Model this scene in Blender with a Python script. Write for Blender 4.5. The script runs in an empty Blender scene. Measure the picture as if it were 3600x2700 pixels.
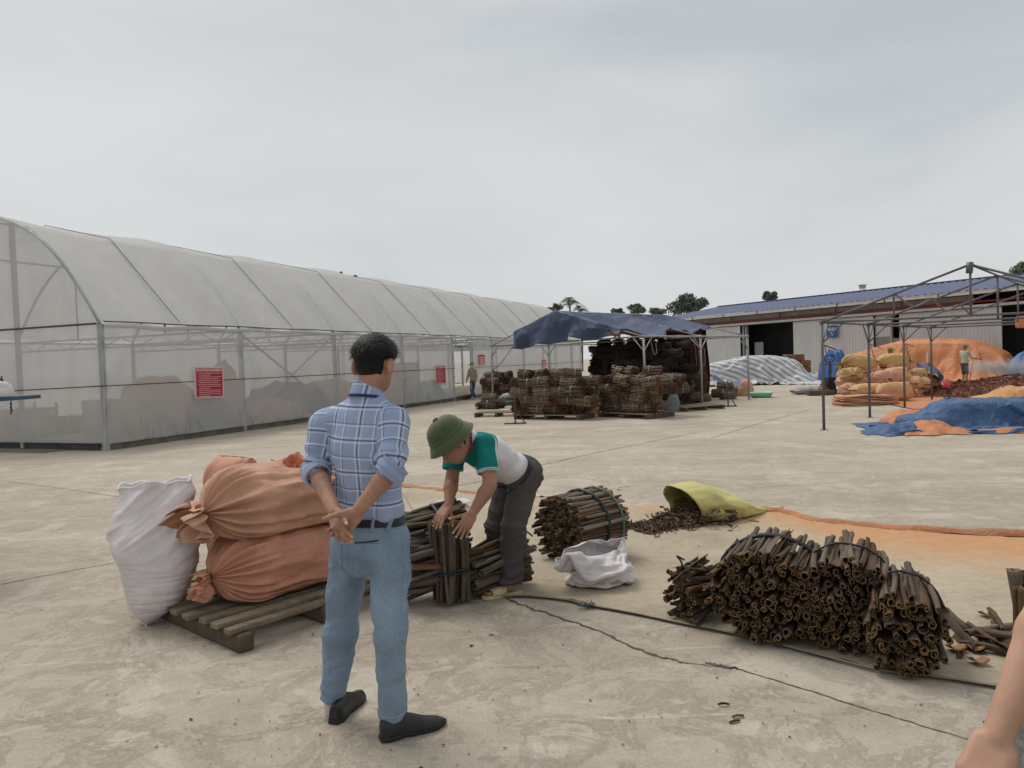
import bpy, bmesh, math, random
import numpy as np
from mathutils import Vector, Matrix, Quaternion
random.seed(7); RNG = np.random.default_rng(7)
scene = bpy.context.scene
COL = scene.collection
R = math.radians

# ------------------------------------------------------------------ camera
FPX, CAM_H = 2650.0, 1.6                       # focal length in pixels of the 3600 px wide photograph
PITCH, ROLL = R(1.78), R(1.95)
_f = np.array([0, math.cos(PITCH), -math.sin(PITCH)]); _r0 = np.array([1.0, 0, 0]); _u0 = np.cross(_r0, _f)
_r = math.cos(ROLL) * _r0 - math.sin(ROLL) * _u0
_u = math.sin(ROLL) * _r0 + math.cos(ROLL) * _u0
_c = np.array([0, 0, CAM_H])
cam = bpy.data.cameras.new('camera'); camo = bpy.data.objects.new('camera', cam); COL.objects.link(camo)
cam.sensor_width = 36.0; cam.lens = 36.0 * FPX / 3600.0; cam.clip_start = 0.05; cam.clip_end = 2000
m = Matrix.Identity(4)
for i in range(3):
    m[i][0], m[i][1], m[i][2], m[i][3] = _r[i], _u[i], -_f[i], _c[i]
camo.matrix_world = m
scene.camera = camo

# ------------------------------------------------------------------ sky, sun, exposure
SUN_EL, SUN_AZ = R(58), R(-40)                 # high sun behind thin overcast
w = bpy.data.worlds.new('World'); scene.world = w; w.use_nodes = True
nt = w.node_tree; nt.nodes.clear()
out = nt.nodes.new('ShaderNodeOutputWorld'); bg = nt.nodes.new('ShaderNodeBackground')
sky = nt.nodes.new('ShaderNodeTexSky'); sky.sky_type = 'NISHITA'; sky.sun_disc = False
sky.sun_elevation = SUN_EL; sky.sun_rotation = SUN_AZ; sky.dust_density = 3.0; sky.air_density = 1.0
tc = nt.nodes.new('ShaderNodeTexCoord')
mp = nt.nodes.new('ShaderNodeMapping'); mp.inputs['Scale'].default_value = (1.0, 1.0, 2.6)
mp.inputs['Location'].default_value = (2.587, 3.785, -3.977); mp.inputs['Rotation'].default_value = (0.0, R(-16), R(20))
n1 = nt.nodes.new('ShaderNodeTexNoise'); n1.inputs['Scale'].default_value = 1.25; n1.inputs['Detail'].default_value = 6.0; n1.inputs['Roughness'].default_value = 0.5; n1.inputs['Distortion'].default_value = 0.35
cr = nt.nodes.new('ShaderNodeValToRGB')
cr.color_ramp.interpolation = 'B_SPLINE'
_pts = [(0.28, (.60, .655, .70)), (0.43, (.79, .82, .835)), (0.56, (.865, .885, .888)), (0.74, (.935, .945, .96))]
while len(cr.color_ramp.elements) < 4: cr.color_ramp.elements.new(0.9)
for e_, (p_, c_) in zip(cr.color_ramp.elements, _pts): e_.position = p_; e_.color = (*c_, 1)
vm = nt.nodes.new('ShaderNodeVectorMath'); vm.operation = 'SCALE'; vm.inputs['Scale'].default_value = 8.1
mx = nt.nodes.new('ShaderNodeMix'); mx.data_type = 'RGBA'; mx.inputs['Factor'].default_value = 0.95
L = nt.links.new
L(tc.outputs['Generated'], mp.inputs['Vector']); L(mp.outputs[0], n1.inputs['Vector']); L(n1.outputs['Fac'], cr.inputs['Fac'])
L(sky.outputs[0], mx.inputs[6]); L(cr.outputs[0], vm.inputs[0]); L(vm.outputs[0], mx.inputs[7]); L(mx.outputs[2], bg.inputs['Color']); L(bg.outputs[0], out.inputs['Surface'])
bg.inputs['Strength'].default_value = 0.1
sl = bpy.data.lights.new('sun', 'SUN'); sl.energy = 1.9; sl.angle = R(28); sl.color = (1.0, 0.96, 0.9)
so = bpy.data.objects.new('sun', sl); COL.objects.link(so)
sd = Vector((math.sin(SUN_AZ) * math.cos(SUN_EL), math.cos(SUN_AZ) * math.cos(SUN_EL), math.sin(SUN_EL)))
so.rotation_euler = sd.to_track_quat('Z', 'Y').to_euler()
vs = scene.view_settings; vs.view_transform = 'Standard'; vs.look = 'None'; vs.gamma = 1.0; vs.exposure = 0.0; vs.use_curve_mapping = False
scene.cycles.max_bounces = 8; scene.cycles.transparent_max_bounces = 16; scene.cycles.use_denoising = True
scene.cycles.volume_max_steps = 64

# ------------------------------------------------------------------ photograph pixel -> place
def ray(x, y):
    d = _f * FPX + _r * (x - 1800.0) - _u * (y - 1350.0); return d / d[1]
def G(x, y, z=0.0):
    d = ray(x, y); return _c + d * ((z - CAM_H) / d[2])
def P(x, y, Y):
    return _c + ray(x, y) * Y
def A(*v): return np.array(v, float)
def nrm(v): v = np.asarray(v, float); return v / (np.linalg.norm(v) + 1e-12)

# ------------------------------------------------------------------ noise
def _hash(ix, iy, iz, s):
    h = (ix.astype(np.int64) * 374761393 + iy.astype(np.int64) * 668265263 + iz.astype(np.int64) * 1274126177 + s * 982451653) & 0x7fffffff
    h = ((h ^ (h >> 13)) * 1103515245) & 0x7fffffff
    h = h ^ (h >> 16)
    return (h & 0xffff) / 65535.0
def vnoise(p, s=0):
    p = np.asarray(p, float); i = np.floor(p); f = p - i; f = f * f * f * (f * (f * 6 - 15) + 10)
    i = i.astype(np.int64); o = 0
    for a in (0, 1):
        for b in (0, 1):
            for c in (0, 1):
                wgt = (f[..., 0] if a else 1 - f[..., 0]) * (f[..., 1] if b else 1 - f[..., 1]) * (f[..., 2] if c else 1 - f[..., 2])
                o = o + wgt * _hash(i[..., 0] + a, i[..., 1] + b, i[..., 2] + c, s)
    return o * 2 - 1
def fbm(p, oct=4, s=0, g=0.5):
    p = np.asarray(p, float); o = 0; a = 1.0; t = 0
    for k in range(oct):
        o = o + a * vnoise(p * (2.03 ** k) + 17.3 * k, s + k); t += a; a *= g
    return o / t
def ridged(p, oct=3, s=0):
    p = np.asarray(p, float); o = 0; a = 1.0; t = 0
    for k in range(oct):
        o = o + a * (1 - 2 * np.abs(vnoise(p * (2.1 ** k) + 9.1 * k, s + k))); t += a; a *= 0.5
    return o / t
def sstep(a, b, x):
    t = np.clip((x - a) / (b - a), 0, 1); return t * t * (3 - 2 * t)

# ------------------------------------------------------------------ objects
def tag(o, label=None, cat=None, group=None, kind=None):
    if label: o['label'] = label
    if cat: o['category'] = cat
    if group: o['group'] = group
    if kind: o['kind'] = kind
    return o
def empty(name, loc, label=None, cat=None, group=None, rz=0.0):
    o = bpy.data.objects.new(name, None); COL.objects.link(o); o.location = Vector(loc); o.rotation_euler.z = rz
    o.empty_display_size = 0.1
    bpy_mw[o.name] = Matrix.Translation(Vector(loc)) @ Matrix.Rotation(rz, 4, 'Z')
    return tag(o, label, cat, group)
bpy_mw = {}
def mesh_data(name, verts, faces, mats=None, midx=None, smooth=True, attrs=None):
    me = bpy.data.meshes.new(name)
    verts = np.asarray(verts, np.float32).reshape(-1, 3)
    if isinstance(faces, np.ndarray) and faces.ndim == 2:
        nf, k = faces.shape
        me.vertices.add(len(verts)); me.vertices.foreach_set('co', verts.ravel())
        me.loops.add(nf * k); me.loops.foreach_set('vertex_index', faces.astype(np.int32).ravel())
        me.polygons.add(nf); me.polygons.foreach_set('loop_start', np.arange(0, nf * k, k, dtype=np.int32))
        me.update(calc_edges=True)
    else:
        me.from_pydata(verts.tolist(), [], [list(map(int, f)) for f in faces]); me.update()
    if smooth: me.polygons.foreach_set('use_smooth', np.ones(len(me.polygons), bool))
    for mt in (mats or []): me.materials.append(mt)
    if midx is not None: me.polygons.foreach_set('material_index', np.asarray(midx, np.int32))
    for an, av in (attrs or {}).items():
        at = me.attributes.new(an, 'FLOAT_VECTOR', 'POINT'); at.data.foreach_set('vector', np.asarray(av, np.float32).ravel())
    return me
def link(name, me, parent=None, loc=None, world=True):
    """link mesh data; with a parent the vertices are taken as world coordinates when world is set"""
    o = bpy.data.objects.new(name, me); COL.objects.link(o)
    if parent is not None:
        o.parent = parent
        if world: o.matrix_parent_inverse = mw(parent).inverted()
    if loc is not None: o.location = Vector(loc)
    return o
def mw(o):
    base = o.matrix_basis.copy()
    if o.parent is not None: return mw(o.parent) @ o.matrix_parent_inverse @ base
    return base
def mk(name, verts, faces, mat, parent=None, smooth=True, midx=None, attrs=None, base=None):
    mats = mat if isinstance(mat, (list, tuple)) else [mat]
    verts = np.asarray(verts, float).reshape(-1, 3)
    if parent is None:
        if base is None:
            base = A((verts[:, 0].min() + verts[:, 0].max()) / 2, (verts[:, 1].min() + verts[:, 1].max()) / 2, verts[:, 2].min())
        o = link(name, mesh_data(name, verts - base, faces, mats, midx, smooth, attrs)); o.location = Vector(base)
        return o
    return link(name, mesh_data(name, verts, faces, mats, midx, smooth, attrs), parent)

class MB:
    """collects shapes for one mesh"""
    def __init__(s): s.v = []; s.f = []; s.m = []; s.n = 0
    def add(s, v, f, mi=0):
        v = np.asarray(v, float).reshape(-1, 3); s.v.append(v)
        for q in f: s.f.append([int(i) + s.n for i in q]); s.m.append(mi)
        s.n += len(v); return s
    def box(s, c, size, M=None, mi=0, bev=0.0):
        x, y, z = [q / 2 for q in size]
        if bev <= 0:
            v = np.array([[a * x, b * y, d * z] for a in (-1, 1) for b in (-1, 1) for d in (-1, 1)])
            f = [(0, 1, 3, 2), (4, 6, 7, 5), (0, 4, 5, 1), (2, 3, 7, 6), (0, 2, 6, 4), (1, 5, 7, 3)]
        else:
            bm = bmesh.new(); bmesh.ops.create_cube(bm, size=1.0)
            for q in bm.verts: q.co = Vector((q.co.x * 2 * x, q.co.y * 2 * y, q.co.z * 2 * z))
            bmesh.ops.bevel(bm, geom=list(bm.edges), offset=bev, segments=2, affect='EDGES', profile=0.5)
            v = np.array([q.co[:] for q in bm.verts]); f = [[q.index for q in p.verts] for p in bm.faces]; bm.free()
        if M is not None: v = v @ np.asarray(M, float).T
        return s.add(v + np.asarray(c, float), f, mi)
    def tube(s, pts, r, n=8, cap=True, mi=0, closed=False):
        pts = np.asarray(pts, float); k = len(pts); r = np.broadcast_to(np.asarray(r, float), (k,))
        t = np.gradient(pts, axis=0); t /= np.linalg.norm(t, axis=1)[:, None] + 1e-12
        up = A(0, 0, 1) if abs(t[0][2]) < 0.9 else A(1, 0, 0)
        a = nrm(np.cross(t[0], up)); vs_ = []
        for i in range(k):
            a = nrm(a - t[i] * (a @ t[i])); b = np.cross(t[i], a); th = np.linspace(0, 2 * np.pi, n, endpoint=False)
            vs_.append(pts[i] + r[i] * (np.cos(th)[:, None] * a + np.sin(th)[:, None] * b))
        f = []
        for i in range(k - 1):
            for j in range(n):
                f.append((i * n + j, i * n + (j + 1) % n, (i + 1) * n + (j + 1) % n, (i + 1) * n + j))
        if cap: f.append(list(range(n))[::-1]); f.append([(k - 1) * n + j for j in range(n)])
        return s.add(np.concatenate(vs_), f, mi)
    def strip(s, pts, width, thick, up=None, mi=0):
        """flat band along a path"""
        pts = np.asarray(pts, float); t = np.gradient(pts, axis=0); t /= np.linalg.norm(t, axis=1)[:, None] + 1e-12
        up = np.broadcast_to(np.asarray(up if up is not None else A(0, 0, 1), float), pts.shape)
        sd_ = np.cross(t, up); sd_ /= np.linalg.norm(sd_, axis=1)[:, None] + 1e-12
        nn = np.cross(sd_, t); h = width / 2; q = thick / 2
        v = np.stack([pts - sd_ * h - nn * q, pts + sd_ * h - nn * q, pts + sd_ * h + nn * q, pts - sd_ * h + nn * q], 1).reshape(-1, 3)
        f = []; k = len(pts)
        for i in range(k - 1):
            for j in range(4): f.append((i * 4 + j, i * 4 + (j + 1) % 4, (i + 1) * 4 + (j + 1) % 4, (i + 1) * 4 + j))
        f.append((3, 2, 1, 0)); f.append(tuple((k - 1) * 4 + j for j in range(4)))
        return s.add(v, f, mi)
    def build(s, name, mat, parent=None, smooth=False, base=None):
        return mk(name, np.concatenate(s.v), s.f, mat, parent, smooth, s.m, None, base)
    def data(s, name, mats, smooth=False):
        return mesh_data(name, np.concatenate(s.v), s.f, mats, s.m, smooth)
def grid_faces(nu, nv, wrap_u=False, wrap_v=False):
    iu = np.arange(nu if wrap_u else nu - 1); iv = np.arange(nv if wrap_v else nv - 1)
    a, b = np.meshgrid(iu, iv, indexing='ij'); a2 = (a + 1) % nu; b2 = (b + 1) % nv
    return np.stack([a * nv + b, a2 * nv + b, a2 * nv + b2, a * nv + b2], -1).reshape(-1, 4)
def cr_path(pts, n=8):
    """smooth curve through points"""
    pts = np.asarray(pts, float); q = np.vstack([2 * pts[0] - pts[1], pts, 2 * pts[-1] - pts[-2]]); o = []
    for i in range(len(pts) - 1):
        p0, p1, p2, p3 = q[i:i + 4]
        for t in np.linspace(0, 1, n, endpoint=False):
            o.append(0.5 * ((2 * p1) + (-p0 + p2) * t + (2 * p0 - 5 * p1 + 4 * p2 - p3) * t * t + (-p0 + 3 * p1 - 3 * p2 + p3) * t ** 3))
    o.append(pts[-1]); return np.array(o)
def thicken(name, v, f, mat, th=0.006, parent=None, mats_back=None, attrs=None):
    o = mk(name, v, f, [mat, mats_back] if mats_back else mat, parent, True, None, attrs)
    md = o.modifiers.new('thickness', 'SOLIDIFY'); md.thickness = th; md.offset = -1
    if mats_back: md.material_offset = 1
    return o

# ------------------------------------------------------------------ implicit surfaces (bodies, clothes)
def smin(a, b, k):
    h = np.clip(0.5 + 0.5 * (b - a) / k, 0, 1); return b * (1 - h) + a * h - k * h * (1 - h)
def cone(p, a, b, ra, rb):
    a = np.asarray(a, float); b = np.asarray(b, float); ab = b - a
    t = np.clip(((p - a) @ ab) / (ab @ ab + 1e-12), 0, 1)
    return np.linalg.norm(p - a - t[:, None] * ab, axis=1) - (ra + (rb - ra) * t)
def ell(p, c, r, M=None):
    q = p - np.asarray(c, float)
    if M is not None: q = q @ np.asarray(M, float)          # columns of M are the local axes
    r = np.asarray(r, float); k = np.linalg.norm(q / r, axis=1); k2 = np.linalg.norm(q / (r * r), axis=1) + 1e-9
    return k * (k - 1) / k2
def boxd(p, c, h, M=None, rnd=0.0):
    q = p - np.asarray(c, float)
    if M is not None: q = q @ np.asarray(M, float)
    q = np.abs(q) - (np.asarray(h, float) - rnd)
    return np.linalg.norm(np.maximum(q, 0), axis=1) + np.minimum(q.max(1), 0) - rnd
def loft(p, a, b, xd, st):
    """elliptic tube from a to b; st rows: t, rx, ry, ox, oy"""
    a = np.asarray(a, float); ax = np.asarray(b, float) - a; Ln = np.linalg.norm(ax); ax = ax / Ln
    xd = nrm(np.asarray(xd, float) - ax * (np.asarray(xd, float) @ ax)); yd = np.cross(ax, xd)
    st = np.asarray([list(s_) + [0] * (5 - len(s_)) for s_ in st], float); q = p - a; tt = q @ ax
    ts = np.linspace(st[0, 0], st[-1, 0], 65); sm = []
    for c in range(1, 5):
        y = np.interp(ts, st[:, 0], st[:, c]); yp = np.pad(y, 4, mode='edge'); sm.append(np.convolve(yp, np.ones(9) / 9, 'valid'))
    t = np.clip(tt / Ln, st[0, 0], st[-1, 0])
    rx, ry, ox, oy = [np.interp(t, ts, s_) for s_ in sm]
    x = q @ xd - ox; y = q @ yd - oy
    d = (np.sqrt((x / rx) ** 2 + (y / ry) ** 2) - 1) * np.minimum(rx, ry)
    e = np.maximum(st[0, 0] * Ln - tt, tt - st[-1, 0] * Ln)
    return np.where(e > 0, np.sqrt(np.maximum(d, 0) ** 2 + e ** 2), np.maximum(d, e))
def snet(fn, lo, hi, h, pad=0.0):
    lo = np.asarray(lo, float) - 2 * h; hi = np.asarray(hi, float) + 2 * h
    S = 4; nb = np.ceil((hi - lo) / (h * S)).astype(int); n = nb * S + 1
    ax = [lo[i] + h * np.arange(n[i]) for i in range(3)]
    cx = [a_[::S] for a_ in ax]
    g = np.stack(np.meshgrid(*cx, indexing='ij'), -1).reshape(-1, 3); dc = fn(g).reshape(nb + 1)
    near = np.abs(dc) < h * S * 1.9 + pad
    act = np.zeros(nb, bool)
    for a in (0, 1):
        for b in (0, 1):
            for c in (0, 1): act |= near[a:nb[0] + a, b:nb[1] + b, c:nb[2] + c]
    rep = dc
    for i in range(3): rep = np.repeat(rep, S, axis=i)
    D = rep[:n[0], :n[1], :n[2]].astype(np.float32).copy()
    am = np.zeros(n, bool); bi = np.argwhere(act)
    rg = np.arange(S + 1)
    for a in rg:
        for b in rg:
            for c in rg: am[bi[:, 0] * S + a, bi[:, 1] * S + b, bi[:, 2] * S + c] = True
    idx = np.argwhere(am)
    for s0 in range(0, len(idx), 400000):
        q = idx[s0:s0 + 400000]; D[q[:, 0], q[:, 1], q[:, 2]] = fn(lo + h * q)
    ins = D < 0
    cnt = np.zeros(n - 1, np.int8)
    for a in (0, 1):
        for b in (0, 1):
            for c in (0, 1): cnt += ins[a:n[0] - 1 + a, b:n[1] - 1 + b, c:n[2] - 1 + c]
    cells = np.argwhere((cnt > 0) & (cnt < 8))
    vid = -np.ones(n - 1, np.int64); vid[cells[:, 0], cells[:, 1], cells[:, 2]] = np.arange(len(cells))
    cor = np.array([[a, b, c] for a in (0, 1) for b in (0, 1) for c in (0, 1)])
    dv = np.stack([D[cells[:, 0] + c[0], cells[:, 1] + c[1], cells[:, 2] + c[2]] for c in cor], 1)
    acc = np.zeros((len(cells), 3)); na = np.zeros(len(cells))
    for i in range(8):
        for j in range(i + 1, 8):
            if np.abs(cor[i] - cor[j]).sum() != 1: continue
            x = (dv[:, i] < 0) != (dv[:, j] < 0); t = dv[:, i] / (dv[:, i] - dv[:, j] + 1e-20)
            acc[x] += cor[i] + t[x, None] * (cor[j] - cor[i]); na[x] += 1
    V = lo + h * (cells + acc / na[:, None])
    F = []
    for axis in range(3):
        o1, o2 = [(1, 2), (2, 0), (0, 1)][axis]
        sl0 = [slice(None)] * 3; sl1 = [slice(None)] * 3; sl0[axis] = slice(0, -1); sl1[axis] = slice(1, None)
        ch = np.argwhere(ins[tuple(sl0)] != ins[tuple(sl1)])
        ch = ch[(ch[:, o1] > 0) & (ch[:, o2] > 0) & (ch[:, o1] < n[o1] - 1) & (ch[:, o2] < n[o2] - 1)]
        s0 = ins[ch[:, 0], ch[:, 1], ch[:, 2]]
        def cell(d1, d2):
            q = ch.copy(); q[:, o1] -= d1; q[:, o2] -= d2; return vid[q[:, 0], q[:, 1], q[:, 2]]
        q = np.stack([cell(1, 1), cell(0, 1), cell(0, 0), cell(1, 0)], 1)
        q[~s0] = q[~s0][:, ::-1]; F.append(q)
    F = np.concatenate(F); F = F[(F >= 0).all(1)]
    return V, F
def sdf_obj(name, fn, lo, hi, h, mat, parent=None, attrs=None, base=None, pad=0.0):
    V, F = snet(fn, lo, hi, h, pad)
    return mk(name, V, F, mat, parent, True, None, attrs(V) if attrs else None, base)
# ------------------------------------------------------------------ materials
def new_mat(name):
    mt = bpy.data.materials.new(name); mt.use_nodes = True; n = mt.node_tree; n.nodes.clear()
    o = n.nodes.new('ShaderNodeOutputMaterial'); b = n.nodes.new('ShaderNodeBsdfPrincipled'); n.links.new(b.outputs[0], o.inputs[0])
    return mt, n, b, o
def nd(n, t, **kw):
    x = n.nodes.new(t)
    for k, v in kw.items():
        if k.startswith('i_'): x.inputs[k[2:].replace('_', ' ')].default_value = v
        else: setattr(x, k, v)
    return x
def c4(c): return (c[0], c[1], c[2], 1.0)
def mixc(n, fac, a, b, mode='MIX'):
    x = n.nodes.new('ShaderNodeMix'); x.data_type = 'RGBA'; x.blend_type = mode
    for sock, val in ((x.inputs[0], fac), (x.inputs[6], a), (x.inputs[7], b)):
        if hasattr(val, 'is_output') or hasattr(val, 'links'): n.links.new(val, sock)
        elif isinstance(val, (tuple, list)): sock.default_value = c4(val)
        else: sock.default_value = val
    return x.outputs[2]
def mth(n, op, a, b=None, c=None, clamp=False):
    x = n.nodes.new('ShaderNodeMath'); x.operation = op; x.use_clamp = clamp
    for i, val in enumerate((a, b, c)):
        if val is None: continue
        if hasattr(val, 'links'): n.links.new(val, x.inputs[i])
        else: x.inputs[i].default_value = val
    return x.outputs[0]
def ramp(n, fac, pts):
    x = n.nodes.new('ShaderNodeValToRGB'); els = x.color_ramp.elements
    while len(els) < len(pts): els.new(0.5)
    for e, (p_, c_) in zip(els, pts):
        e.position = p_; e.color = c4(c_) if isinstance(c_, (tuple, list)) else (c_, c_, c_, 1)
    n.links.new(fac, x.inputs[0]); return x.outputs[0]
def coords(n, kind='Object', scale=(1, 1, 1), rot=(0, 0, 0), loc=(0, 0, 0)):
    t = n.nodes.new('ShaderNodeTexCoord'); mp_ = n.nodes.new('ShaderNodeMapping')
    mp_.inputs['Scale'].default_value = scale; mp_.inputs['Rotation'].default_value = rot; mp_.inputs['Location'].default_value = loc
    n.links.new(t.outputs[kind], mp_.inputs[0]); return mp_.outputs[0]
def noise(n, vec, scale, detail=4, rough=0.55, dist=0.0):
    x = nd(n, 'ShaderNodeTexNoise'); x.inputs['Scale'].default_value = scale; x.inputs['Detail'].default_value = detail
    x.inputs['Roughness'].default_value = rough; x.inputs['Distortion'].default_value = dist
    n.links.new(vec, x.inputs['Vector']); return x.outputs['Fac']
def bump(n, b, h, strength, dist=0.01):
    x = n.nodes.new('ShaderNodeBump'); x.inputs['Strength'].default_value = strength; x.inputs['Distance'].default_value = dist
    n.links.new(h, x.inputs['Height']); n.links.new(x.outputs[0], b.inputs['Normal']); return x
def pm(name, col, rough=0.75, var=0.14, scale=6.0, bmp=0.0, bscale=40.0, bdist=0.004, spec=0.3, metal=0.0, col2=None, rnd=0.0, stretch=(1, 1, 1), dirt=None, sheen=0.0):
    mt, n, b, o = new_mat(name); vec = coords(n, scale=stretch)
    f = noise(n, vec, scale, 6, 0.6); f = ramp(n, f, [(0.3, 0.0), (0.7, 1.0)])
    lo = tuple(c * (1 - var) for c in col); hi = tuple(min(1, c * (1 + var)) for c in (col2 or col))
    c = mixc(n, f, lo, hi)
    if dirt:
        g = ramp(n, noise(n, vec, dirt[1], 5, 0.65), [(dirt[2], 0.0), (dirt[2] + 0.14, 1.0)]); c = mixc(n, mth(n, 'MULTIPLY', g, dirt[3]), c, dirt[0])
    if rnd:
        oi = n.nodes.new('ShaderNodeObjectInfo'); v = mth(n, 'MULTIPLY_ADD', oi.outputs['Random'], 2 * rnd, 1 - rnd)
        hs = n.nodes.new('ShaderNodeHueSaturation'); n.links.new(v, hs.inputs['Value']); n.links.new(c, hs.inputs['Color']); c = hs.outputs[0]
    n.links.new(c, b.inputs['Base Color']); b.inputs['Roughness'].default_value = rough; b.inputs['Specular IOR Level'].default_value = spec; b.inputs['Metallic'].default_value = metal
    if sheen: b.inputs['Sheen Weight'].default_value = sheen
    if bmp: bump(n, b, noise(n, vec, bscale, 3, 0.6), bmp, bdist)
    return mt

# concrete yard
def ground_mat():
    mt, n, b, o = new_mat('concrete yard')
    v = coords(n); vs_ = coords(n, scale=(0.42, 1.7, 1), rot=(0, 0, R(-14))); vt = coords(n, scale=(0.9, 2.2, 1), rot=(0, 0, R(24)))
    big = noise(n, v, 0.22, 5, 0.6, 0.3); c = ramp(n, big, [(0.3, (0.311, 0.263, 0.203)), (0.5, (0.397, 0.340, 0.267)), (0.72, (0.485, 0.423, 0.338))])
    mid = ramp(n, noise(n, v, 1.1, 9, 0.68, 0.5), [(0.34, 0.0), (0.68, 1.0)]); c = mixc(n, 0.28, c, mixc(n, mid, (0.278, 0.235, 0.181), (0.545, 0.482, 0.398)))
    st = ramp(n, noise(n, vs_, 0.9, 10, 0.7, 0.5), [(0.40, 0.0), (0.64, 1.0)]); c = mixc(n, mth(n, 'MULTIPLY', st, 0.42), c, (0.562, 0.499, 0.415))
    dk = ramp(n, noise(n, vt, 0.42, 9, 0.66, 0.7), [(0.5, 0.0), (0.68, 1.0)]); c = mixc(n, mth(n, 'MULTIPLY', dk, 0.34), c, (0.243, 0.202, 0.152))
    pa = ramp(n, noise(n, v, 0.85, 12, 0.74, 1.0), [(0.53, 0.0), (0.575, 0.8), (0.72, 1.0)]); c = mixc(n, mth(n, 'MULTIPLY', pa, 0.4), c, (0.627, 0.567, 0.481))
    p2 = ramp(n, noise(n, v, 2.6, 10, 0.76, 0.8), [(0.5, 0.0), (0.58, 1.0)]); c = mixc(n, mth(n, 'MULTIPLY', p2, 0.2), c, (0.580, 0.521, 0.442))
    p3 = ramp(n, noise(n, v, 9.0, 9, 0.78, 0.4), [(0.47, 0.0), (0.6, 1.0)]); c = mixc(n, mth(n, 'MULTIPLY', p3, 0.17), c, (0.267, 0.227, 0.177))
    sc = ramp(n, noise(n, coords(n, scale=(0.25, 3.2, 1), rot=(0, 0, R(33))), 2.2, 6, 0.7, 0.3), [(0.62, 0.0), (0.66, 1.0)]); c = mixc(n, mth(n, 'MULTIPLY', sc, 0.35), c, (0.651, 0.591, 0.510))
    gr = noise(n, v, 55.0, 5, 0.75); c = mixc(n, 0.26, c, ramp(n, gr, [(0.3, 0.0), (0.7, 1.0)]), 'SOFT_LIGHT')
    n.links.new(c, b.inputs['Base Color']); b.inputs['Roughness'].default_value = 0.88; b.inputs['Specular IOR Level'].default_value = 0.18
    h = mth(n, 'ADD', mth(n, 'MULTIPLY', noise(n, v, 14.0, 9, 0.75), 0.8), mth(n, 'MULTIPLY', p2, 0.5)); bump(n, b, h, 0.7, 0.014)
    return mt
M_ground = ground_mat()
M_crack = pm('dark joint', (0.10, 0.088, 0.07), 0.95, 0.3, 9)
M_galv = pm('galvanised steel', (0.36, 0.37, 0.37), 0.5, 0.16, 5, spec=0.5, metal=0.35)
M_pipe = pm('grey tent pipe', (0.12, 0.122, 0.125), 0.5, 0.22, 4, spec=0.45, metal=0.3, dirt=((0.22, 0.15, 0.10), 7.0, 0.58, 0.6))
M_pipe2 = pm('light tent pipe', (0.33, 0.335, 0.33), 0.5, 0.18, 4, spec=0.45, metal=0.3, dirt=((0.2, 0.15, 0.11), 7.0, 0.6, 0.6))
M_wire = pm('dark wire', (0.06, 0.062, 0.066), 0.6, 0.1)
M_dark = pm('dark rubber', (0.02, 0.02, 0.022), 0.6, 0.1)
M_wood = pm('weathered pallet wood', (0.205, 0.16, 0.11), 0.85, 0.28, 7, 0.5, 60, 0.003, stretch=(0.35, 3, 3), rnd=0.18, dirt=((0.09, 0.07, 0.05), 3.0, 0.56, 0.6))
M_wood2 = pm('dark pallet wood', (0.10, 0.076, 0.052), 0.88, 0.3, 7, 0.5, 60, 0.003, rnd=0.15)
M_cloth_w = pm('white woven sack', (0.60, 0.555, 0.555), 0.62, 0.09, 4, 0.35, 90, 0.003, dirt=((0.42, 0.36, 0.33), 2.6, 0.55, 0.45))
M_skin = pm('skin', (0.37, 0.20, 0.132), 0.6, 0.2, 9, 0.12, 120, 0.001, spec=0.35)
M_skin2 = pm('light skin', (0.45, 0.26, 0.178), 0.55, 0.16, 9, 0.15, 140, 0.001, spec=0.38)
M_skin3 = pm('tanned skin', (0.31, 0.155, 0.10), 0.6, 0.2, 9, 0.12, 120, 0.001, spec=0.35)
M_hair = pm('black hair', (0.007, 0.0065, 0.0075), 0.55, 0.3, 60, 0.5, 220, 0.002, spec=0.25, stretch=(1, 1, 0.2))
M_nail = pm('nail', (0.55, 0.36, 0.3), 0.35, 0.05, spec=0.5)

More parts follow.
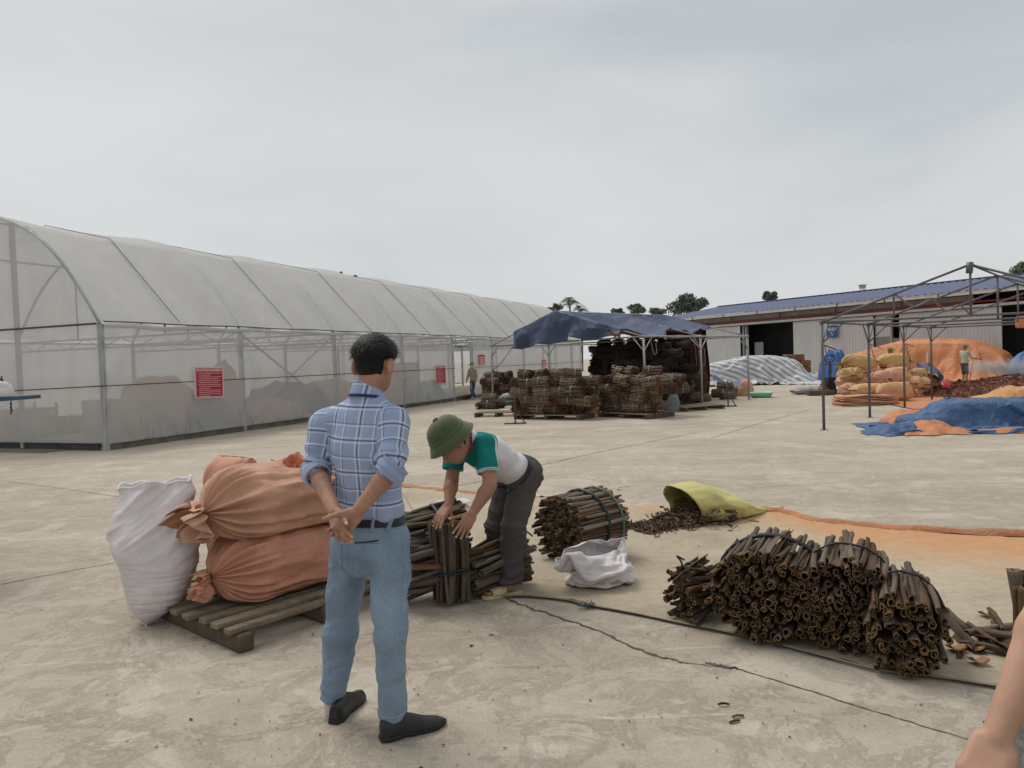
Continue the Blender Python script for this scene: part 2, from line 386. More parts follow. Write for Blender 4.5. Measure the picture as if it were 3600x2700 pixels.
def film_mat(name, col, trans, gloss=0.06, streak=True):
    """hazy polythene sheet: part see-through, part milky"""
    mt = bpy.data.materials.new(name); mt.use_nodes = True; n = mt.node_tree; n.nodes.clear()
    o = n.nodes.new('ShaderNodeOutputMaterial'); v = coords(n, scale=(1, 1, 0.35))
    dirt = ramp(n, noise(n, v, 1.6, 7, 0.65), [(0.35, 0.0), (0.7, 1.0)])
    c = mixc(n, mth(n, 'MULTIPLY', dirt, 0.5), col, tuple(x * 0.8 for x in col))
    tp = n.nodes.new('ShaderNodeBsdfTransparent'); df = n.nodes.new('ShaderNodeBsdfDiffuse'); tl = n.nodes.new('ShaderNodeBsdfTranslucent'); gl = n.nodes.new('ShaderNodeBsdfGlossy')
    gl.inputs['Roughness'].default_value = 0.25; gl.inputs['Color'].default_value = (0.9, 0.92, 0.95, 1)
    n.links.new(c, df.inputs[0]); n.links.new(c, tl.inputs[0])
    bp = n.nodes.new('ShaderNodeBump'); bp.inputs['Strength'].default_value = 0.35; bp.inputs['Distance'].default_value = 0.02
    n.links.new(noise(n, coords(n, scale=(1, 1, 0.5)), 5.0, 4, 0.6, 0.8), bp.inputs['Height'])
    for q in (df, tl, gl): n.links.new(bp.outputs[0], q.inputs['Normal'])
    m1 = n.nodes.new('ShaderNodeMixShader'); m1.inputs[0].default_value = 0.45; n.links.new(df.outputs[0], m1.inputs[1]); n.links.new(tl.outputs[0], m1.inputs[2])
    m3 = n.nodes.new('ShaderNodeMixShader'); m3.inputs[0].default_value = gloss; n.links.new(m1.outputs[0], m3.inputs[1]); n.links.new(gl.outputs[0], m3.inputs[2])
    m2 = n.nodes.new('ShaderNodeMixShader'); fac = mth(n, 'SUBTRACT', 1.0 - trans + 0.06, mth(n, 'MULTIPLY', mth(n, 'SUBTRACT', 0.6, dirt), 0.16))
    n.links.new(fac, m2.inputs[0]); n.links.new(tp.outputs[0], m2.inputs[1]); n.links.new(m3.outputs[0], m2.inputs[2])
    n.links.new(m2.outputs[0], o.inputs[0]); return mt
M_film_wall = film_mat('wall film', (0.68, 0.68, 0.67), 0.31)
M_film_roof = film_mat('roof film', (0.77, 0.76, 0.745), 0.05)
M_film_fold = film_mat('film fold', (0.66, 0.665, 0.665), 0.25)

def sack_mat(name, col, rnd=0.1):
    mt, n, b, o = new_mat(name); v = coords(n)
    f = ramp(n, noise(n, v, 2.2, 7, 0.65, 0.3), [(0.3, 0.0), (0.72, 1.0)])
    c = mixc(n, f, tuple(x * 0.8 for x in col), tuple(min(1, x * 1.12) for x in col))
    wv = noise(n, coords(n, scale=(1, 1, 5)), 60, 2, 0.5); c = mixc(n, 0.12, c, ramp(n, wv, [(0.3, 0.0), (0.7, 1.0)]), 'SOFT_LIGHT')
    oi = n.nodes.new('ShaderNodeObjectInfo'); hs = n.nodes.new('ShaderNodeHueSaturation')
    n.links.new(mth(n, 'MULTIPLY_ADD', oi.outputs['Random'], 2 * rnd, 1 - rnd), hs.inputs['Value']); n.links.new(c, hs.inputs['Color'])
    n.links.new(hs.outputs[0], b.inputs['Base Color']); b.inputs['Roughness'].default_value = 0.58; b.inputs['Specular IOR Level'].default_value = 0.3
    bump(n, b, mth(n, 'ADD', noise(n, v, 13, 7, 0.68, 0.9), mth(n, 'MULTIPLY', wv, 0.3)), 0.5, 0.016)
    return mt
M_sack_or = sack_mat('orange woven sack', (0.545, 0.255, 0.165))
M_sack_tan = sack_mat('tan orange sack', (0.50, 0.27, 0.175))
M_sack_pink = sack_mat('pink tan sack', (0.56, 0.30, 0.20), 0.08)
M_sack_och = sack_mat('ochre sack', (0.52, 0.335, 0.14), 0.08)
M_sack_peach = sack_mat('peach sack', (0.62, 0.36, 0.175), 0.06)
M_sack_yel = sack_mat('yellow plastic sack', (0.53, 0.48, 0.19), 0.04)
M_sack_red = sack_mat('red orange sack', (0.50, 0.14, 0.06), 0.04)

def tarp_mat(name, col, bmp=0.5, rough=0.42, var=0.2):
    mt, n, b, o = new_mat(name); v = coords(n)
    f = ramp(n, noise(n, v, 1.1, 7, 0.6, 0.4), [(0.3, 0.0), (0.7, 1.0)])
    c = mixc(n, f, tuple(x * (1 - var) for x in col), tuple(min(1, x * (1 + var)) for x in col))
    n.links.new(c, b.inputs['Base Color']); b.inputs['Roughness'].default_value = rough; b.inputs['Specular IOR Level'].default_value = 0.4
    cr_ = ramp(n, noise(n, v, 3.2, 6, 0.6, 1.2), [(0.3, 0.0), (0.5, 1.0), (0.7, 0.0)])
    bump(n, b, cr_, bmp, 0.04); return mt
M_tarp_blue = tarp_mat('blue tarpaulin', (0.048, 0.115, 0.245), 0.7)
M_tarp_navy = tarp_mat('faded navy tarpaulin', (0.05, 0.074, 0.14), 0.35, 0.55)
M_tarp_or = tarp_mat('orange tarpaulin', (0.56, 0.215, 0.085), 0.5)
M_tarp_red = tarp_mat('maroon tarpaulin', (0.155, 0.036, 0.026), 0.4, 0.5)
M_tarp_peach = tarp_mat('peach tarpaulin', (0.62, 0.30, 0.11), 0.5)
M_tarp_sky = tarp_mat('bright blue tarpaulin', (0.06, 0.155, 0.38), 0.45)

def quill_mat(name, col, col2, rnd=0.28, lichen=0.25):
    mt, n, b, o = new_mat(name); v = coords(n, scale=(1, 1, 0.3))
    f = ramp(n, noise(n, v, 22, 6, 0.65, 0.4), [(0.3, 0.0), (0.7, 1.0)]); c = mixc(n, f, col, col2)
    oi = n.nodes.new('ShaderNodeObjectInfo')
    add = n.nodes.new('ShaderNodeVectorMath'); add.operation = 'ADD'; n.links.new(v, add.inputs[0]); n.links.new(mth(n, 'MULTIPLY', oi.outputs['Random'], 40.0), add.inputs[1])
    li = ramp(n, noise(n, add.outputs[0], 9, 4, 0.6, 0.3), [(0.64, 0.0), (0.70, 1.0)]); c = mixc(n, mth(n, 'MULTIPLY', li, lichen), c, (0.33, 0.31, 0.26))
    hs = n.nodes.new('ShaderNodeHueSaturation'); n.links.new(mth(n, 'MULTIPLY_ADD', oi.outputs['Random'], 2 * rnd, 1 - rnd), hs.inputs['Value']); n.links.new(c, hs.inputs['Color'])
    n.links.new(hs.outputs[0], b.inputs['Base Color']); b.inputs['Roughness'].default_value = 0.75; b.inputs['Specular IOR Level'].default_value = 0.25
    bump(n, b, noise(n, coords(n, scale=(1, 1, 0.2)), 60, 4, 0.6), 0.6, 0.003); return mt
M_q_out = quill_mat('cinnamon bark outer', (0.07, 0.049, 0.035), (0.145, 0.107, 0.078), 0.38)
M_q_lt = quill_mat('pale cinnamon bark', (0.105, 0.083, 0.062), (0.215, 0.176, 0.137), 0.3)
M_q_rim = quill_mat('cut bark edge', (0.12, 0.072, 0.034), (0.26, 0.165, 0.078), 0.4, 0.0)
M_q_in = quill_mat('cinnamon bark inner', (0.06, 0.034, 0.018), (0.125, 0.07, 0.036), 0.25, 0.0)
M_q_grn = quill_mat('greenish bark', (0.058, 0.047, 0.033), (0.125, 0.106, 0.077), 0.3, 0.5)
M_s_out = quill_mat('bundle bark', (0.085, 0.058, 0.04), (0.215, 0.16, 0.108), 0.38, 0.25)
M_s_shade = quill_mat('shaded bundle bark', (0.028, 0.02, 0.015), (0.066, 0.048, 0.036), 0.3, 0.0)  # darker copy of the bundle bark, canopy shade painted into the colour
M_s_in = quill_mat('bundle bark ends', (0.085, 0.035, 0.02), (0.16, 0.068, 0.038), 0.2, 0.0)
M_strap_k = pm('black strap', (0.018, 0.018, 0.02), 0.5, 0.2, spec=0.4)
M_strap_g = pm('grey green strap', (0.17, 0.175, 0.14), 0.5, 0.2, spec=0.4)
M_chip = quill_mat('red bark chips', (0.12, 0.045, 0.028), (0.25, 0.105, 0.06), 0.2, 0.0)
M_chip2 = quill_mat('brown bark chips', (0.075, 0.048, 0.03), (0.20, 0.13, 0.08), 0.2, 0.0)
M_red = pm('red sign', (0.33, 0.012, 0.035), 0.4, 0.08, spec=0.4)
M_white = pm('white print', (0.72, 0.66, 0.66), 0.5, 0.05)
M_pinkp = pm('pink print', (0.70, 0.40, 0.42), 0.5, 0.05)
M_bluesign = pm('blue sign', (0.016, 0.10, 0.29), 0.4, 0.08, spec=0.4)
# ------------------------------------------------------------------ ground
gv = [(-400, -60, 0), (400, -60, 0), (400, 900, 0), (-400, 900, 0)]
tag(mk('ground', gv, [(0, 1, 2, 3)], M_ground, base=A(0, 0, 0)), 'pale worn concrete yard', None, None, 'structure')
def crack(pts, width, seed, rough=0.5):
    p = cr_path(np.array(pts), 26); n_ = len(p); t = np.gradient(p, axis=0); t /= np.linalg.norm(t, axis=1)[:, None]
    s_ = np.stack([-t[:, 1], t[:, 0], 0 * t[:, 0]], 1); k = np.arange(n_)[:, None] * A(0.31, 0, 0)
    p = p + s_ * (fbm(k + seed, 4, 3) * width * 1.2)[:, None]
    wl = width * (0.25 + 0.9 * np.clip(fbm(k * 1.4 + seed * 3.1, 4, 5) + 0.35, 0.05, 1)); wr = width * (0.25 + 0.9 * np.clip(fbm(k * 1.3 + seed * 5.7, 4, 9) + 0.35, 0.05, 1))
    v = np.concatenate([p + s_ * wl[:, None], p - s_ * wr[:, None]]); v[:, 2] = 0.003
    f = [(i, i + 1, n_ + i + 1, n_ + i) for i in range(n_ - 1)]
    tag(mk('slab_joint', v, f, M_crack, smooth=False), None, None, None, 'structure')
crack([G(1760, 2100), G(1900, 2150), G(2080, 2210), G(2260, 2290), G(2400, 2330)], 0.016, 1)
crack([G(2400, 2330), G(2560, 2350), G(2590, 2352), G(2830, 2425), G(3100, 2510), G(3440, 2610)], 0.007, 2)
crack([G(2480, 2330), G(2540, 2342), G(2595, 2352)], 0.018, 6)
crack([G(0, 2056), G(180, 2020), G(370, 1985), G(420, 1975)], 0.008, 3)
crack([G(1880, 1640), G(2060, 1600), G(2250, 1560), G(2450, 1520)], 0.013, 4)
crack([G(0, 1690), G(200, 1715), G(420, 1748)], 0.008, 5)
crack([G(1612, 1708), G(1700, 1690)], 0.012, 7)
crack([G(2500, 1540), G(2700, 1480), G(2850, 1440)], 0.014, 8)

# ------------------------------------------------------------------ greenhouse
GC = G(375, 1585); GD = A(.371, .9286, 0); GN = A(-.9286, .371, 0); GD = nrm(GD); GN = A(-GD[1], GD[0], 0); GH = 2.65; BAY = 4.12; GLEN = 35.0; HW = 4.2
def gp(s, t, z): return GC + GD * s + GN * t + A(0, 0, z)
prof = np.array([(0, 2.68), (.39, 3.26), (.77, 3.77), (1.17, 4.19), (1.57, 4.54), (1.99, 4.83), (2.44, 5.03), (3.0, 5.19), (3.6, 5.30), (4.2, 5.35)])
tt = np.linspace(0, HW, 15); zz = np.interp(tt, prof[:, 0], prof[:, 1]); zz[1:-1] = (zz[:-2] + 2 * zz[1:-1] + zz[2:]) / 4 + 0.004
ARC_T = np.concatenate([tt, 2 * HW - tt[-2::-1]]); ARC_Z = np.concatenate([zz, zz[-2::-1]])
gh = empty('greenhouse', GC, 'long arched drying greenhouse clad in hazy white plastic film', 'greenhouse')
posts_s = [0] + [BAY * i for i in range(1, 9)] + [GLEN]
Mg = np.stack([GD, GN, A(0, 0, 1)], 1)
for side in (0, 1):
    for s in posts_s:
        MB().box(gp(s, side * 2 * HW, GH / 2), (0.09, 0.10, GH), Mg).build('post', M_galv, gh)
for t in (2.55, 5.85):                                        # end-wall posts up to the arch
    for s in (0.02, GLEN - 0.02):
        h = float(np.interp(t, ARC_T, ARC_Z)); MB().box(gp(s, t, h / 2), (0.08, 0.09, h - 0.06), Mg).build('post', M_galv, gh)
for s in np.arange(0, GLEN + 0.1, BAY):
    MB().tube([gp(s, t, z - 0.03) for t, z in zip(ARC_T, ARC_Z)], 0.035, 8).build('arch_rib', M_galv, gh, True)
    if s > 0:
        b = MB().tube([gp(s, 0, 2.35), gp(s, 2 * HW, 2.35)], 0.03, 6).tube([gp(s, 0, 2.62), gp(s, 2 * HW, 2.62)], 0.03, 6)
        for k in range(12): b.tube([gp(s, k * 0.7, 2.35 if k % 2 else 2.62), gp(s, (k + 1) * 0.7, 2.62 if k % 2 else 2.35)], 0.014, 5)
        for t in (2.55, 5.85): b.tube([gp(s, t, 2.6), gp(s, t, float(np.interp(t, ARC_T, ARC_Z)))], 0.025, 6)
        b.tube([gp(s, 0.9, 2.62), gp(s, 2.5, 4.9)], 0.02, 5); b.build('truss', M_galv, gh, True)
for t, nm in ((0.0, 'eave_rail'), (2.0, 'purlin'), (HW, 'ridge_beam'), (2 * HW - 2.0, 'purlin'), (2 * HW, 'eave_rail')):
    z = float(np.interp(t, ARC_T, ARC_Z)) - 0.06
    MB().tube([gp(0, t, z), gp(GLEN, t, z)], 0.03, 8).build(nm, M_galv, gh, True)
for t in (0, 2 * HW): MB().box(gp(GLEN / 2, t, 0.19), (GLEN, 0.05, 0.06), Mg).build('sill_rail', M_galv, gh)
MB().box(gp(0, HW, 0.2), (0.05, 2 * HW, 0.06), Mg).build('sill_rail', M_galv, gh)
M_curb = pm('dark wet plinth', (0.05, 0.05, 0.052), 0.6, 0.3, 3)
M_plinth = pm('stained concrete plinth', (0.17, 0.15, 0.12), 0.9, 0.3, 3)
MB().box(gp(GLEN / 2, 0.06, 0.08), (GLEN - 0.2, 0.05, 0.15), Mg).build('plinth', M_plinth, gh)
MB().box(gp(0.04, HW + 0.1, 0.08), (0.05, 2 * HW - 0.3, 0.15), Mg).build('plinth', M_curb, gh)
MB().box(gp(-0.25, HW + 1.2, 0.012), (0.5, 2 * HW, 0.018), Mg).build('drain_strip', M_plinth, gh)
# film: one sheet per bay
def film_sheet(name, fn, nu, nv, mat, uv=False):
    u, v = np.meshgrid(np.linspace(0, 1, nu), np.linspace(0, 1, nv), indexing='ij')
    p = fn(u.ravel(), v.ravel()); return mk(name, p, grid_faces(nu, nv), mat, gh)
for i, (s0, s1) in enumerate(zip(posts_s[:-1], posts_s[1:])):
    def roof(u, v, s0=s0, s1=s1):
        t = v * 2 * HW; z = np.interp(t, ARC_T, ARC_Z); s = s0 + (s1 - s0) * u
        q = fbm(np.stack([s * 0.9, t * 0.5, 0 * s], 1), 3, 4) * 0.035
        sag = np.sin(np.pi * u) * 0.05 * np.sin(np.pi * v) - 0.05 * np.abs(np.sin(2 * np.pi * u)) * 0.4
        tm = np.minimum(t, 2 * HW - t); ch = np.where(tm < 2.0, ARC_Z[0] + (np.interp(2.0, ARC_T, ARC_Z) - ARC_Z[0]) * tm / 2.0, np.interp(2.0, ARC_T, ARC_Z) + (np.interp(HW, ARC_T, ARC_Z) - np.interp(2.0, ARC_T, ARC_Z)) * (tm - 2.0) / (HW - 2.0)); wk = (1 - np.abs(2 * u - 1) ** 1.4) * .92
        zz_ = z * (1 - wk) + ch * wk + 0.03 + q * np.clip(np.sin(np.pi * v) * 3, 0, 1) * .6
        return GC + s[:, None] * GD + t[:, None] * GN + zz_[:, None] * A(0, 0, 1)
    film_sheet('roof_film', roof, 21, 49, M_film_roof)
    for side in (0, 1):
        if side == 0 and i == 4:
            spans = [(s0 + 1.75, s1)]
        else: spans = [(s0, s1)]
        for a0, a1 in spans:
            def wall(u, v, a0=a0, a1=a1, side=side):
                s = a0 + (a1 - a0) * u; z = 0.14 + (2.6 - 0.14) * v
                edge = np.minimum(np.minimum(u, 1 - u) * (a1 - a0), 9)
                pk = 0.03 * np.sin((s * 11 - z * 9)) * np.exp(-edge * 3.5) * (0.3 + 0.7 * v) + 0.02 * np.sin(s * 7 + z * 5) * np.exp(-v * 5)
                t = (-0.06 + fbm(np.stack([s * 1.2, z * 0.8, 0 * s + side * 7], 1), 3, 8) * 0.03 + pk) * (1 if side == 0 else -1) + side * 2 * HW
                return GC + s[:, None] * GD + t[:, None] * GN + z[:, None] * A(0, 0, 1)
            film_sheet('wall_film', wall, 36, 22, M_film_wall)
for sE in (0.0, GLEN):
    def endw(u, v, sE=sE):
        t = u * 2 * HW; z1 = np.interp(t, ARC_T, ARC_Z); z = 0.16 + (z1 - 0.16) * v
        s = sE + (-0.055 if sE == 0 else 0.055) + fbm(np.stack([t, z, 0 * t], 1), 3, 11) * 0.03 + 0.015 * np.sin(t * 9 + z * 4) * np.exp(-v * 4)
        return GC + s[:, None] * GD + t[:, None] * GN + z[:, None] * A(0, 0, 1)
    film_sheet('end_film', endw, 60, 40, M_film_wall)
M_rope = pm('grey rope', (0.10, 0.10, 0.105), 0.7)
for s in np.arange(BAY / 2, GLEN, BAY):                      # tie ropes over the roof
    pts = []
    for t0, t1 in ((-0.07, 2.0), (2.0, HW), (HW, 2 * HW - 2.0), (2 * HW - 2.0, 2 * HW + 0.07)):
        z0, z1 = [float(np.interp(t, ARC_T, ARC_Z)) + 0.07 for t in (t0, t1)]
        for k in np.linspace(0, 1, 8, endpoint=False):
            t = t0 + (t1 - t0) * k; z = z0 + (z1 - z0) * k; pts.append(gp(s, t, z))
    MB().tube(pts, 0.009, 5).build('tie_rope', M_rope, gh, True)
# rolled film band under the eave, tie wire half way up, wind braces
def band(u, v):
    s = u * GLEN; a = v * 2 * np.pi; r = 0.05 + 0.02 * fbm(np.stack([s * 3, np.cos(a), np.sin(a)], 1), 3, 2)
    t = -0.07 - r * np.sin(a) * 0.7; z = 2.62 + 0.02 * np.sin(s * 3) + r * np.cos(a)
    return GC + s[:, None] * GD + t[:, None] * GN + z[:, None] * A(0, 0, 1)
film_sheet('eave_film_roll', band, 220, 10, M_film_fold)
MB().tube([gp(s, -0.1, 2.70 + 0.008 * math.sin(s * 2)) for s in np.linspace(0, GLEN, 60)], 0.016, 5).build('eave_cable', M_wire, gh, True)
MB().tube([gp(-0.1, t, 2.66) for t in np.linspace(0, 2 * HW, 12)], 0.022, 5).build('end_cable', M_wire, gh, True)
MB().tube([gp(s, -0.12, 1.36) for s in np.linspace(-0.1, 16.45, 20)], 0.011, 5).build('tie_wire', M_wire, gh, True)
MB().tube([gp(s, -0.12, 1.36) for s in np.linspace(18.4, GLEN, 20)], 0.011, 5).build('tie_wire', M_wire, gh, True)
MB().tube([gp(-0.1, t, 1.36 - 0.02 * t) for t in np.linspace(-0.1, 2 * HW, 10)], 0.012, 5).build('tie_wire', M_wire, gh, True)
MB().tube([gp(BAY, 0.0, 2.55), gp(2 * BAY, 0.0, 0.2)], 0.025, 6).build('wind_brace', M_galv, gh, True)
MB().tube([gp(BAY, 0.05, 0.2), gp(2 * BAY, 0.05, 2.55)], 0.025, 6).build('wind_brace', M_galv, gh, True)
# bottom pleats of the film (small tucked folds)
for i in range(90):
    s = random.uniform(0.2, 16.2); L_ = random.uniform(0.15, 0.55); a = random.uniform(-0.5, 0.5)
    if i > 60: s = random.choice(posts_s[1:5]) + random.uniform(-0.25, -0.03); z0 = random.uniform(0.3, 2.2); p = [gp(s, -0.09, z0 + 0.1), gp(s + 0.12, -0.1, z0)]
    else: p = [gp(s, -0.085, 0.17), gp(s + a * L_ * 0.5, -0.1, 0.17 + L_ * 0.5), gp(s + a * L_, -0.075, 0.17 + L_)]
    if i < 70: MB().tube(cr_path(p, 4), 0.008, 4).build('film_tuck', M_film_fold, gh, True)
# doorway with a half-open leaf
M_door = film_mat('door sheet', (0.60, 0.635, 0.65), 0.12)
MB().box(gp(18.32, 0, 1.2), (0.07, 0.08, 2.4), Mg).build('door_jamb', M_galv, gh)
MB().box(gp(17.37, 0, 2.43), (1.86, 0.07, 0.07), Mg).build('door_head', M_galv, gh)
dq = empty('door', gp(18.26, -0.1, 0.0)); dq.parent = gh; dq.matrix_parent_inverse = mw(gh).inverted(); dq.location = Vector(gp(18.26, -0.1, 0.0))
def dpos(u, z): return gp(18.26 - 0.98 * u, -0.1 - 0.34 * u, z)
dd = nrm(dpos(1, 0) - dpos(0, 0)); dM = np.stack([dd, A(-dd[1], dd[0], 0), A(0, 0, 1)], 1)
MB().box(dpos(0.5, 1.18), (1.0, 0.012, 2.26), dM).build('door_panel', M_door, dq)
fr = MB()
for u in (0.02, 0.98): fr.box(dpos(u, 1.19), (0.05, 0.04, 2.34), dM)
for z in (0.05, 1.3, 2.34): fr.box(dpos(0.5, z), (0.95, 0.04, 0.05), dM)
fr.build('door_frame', M_galv, dq); MB().tube([dpos(0.9, 1.1) + A(0, -.03, 0), dpos(0.9, 1.25) + A(0, -.03, 0)], 0.012, 6).build('door_handle', M_galv, dq)

# ------------------------------------------------------------------ goods inside the greenhouse
M_carton = pm('carton', (0.36, 0.25, 0.16), 0.8, 0.12, 3, rnd=0.12)
def carton(c, size, rz, label):
    o = empty('carton', c, label, 'box', 'cartons inside the greenhouse', rz); x, y, z = size
    b = MB().box((0, 0, z / 2), size, bev=0.012); link('body', b.data('carton_body', [M_carton]), o, None, False)
    b = MB().box((0, 0, z + 0.004), (x * 0.98, 0.05, 0.004)); link('tape', b.data('carton_tape', [M_sack_tan]), o, None, False)
rot = math.atan2(GD[1], GD[0])
for i, (s, t, z, hgt) in enumerate([(0.75, 1.0, 0, .62), (1.45, 0.9, 0, .58), (2.1, 1.05, 0, .6), (0.8, 1.05, .62, .42), (2.15, 1.0, .6, .4), (2.75, 1.15, 0, .55)]):
    carton(gp(s, t, z), (0.6, 0.5, hgt), rot + random.uniform(-.1, .1), ['brown carton nearest the greenhouse corner, seen through film', 'second brown carton on the floor inside greenhouse corner', 'third brown carton on the floor inside greenhouse', 'brown carton stacked on the one nearest the greenhouse corner', 'brown carton stacked on the third floor carton inside greenhouse', 'fourth brown carton on the floor left of red notice'][i])
def blob(name, c, r, mat, label, cat, seed, amp=0.25, rz=0.0, flat=0.0, group=None, peak=0.0):
    """a heap draped in cloth or a soft pile, sitting on the ground"""
    nu, nv = 40, 22; u, v = np.meshgrid(np.linspace(0, 2 * np.pi, nu, endpoint=False), np.linspace(0, 1, nv), indexing='ij')
    ph = v * np.pi / 2; rad = np.cos(ph) ** 0.75; h = np.sin(ph) ** (1.0 + peak)
    d = np.stack([np.cos(u) * rad, np.sin(u) * rad, h], -1).reshape(-1, 3)
    k = 1 + amp * fbm(d * 1.6 + seed, 3, seed) + amp * 0.5 * ridged(d * 3.1 + seed, 3, seed + 5); d = d * k[:, None] * A(*r)
    d[:, 2] = np.maximum(d[:, 2], 0.005); ca, sa = math.cos(rz), math.sin(rz); d = np.stack([d[:, 0] * ca - d[:, 1] * sa, d[:, 0] * sa + d[:, 1] * ca, d[:, 2]], 1)
    return tag(mk(name, d + A(*c), grid_faces(nu, nv, True), mat, base=A(*c)), label, cat, group)
blob('tarp_heap', gp(4.4, 1.6, 0), (0.9, 0.8, 0.9), M_tarp_navy, 'dark covered heap inside greenhouse right of red notice', 'heap', 3)
blob('orange_heap', gp(3.7, 2.6, 0), (1.2, 1.0, 1.35), M_tarp_or, 'orange covered heap inside greenhouse behind red notice', 'heap', 4)
blob('orange_heap', gp(6.4, 1.5, 0), (1.3, 0.5, 0.62), M_sack_or, 'low orange sack heap inside greenhouse behind crossed braces', 'heap', 5)
blob('orange_heap', gp(6.0, 2.4, 0), (0.5, 0.5, 1.75), M_tarp_or, 'tall orange draped heap inside greenhouse by second post', 'heap', 6, 0.2)
blob('tarp_heap', gp(8.2, 1.7, 0), (1.4, 0.8, 1.1), M_tarp_navy, 'dark heap inside greenhouse behind the standing man', 'heap', 7)
blob('tarp_heap', gp(10.5, 1.9, 0), (1.6, 0.8, 1.0), M_sack_tan, 'tan heap inside greenhouse between standing man and door', 'heap', 8)
blob('green_sack_heap', gp(17.3, 1.6, 0), (0.8, 0.6, 0.75), pm('green net', (0.03, 0.12, 0.085), 0.7), 'dark green sacks lying just inside greenhouse door', 'heap', 9)
M_crate = pm('brown drying crate', (0.42, 0.27, 0.18), 0.8, 0.25, 6, rnd=0.15)
def crate_rack(s, t, n_, label, w_=1.5):
    o = empty('drying_rack', gp(s, t, 0), label, 'rack', 'drying racks inside the greenhouse', rot)
    for i in range(n_): link('tray', (MB().box((0, 0, 0.1 + i * 0.15), (w_, 0.9, 0.1)).box((0, 0, 0.165 + i * 0.15), (w_ * 0.96, 0.86, 0.02), mi=1)).data('tray', [M_crate, M_sack_tan]), o, None, False)
    for a in (-1, 1):
        for b in (-1, 1): link('upright', MB().box((a * (w_ / 2 + 0.03), b * 0.42, n_ * 0.09), (0.05, 0.05, n_ * 0.18)).data('upright', [M_galv]), o, None, False)
crate_rack(17.9, 3.2, 11, 'tall rack of brown drying trays seen through greenhouse doorway')
for k, s in enumerate((1.5, 4.6, 7.7, 10.8, 13.9)):
    crate_rack(s, 5.6, 3 if k % 2 else 5, ['drying rack behind cartons inside greenhouse corner', 'drying rack behind red notice inside greenhouse', 'drying rack behind crossed braces inside greenhouse', 'drying rack inside greenhouse behind standing man', 'drying rack inside greenhouse behind second red notice'][k], 2.6)

# ------------------------------------------------------------------ signs
def text_mesh(txt, size, name='lettering', wx=1.0):
    cu = bpy.data.curves.new(name, 'FONT'); cu.body = txt; cu.size = size; cu.align_x = 'CENTER'; cu.align_y = 'CENTER'; cu.extrude = 0.002; cu.offset = size * 0.02; cu.resolution_u = 2
    tmp = bpy.data.objects.new('tmp', cu); COL.objects.link(tmp); dg = bpy.context.evaluated_depsgraph_get(); dg.update()
    me = bpy.data.meshes.new_from_object(tmp.evaluated_get(dg)); bpy.data.objects.remove(tmp); bpy.data.curves.remove(cu)
    co = np.zeros(len(me.vertices) * 3); me.vertices.foreach_get('co', co); co = co.reshape(-1, 3)
    fs = [list(p.vertices) for p in me.polygons]; bpy.data.meshes.remove(me); co[:, 0] *= wx; return co, fs
def sign(name, c, xd, w_, h_, label, lines, mat, title=None, tsize=0.07, tilt=0.0, border=True, wx=1.0):
    xd = nrm(xd); nrm_ = nrm(np.cross(xd, A(0, 0, 1))); ct, st_ = math.cos(tilt), math.sin(tilt)
    ux = xd * ct + A(0, 0, 1) * st_; uz = -xd * st_ + A(0, 0, 1) * ct; Ms = np.stack([ux, uz, nrm_], 1)     # local x right, y up, z out
    o = empty(name, c, label, 'sign')
    def part(nm, b, mt): b.v = [v @ Ms.T + c for v in b.v]; return b.build(nm, mt, o)
    part('board', MB().box((0, 0, 0), (w_, h_, 0.012)), M_white if border else mat)
    if border:
        part('field', MB().box((0, 0, 0.008), (w_ - 0.035, h_ - 0.035, 0.004)), mat)
        bb = MB(); a, b_ = w_ / 2 - 0.035, h_ / 2 - 0.035
        for q in ((0, b_, 2 * a, .012), (0, -b_, 2 * a, .012), (a, 0, .012, 2 * b_ + .012), (-a, 0, .012, 2 * b_ + .012)): bb.box((q[0], q[1], 0.0115), (q[2], q[3], 0.003))
        part('border_line', bb, M_pinkp)
    for txt, y, sz, wx_ in (title or []):
        v, f = text_mesh(txt, sz, wx=wx_); b = MB(); b.add(v + A(0, y, 0.014), f); part('lettering', b, M_white)
    if lines:
        b = MB()
        for y, x0, x1 in lines:
            x = x0
            while x < x1:
                ww = random.uniform(0.018, 0.055); ww = min(ww, x1 - x); b.box((x + ww / 2, y + random.uniform(-.001, .001), 0.0122), (ww, random.uniform(.012, .018), 0.003)); x += ww + 0.007
        part('small_print', b, M_pinkp)['kind'] = 'stuff'
    return o
body = []
for i, (a, e) in enumerate([(0, .9), (0.03, .5), (0, .9), (.03, .8), (0, .9), (.03, .8), (0, .9), (.03, .9), (.03, .45), (0, .9), (.03, .9), (.03, .9), (.03, .45)]):
    body.append((0.225 - i * 0.046, -0.37 + a, -0.37 + a + 0.74 * e / 0.9 - (a * 0.9)))
sg = sign('notice_board', gp(2.83, -0.14, 1.32), GD, 0.93, 0.74 * 1.02, 'square red greenhouse rules notice with white lettering, nearest the corner', body, M_red,
          [('NỘI QUY SỬ DỤNG NHÀ PHƠI MÀNG PE', 0.292, 0.072, 0.62)], tilt=R(-1.5))
body2 = [(0.20 - i * 0.05, -0.33, -0.33 + random.uniform(.35, .66)) for i in range(11)]
sign('notice_board', gp(15.1, -0.14, 1.14), GD, 0.86, 0.74, 'red text notice on film left of greenhouse door', body2, M_red, [('NỘI QUY SỬ DỤNG NHÀ PHƠI', 0.285, 0.072, 0.7)])
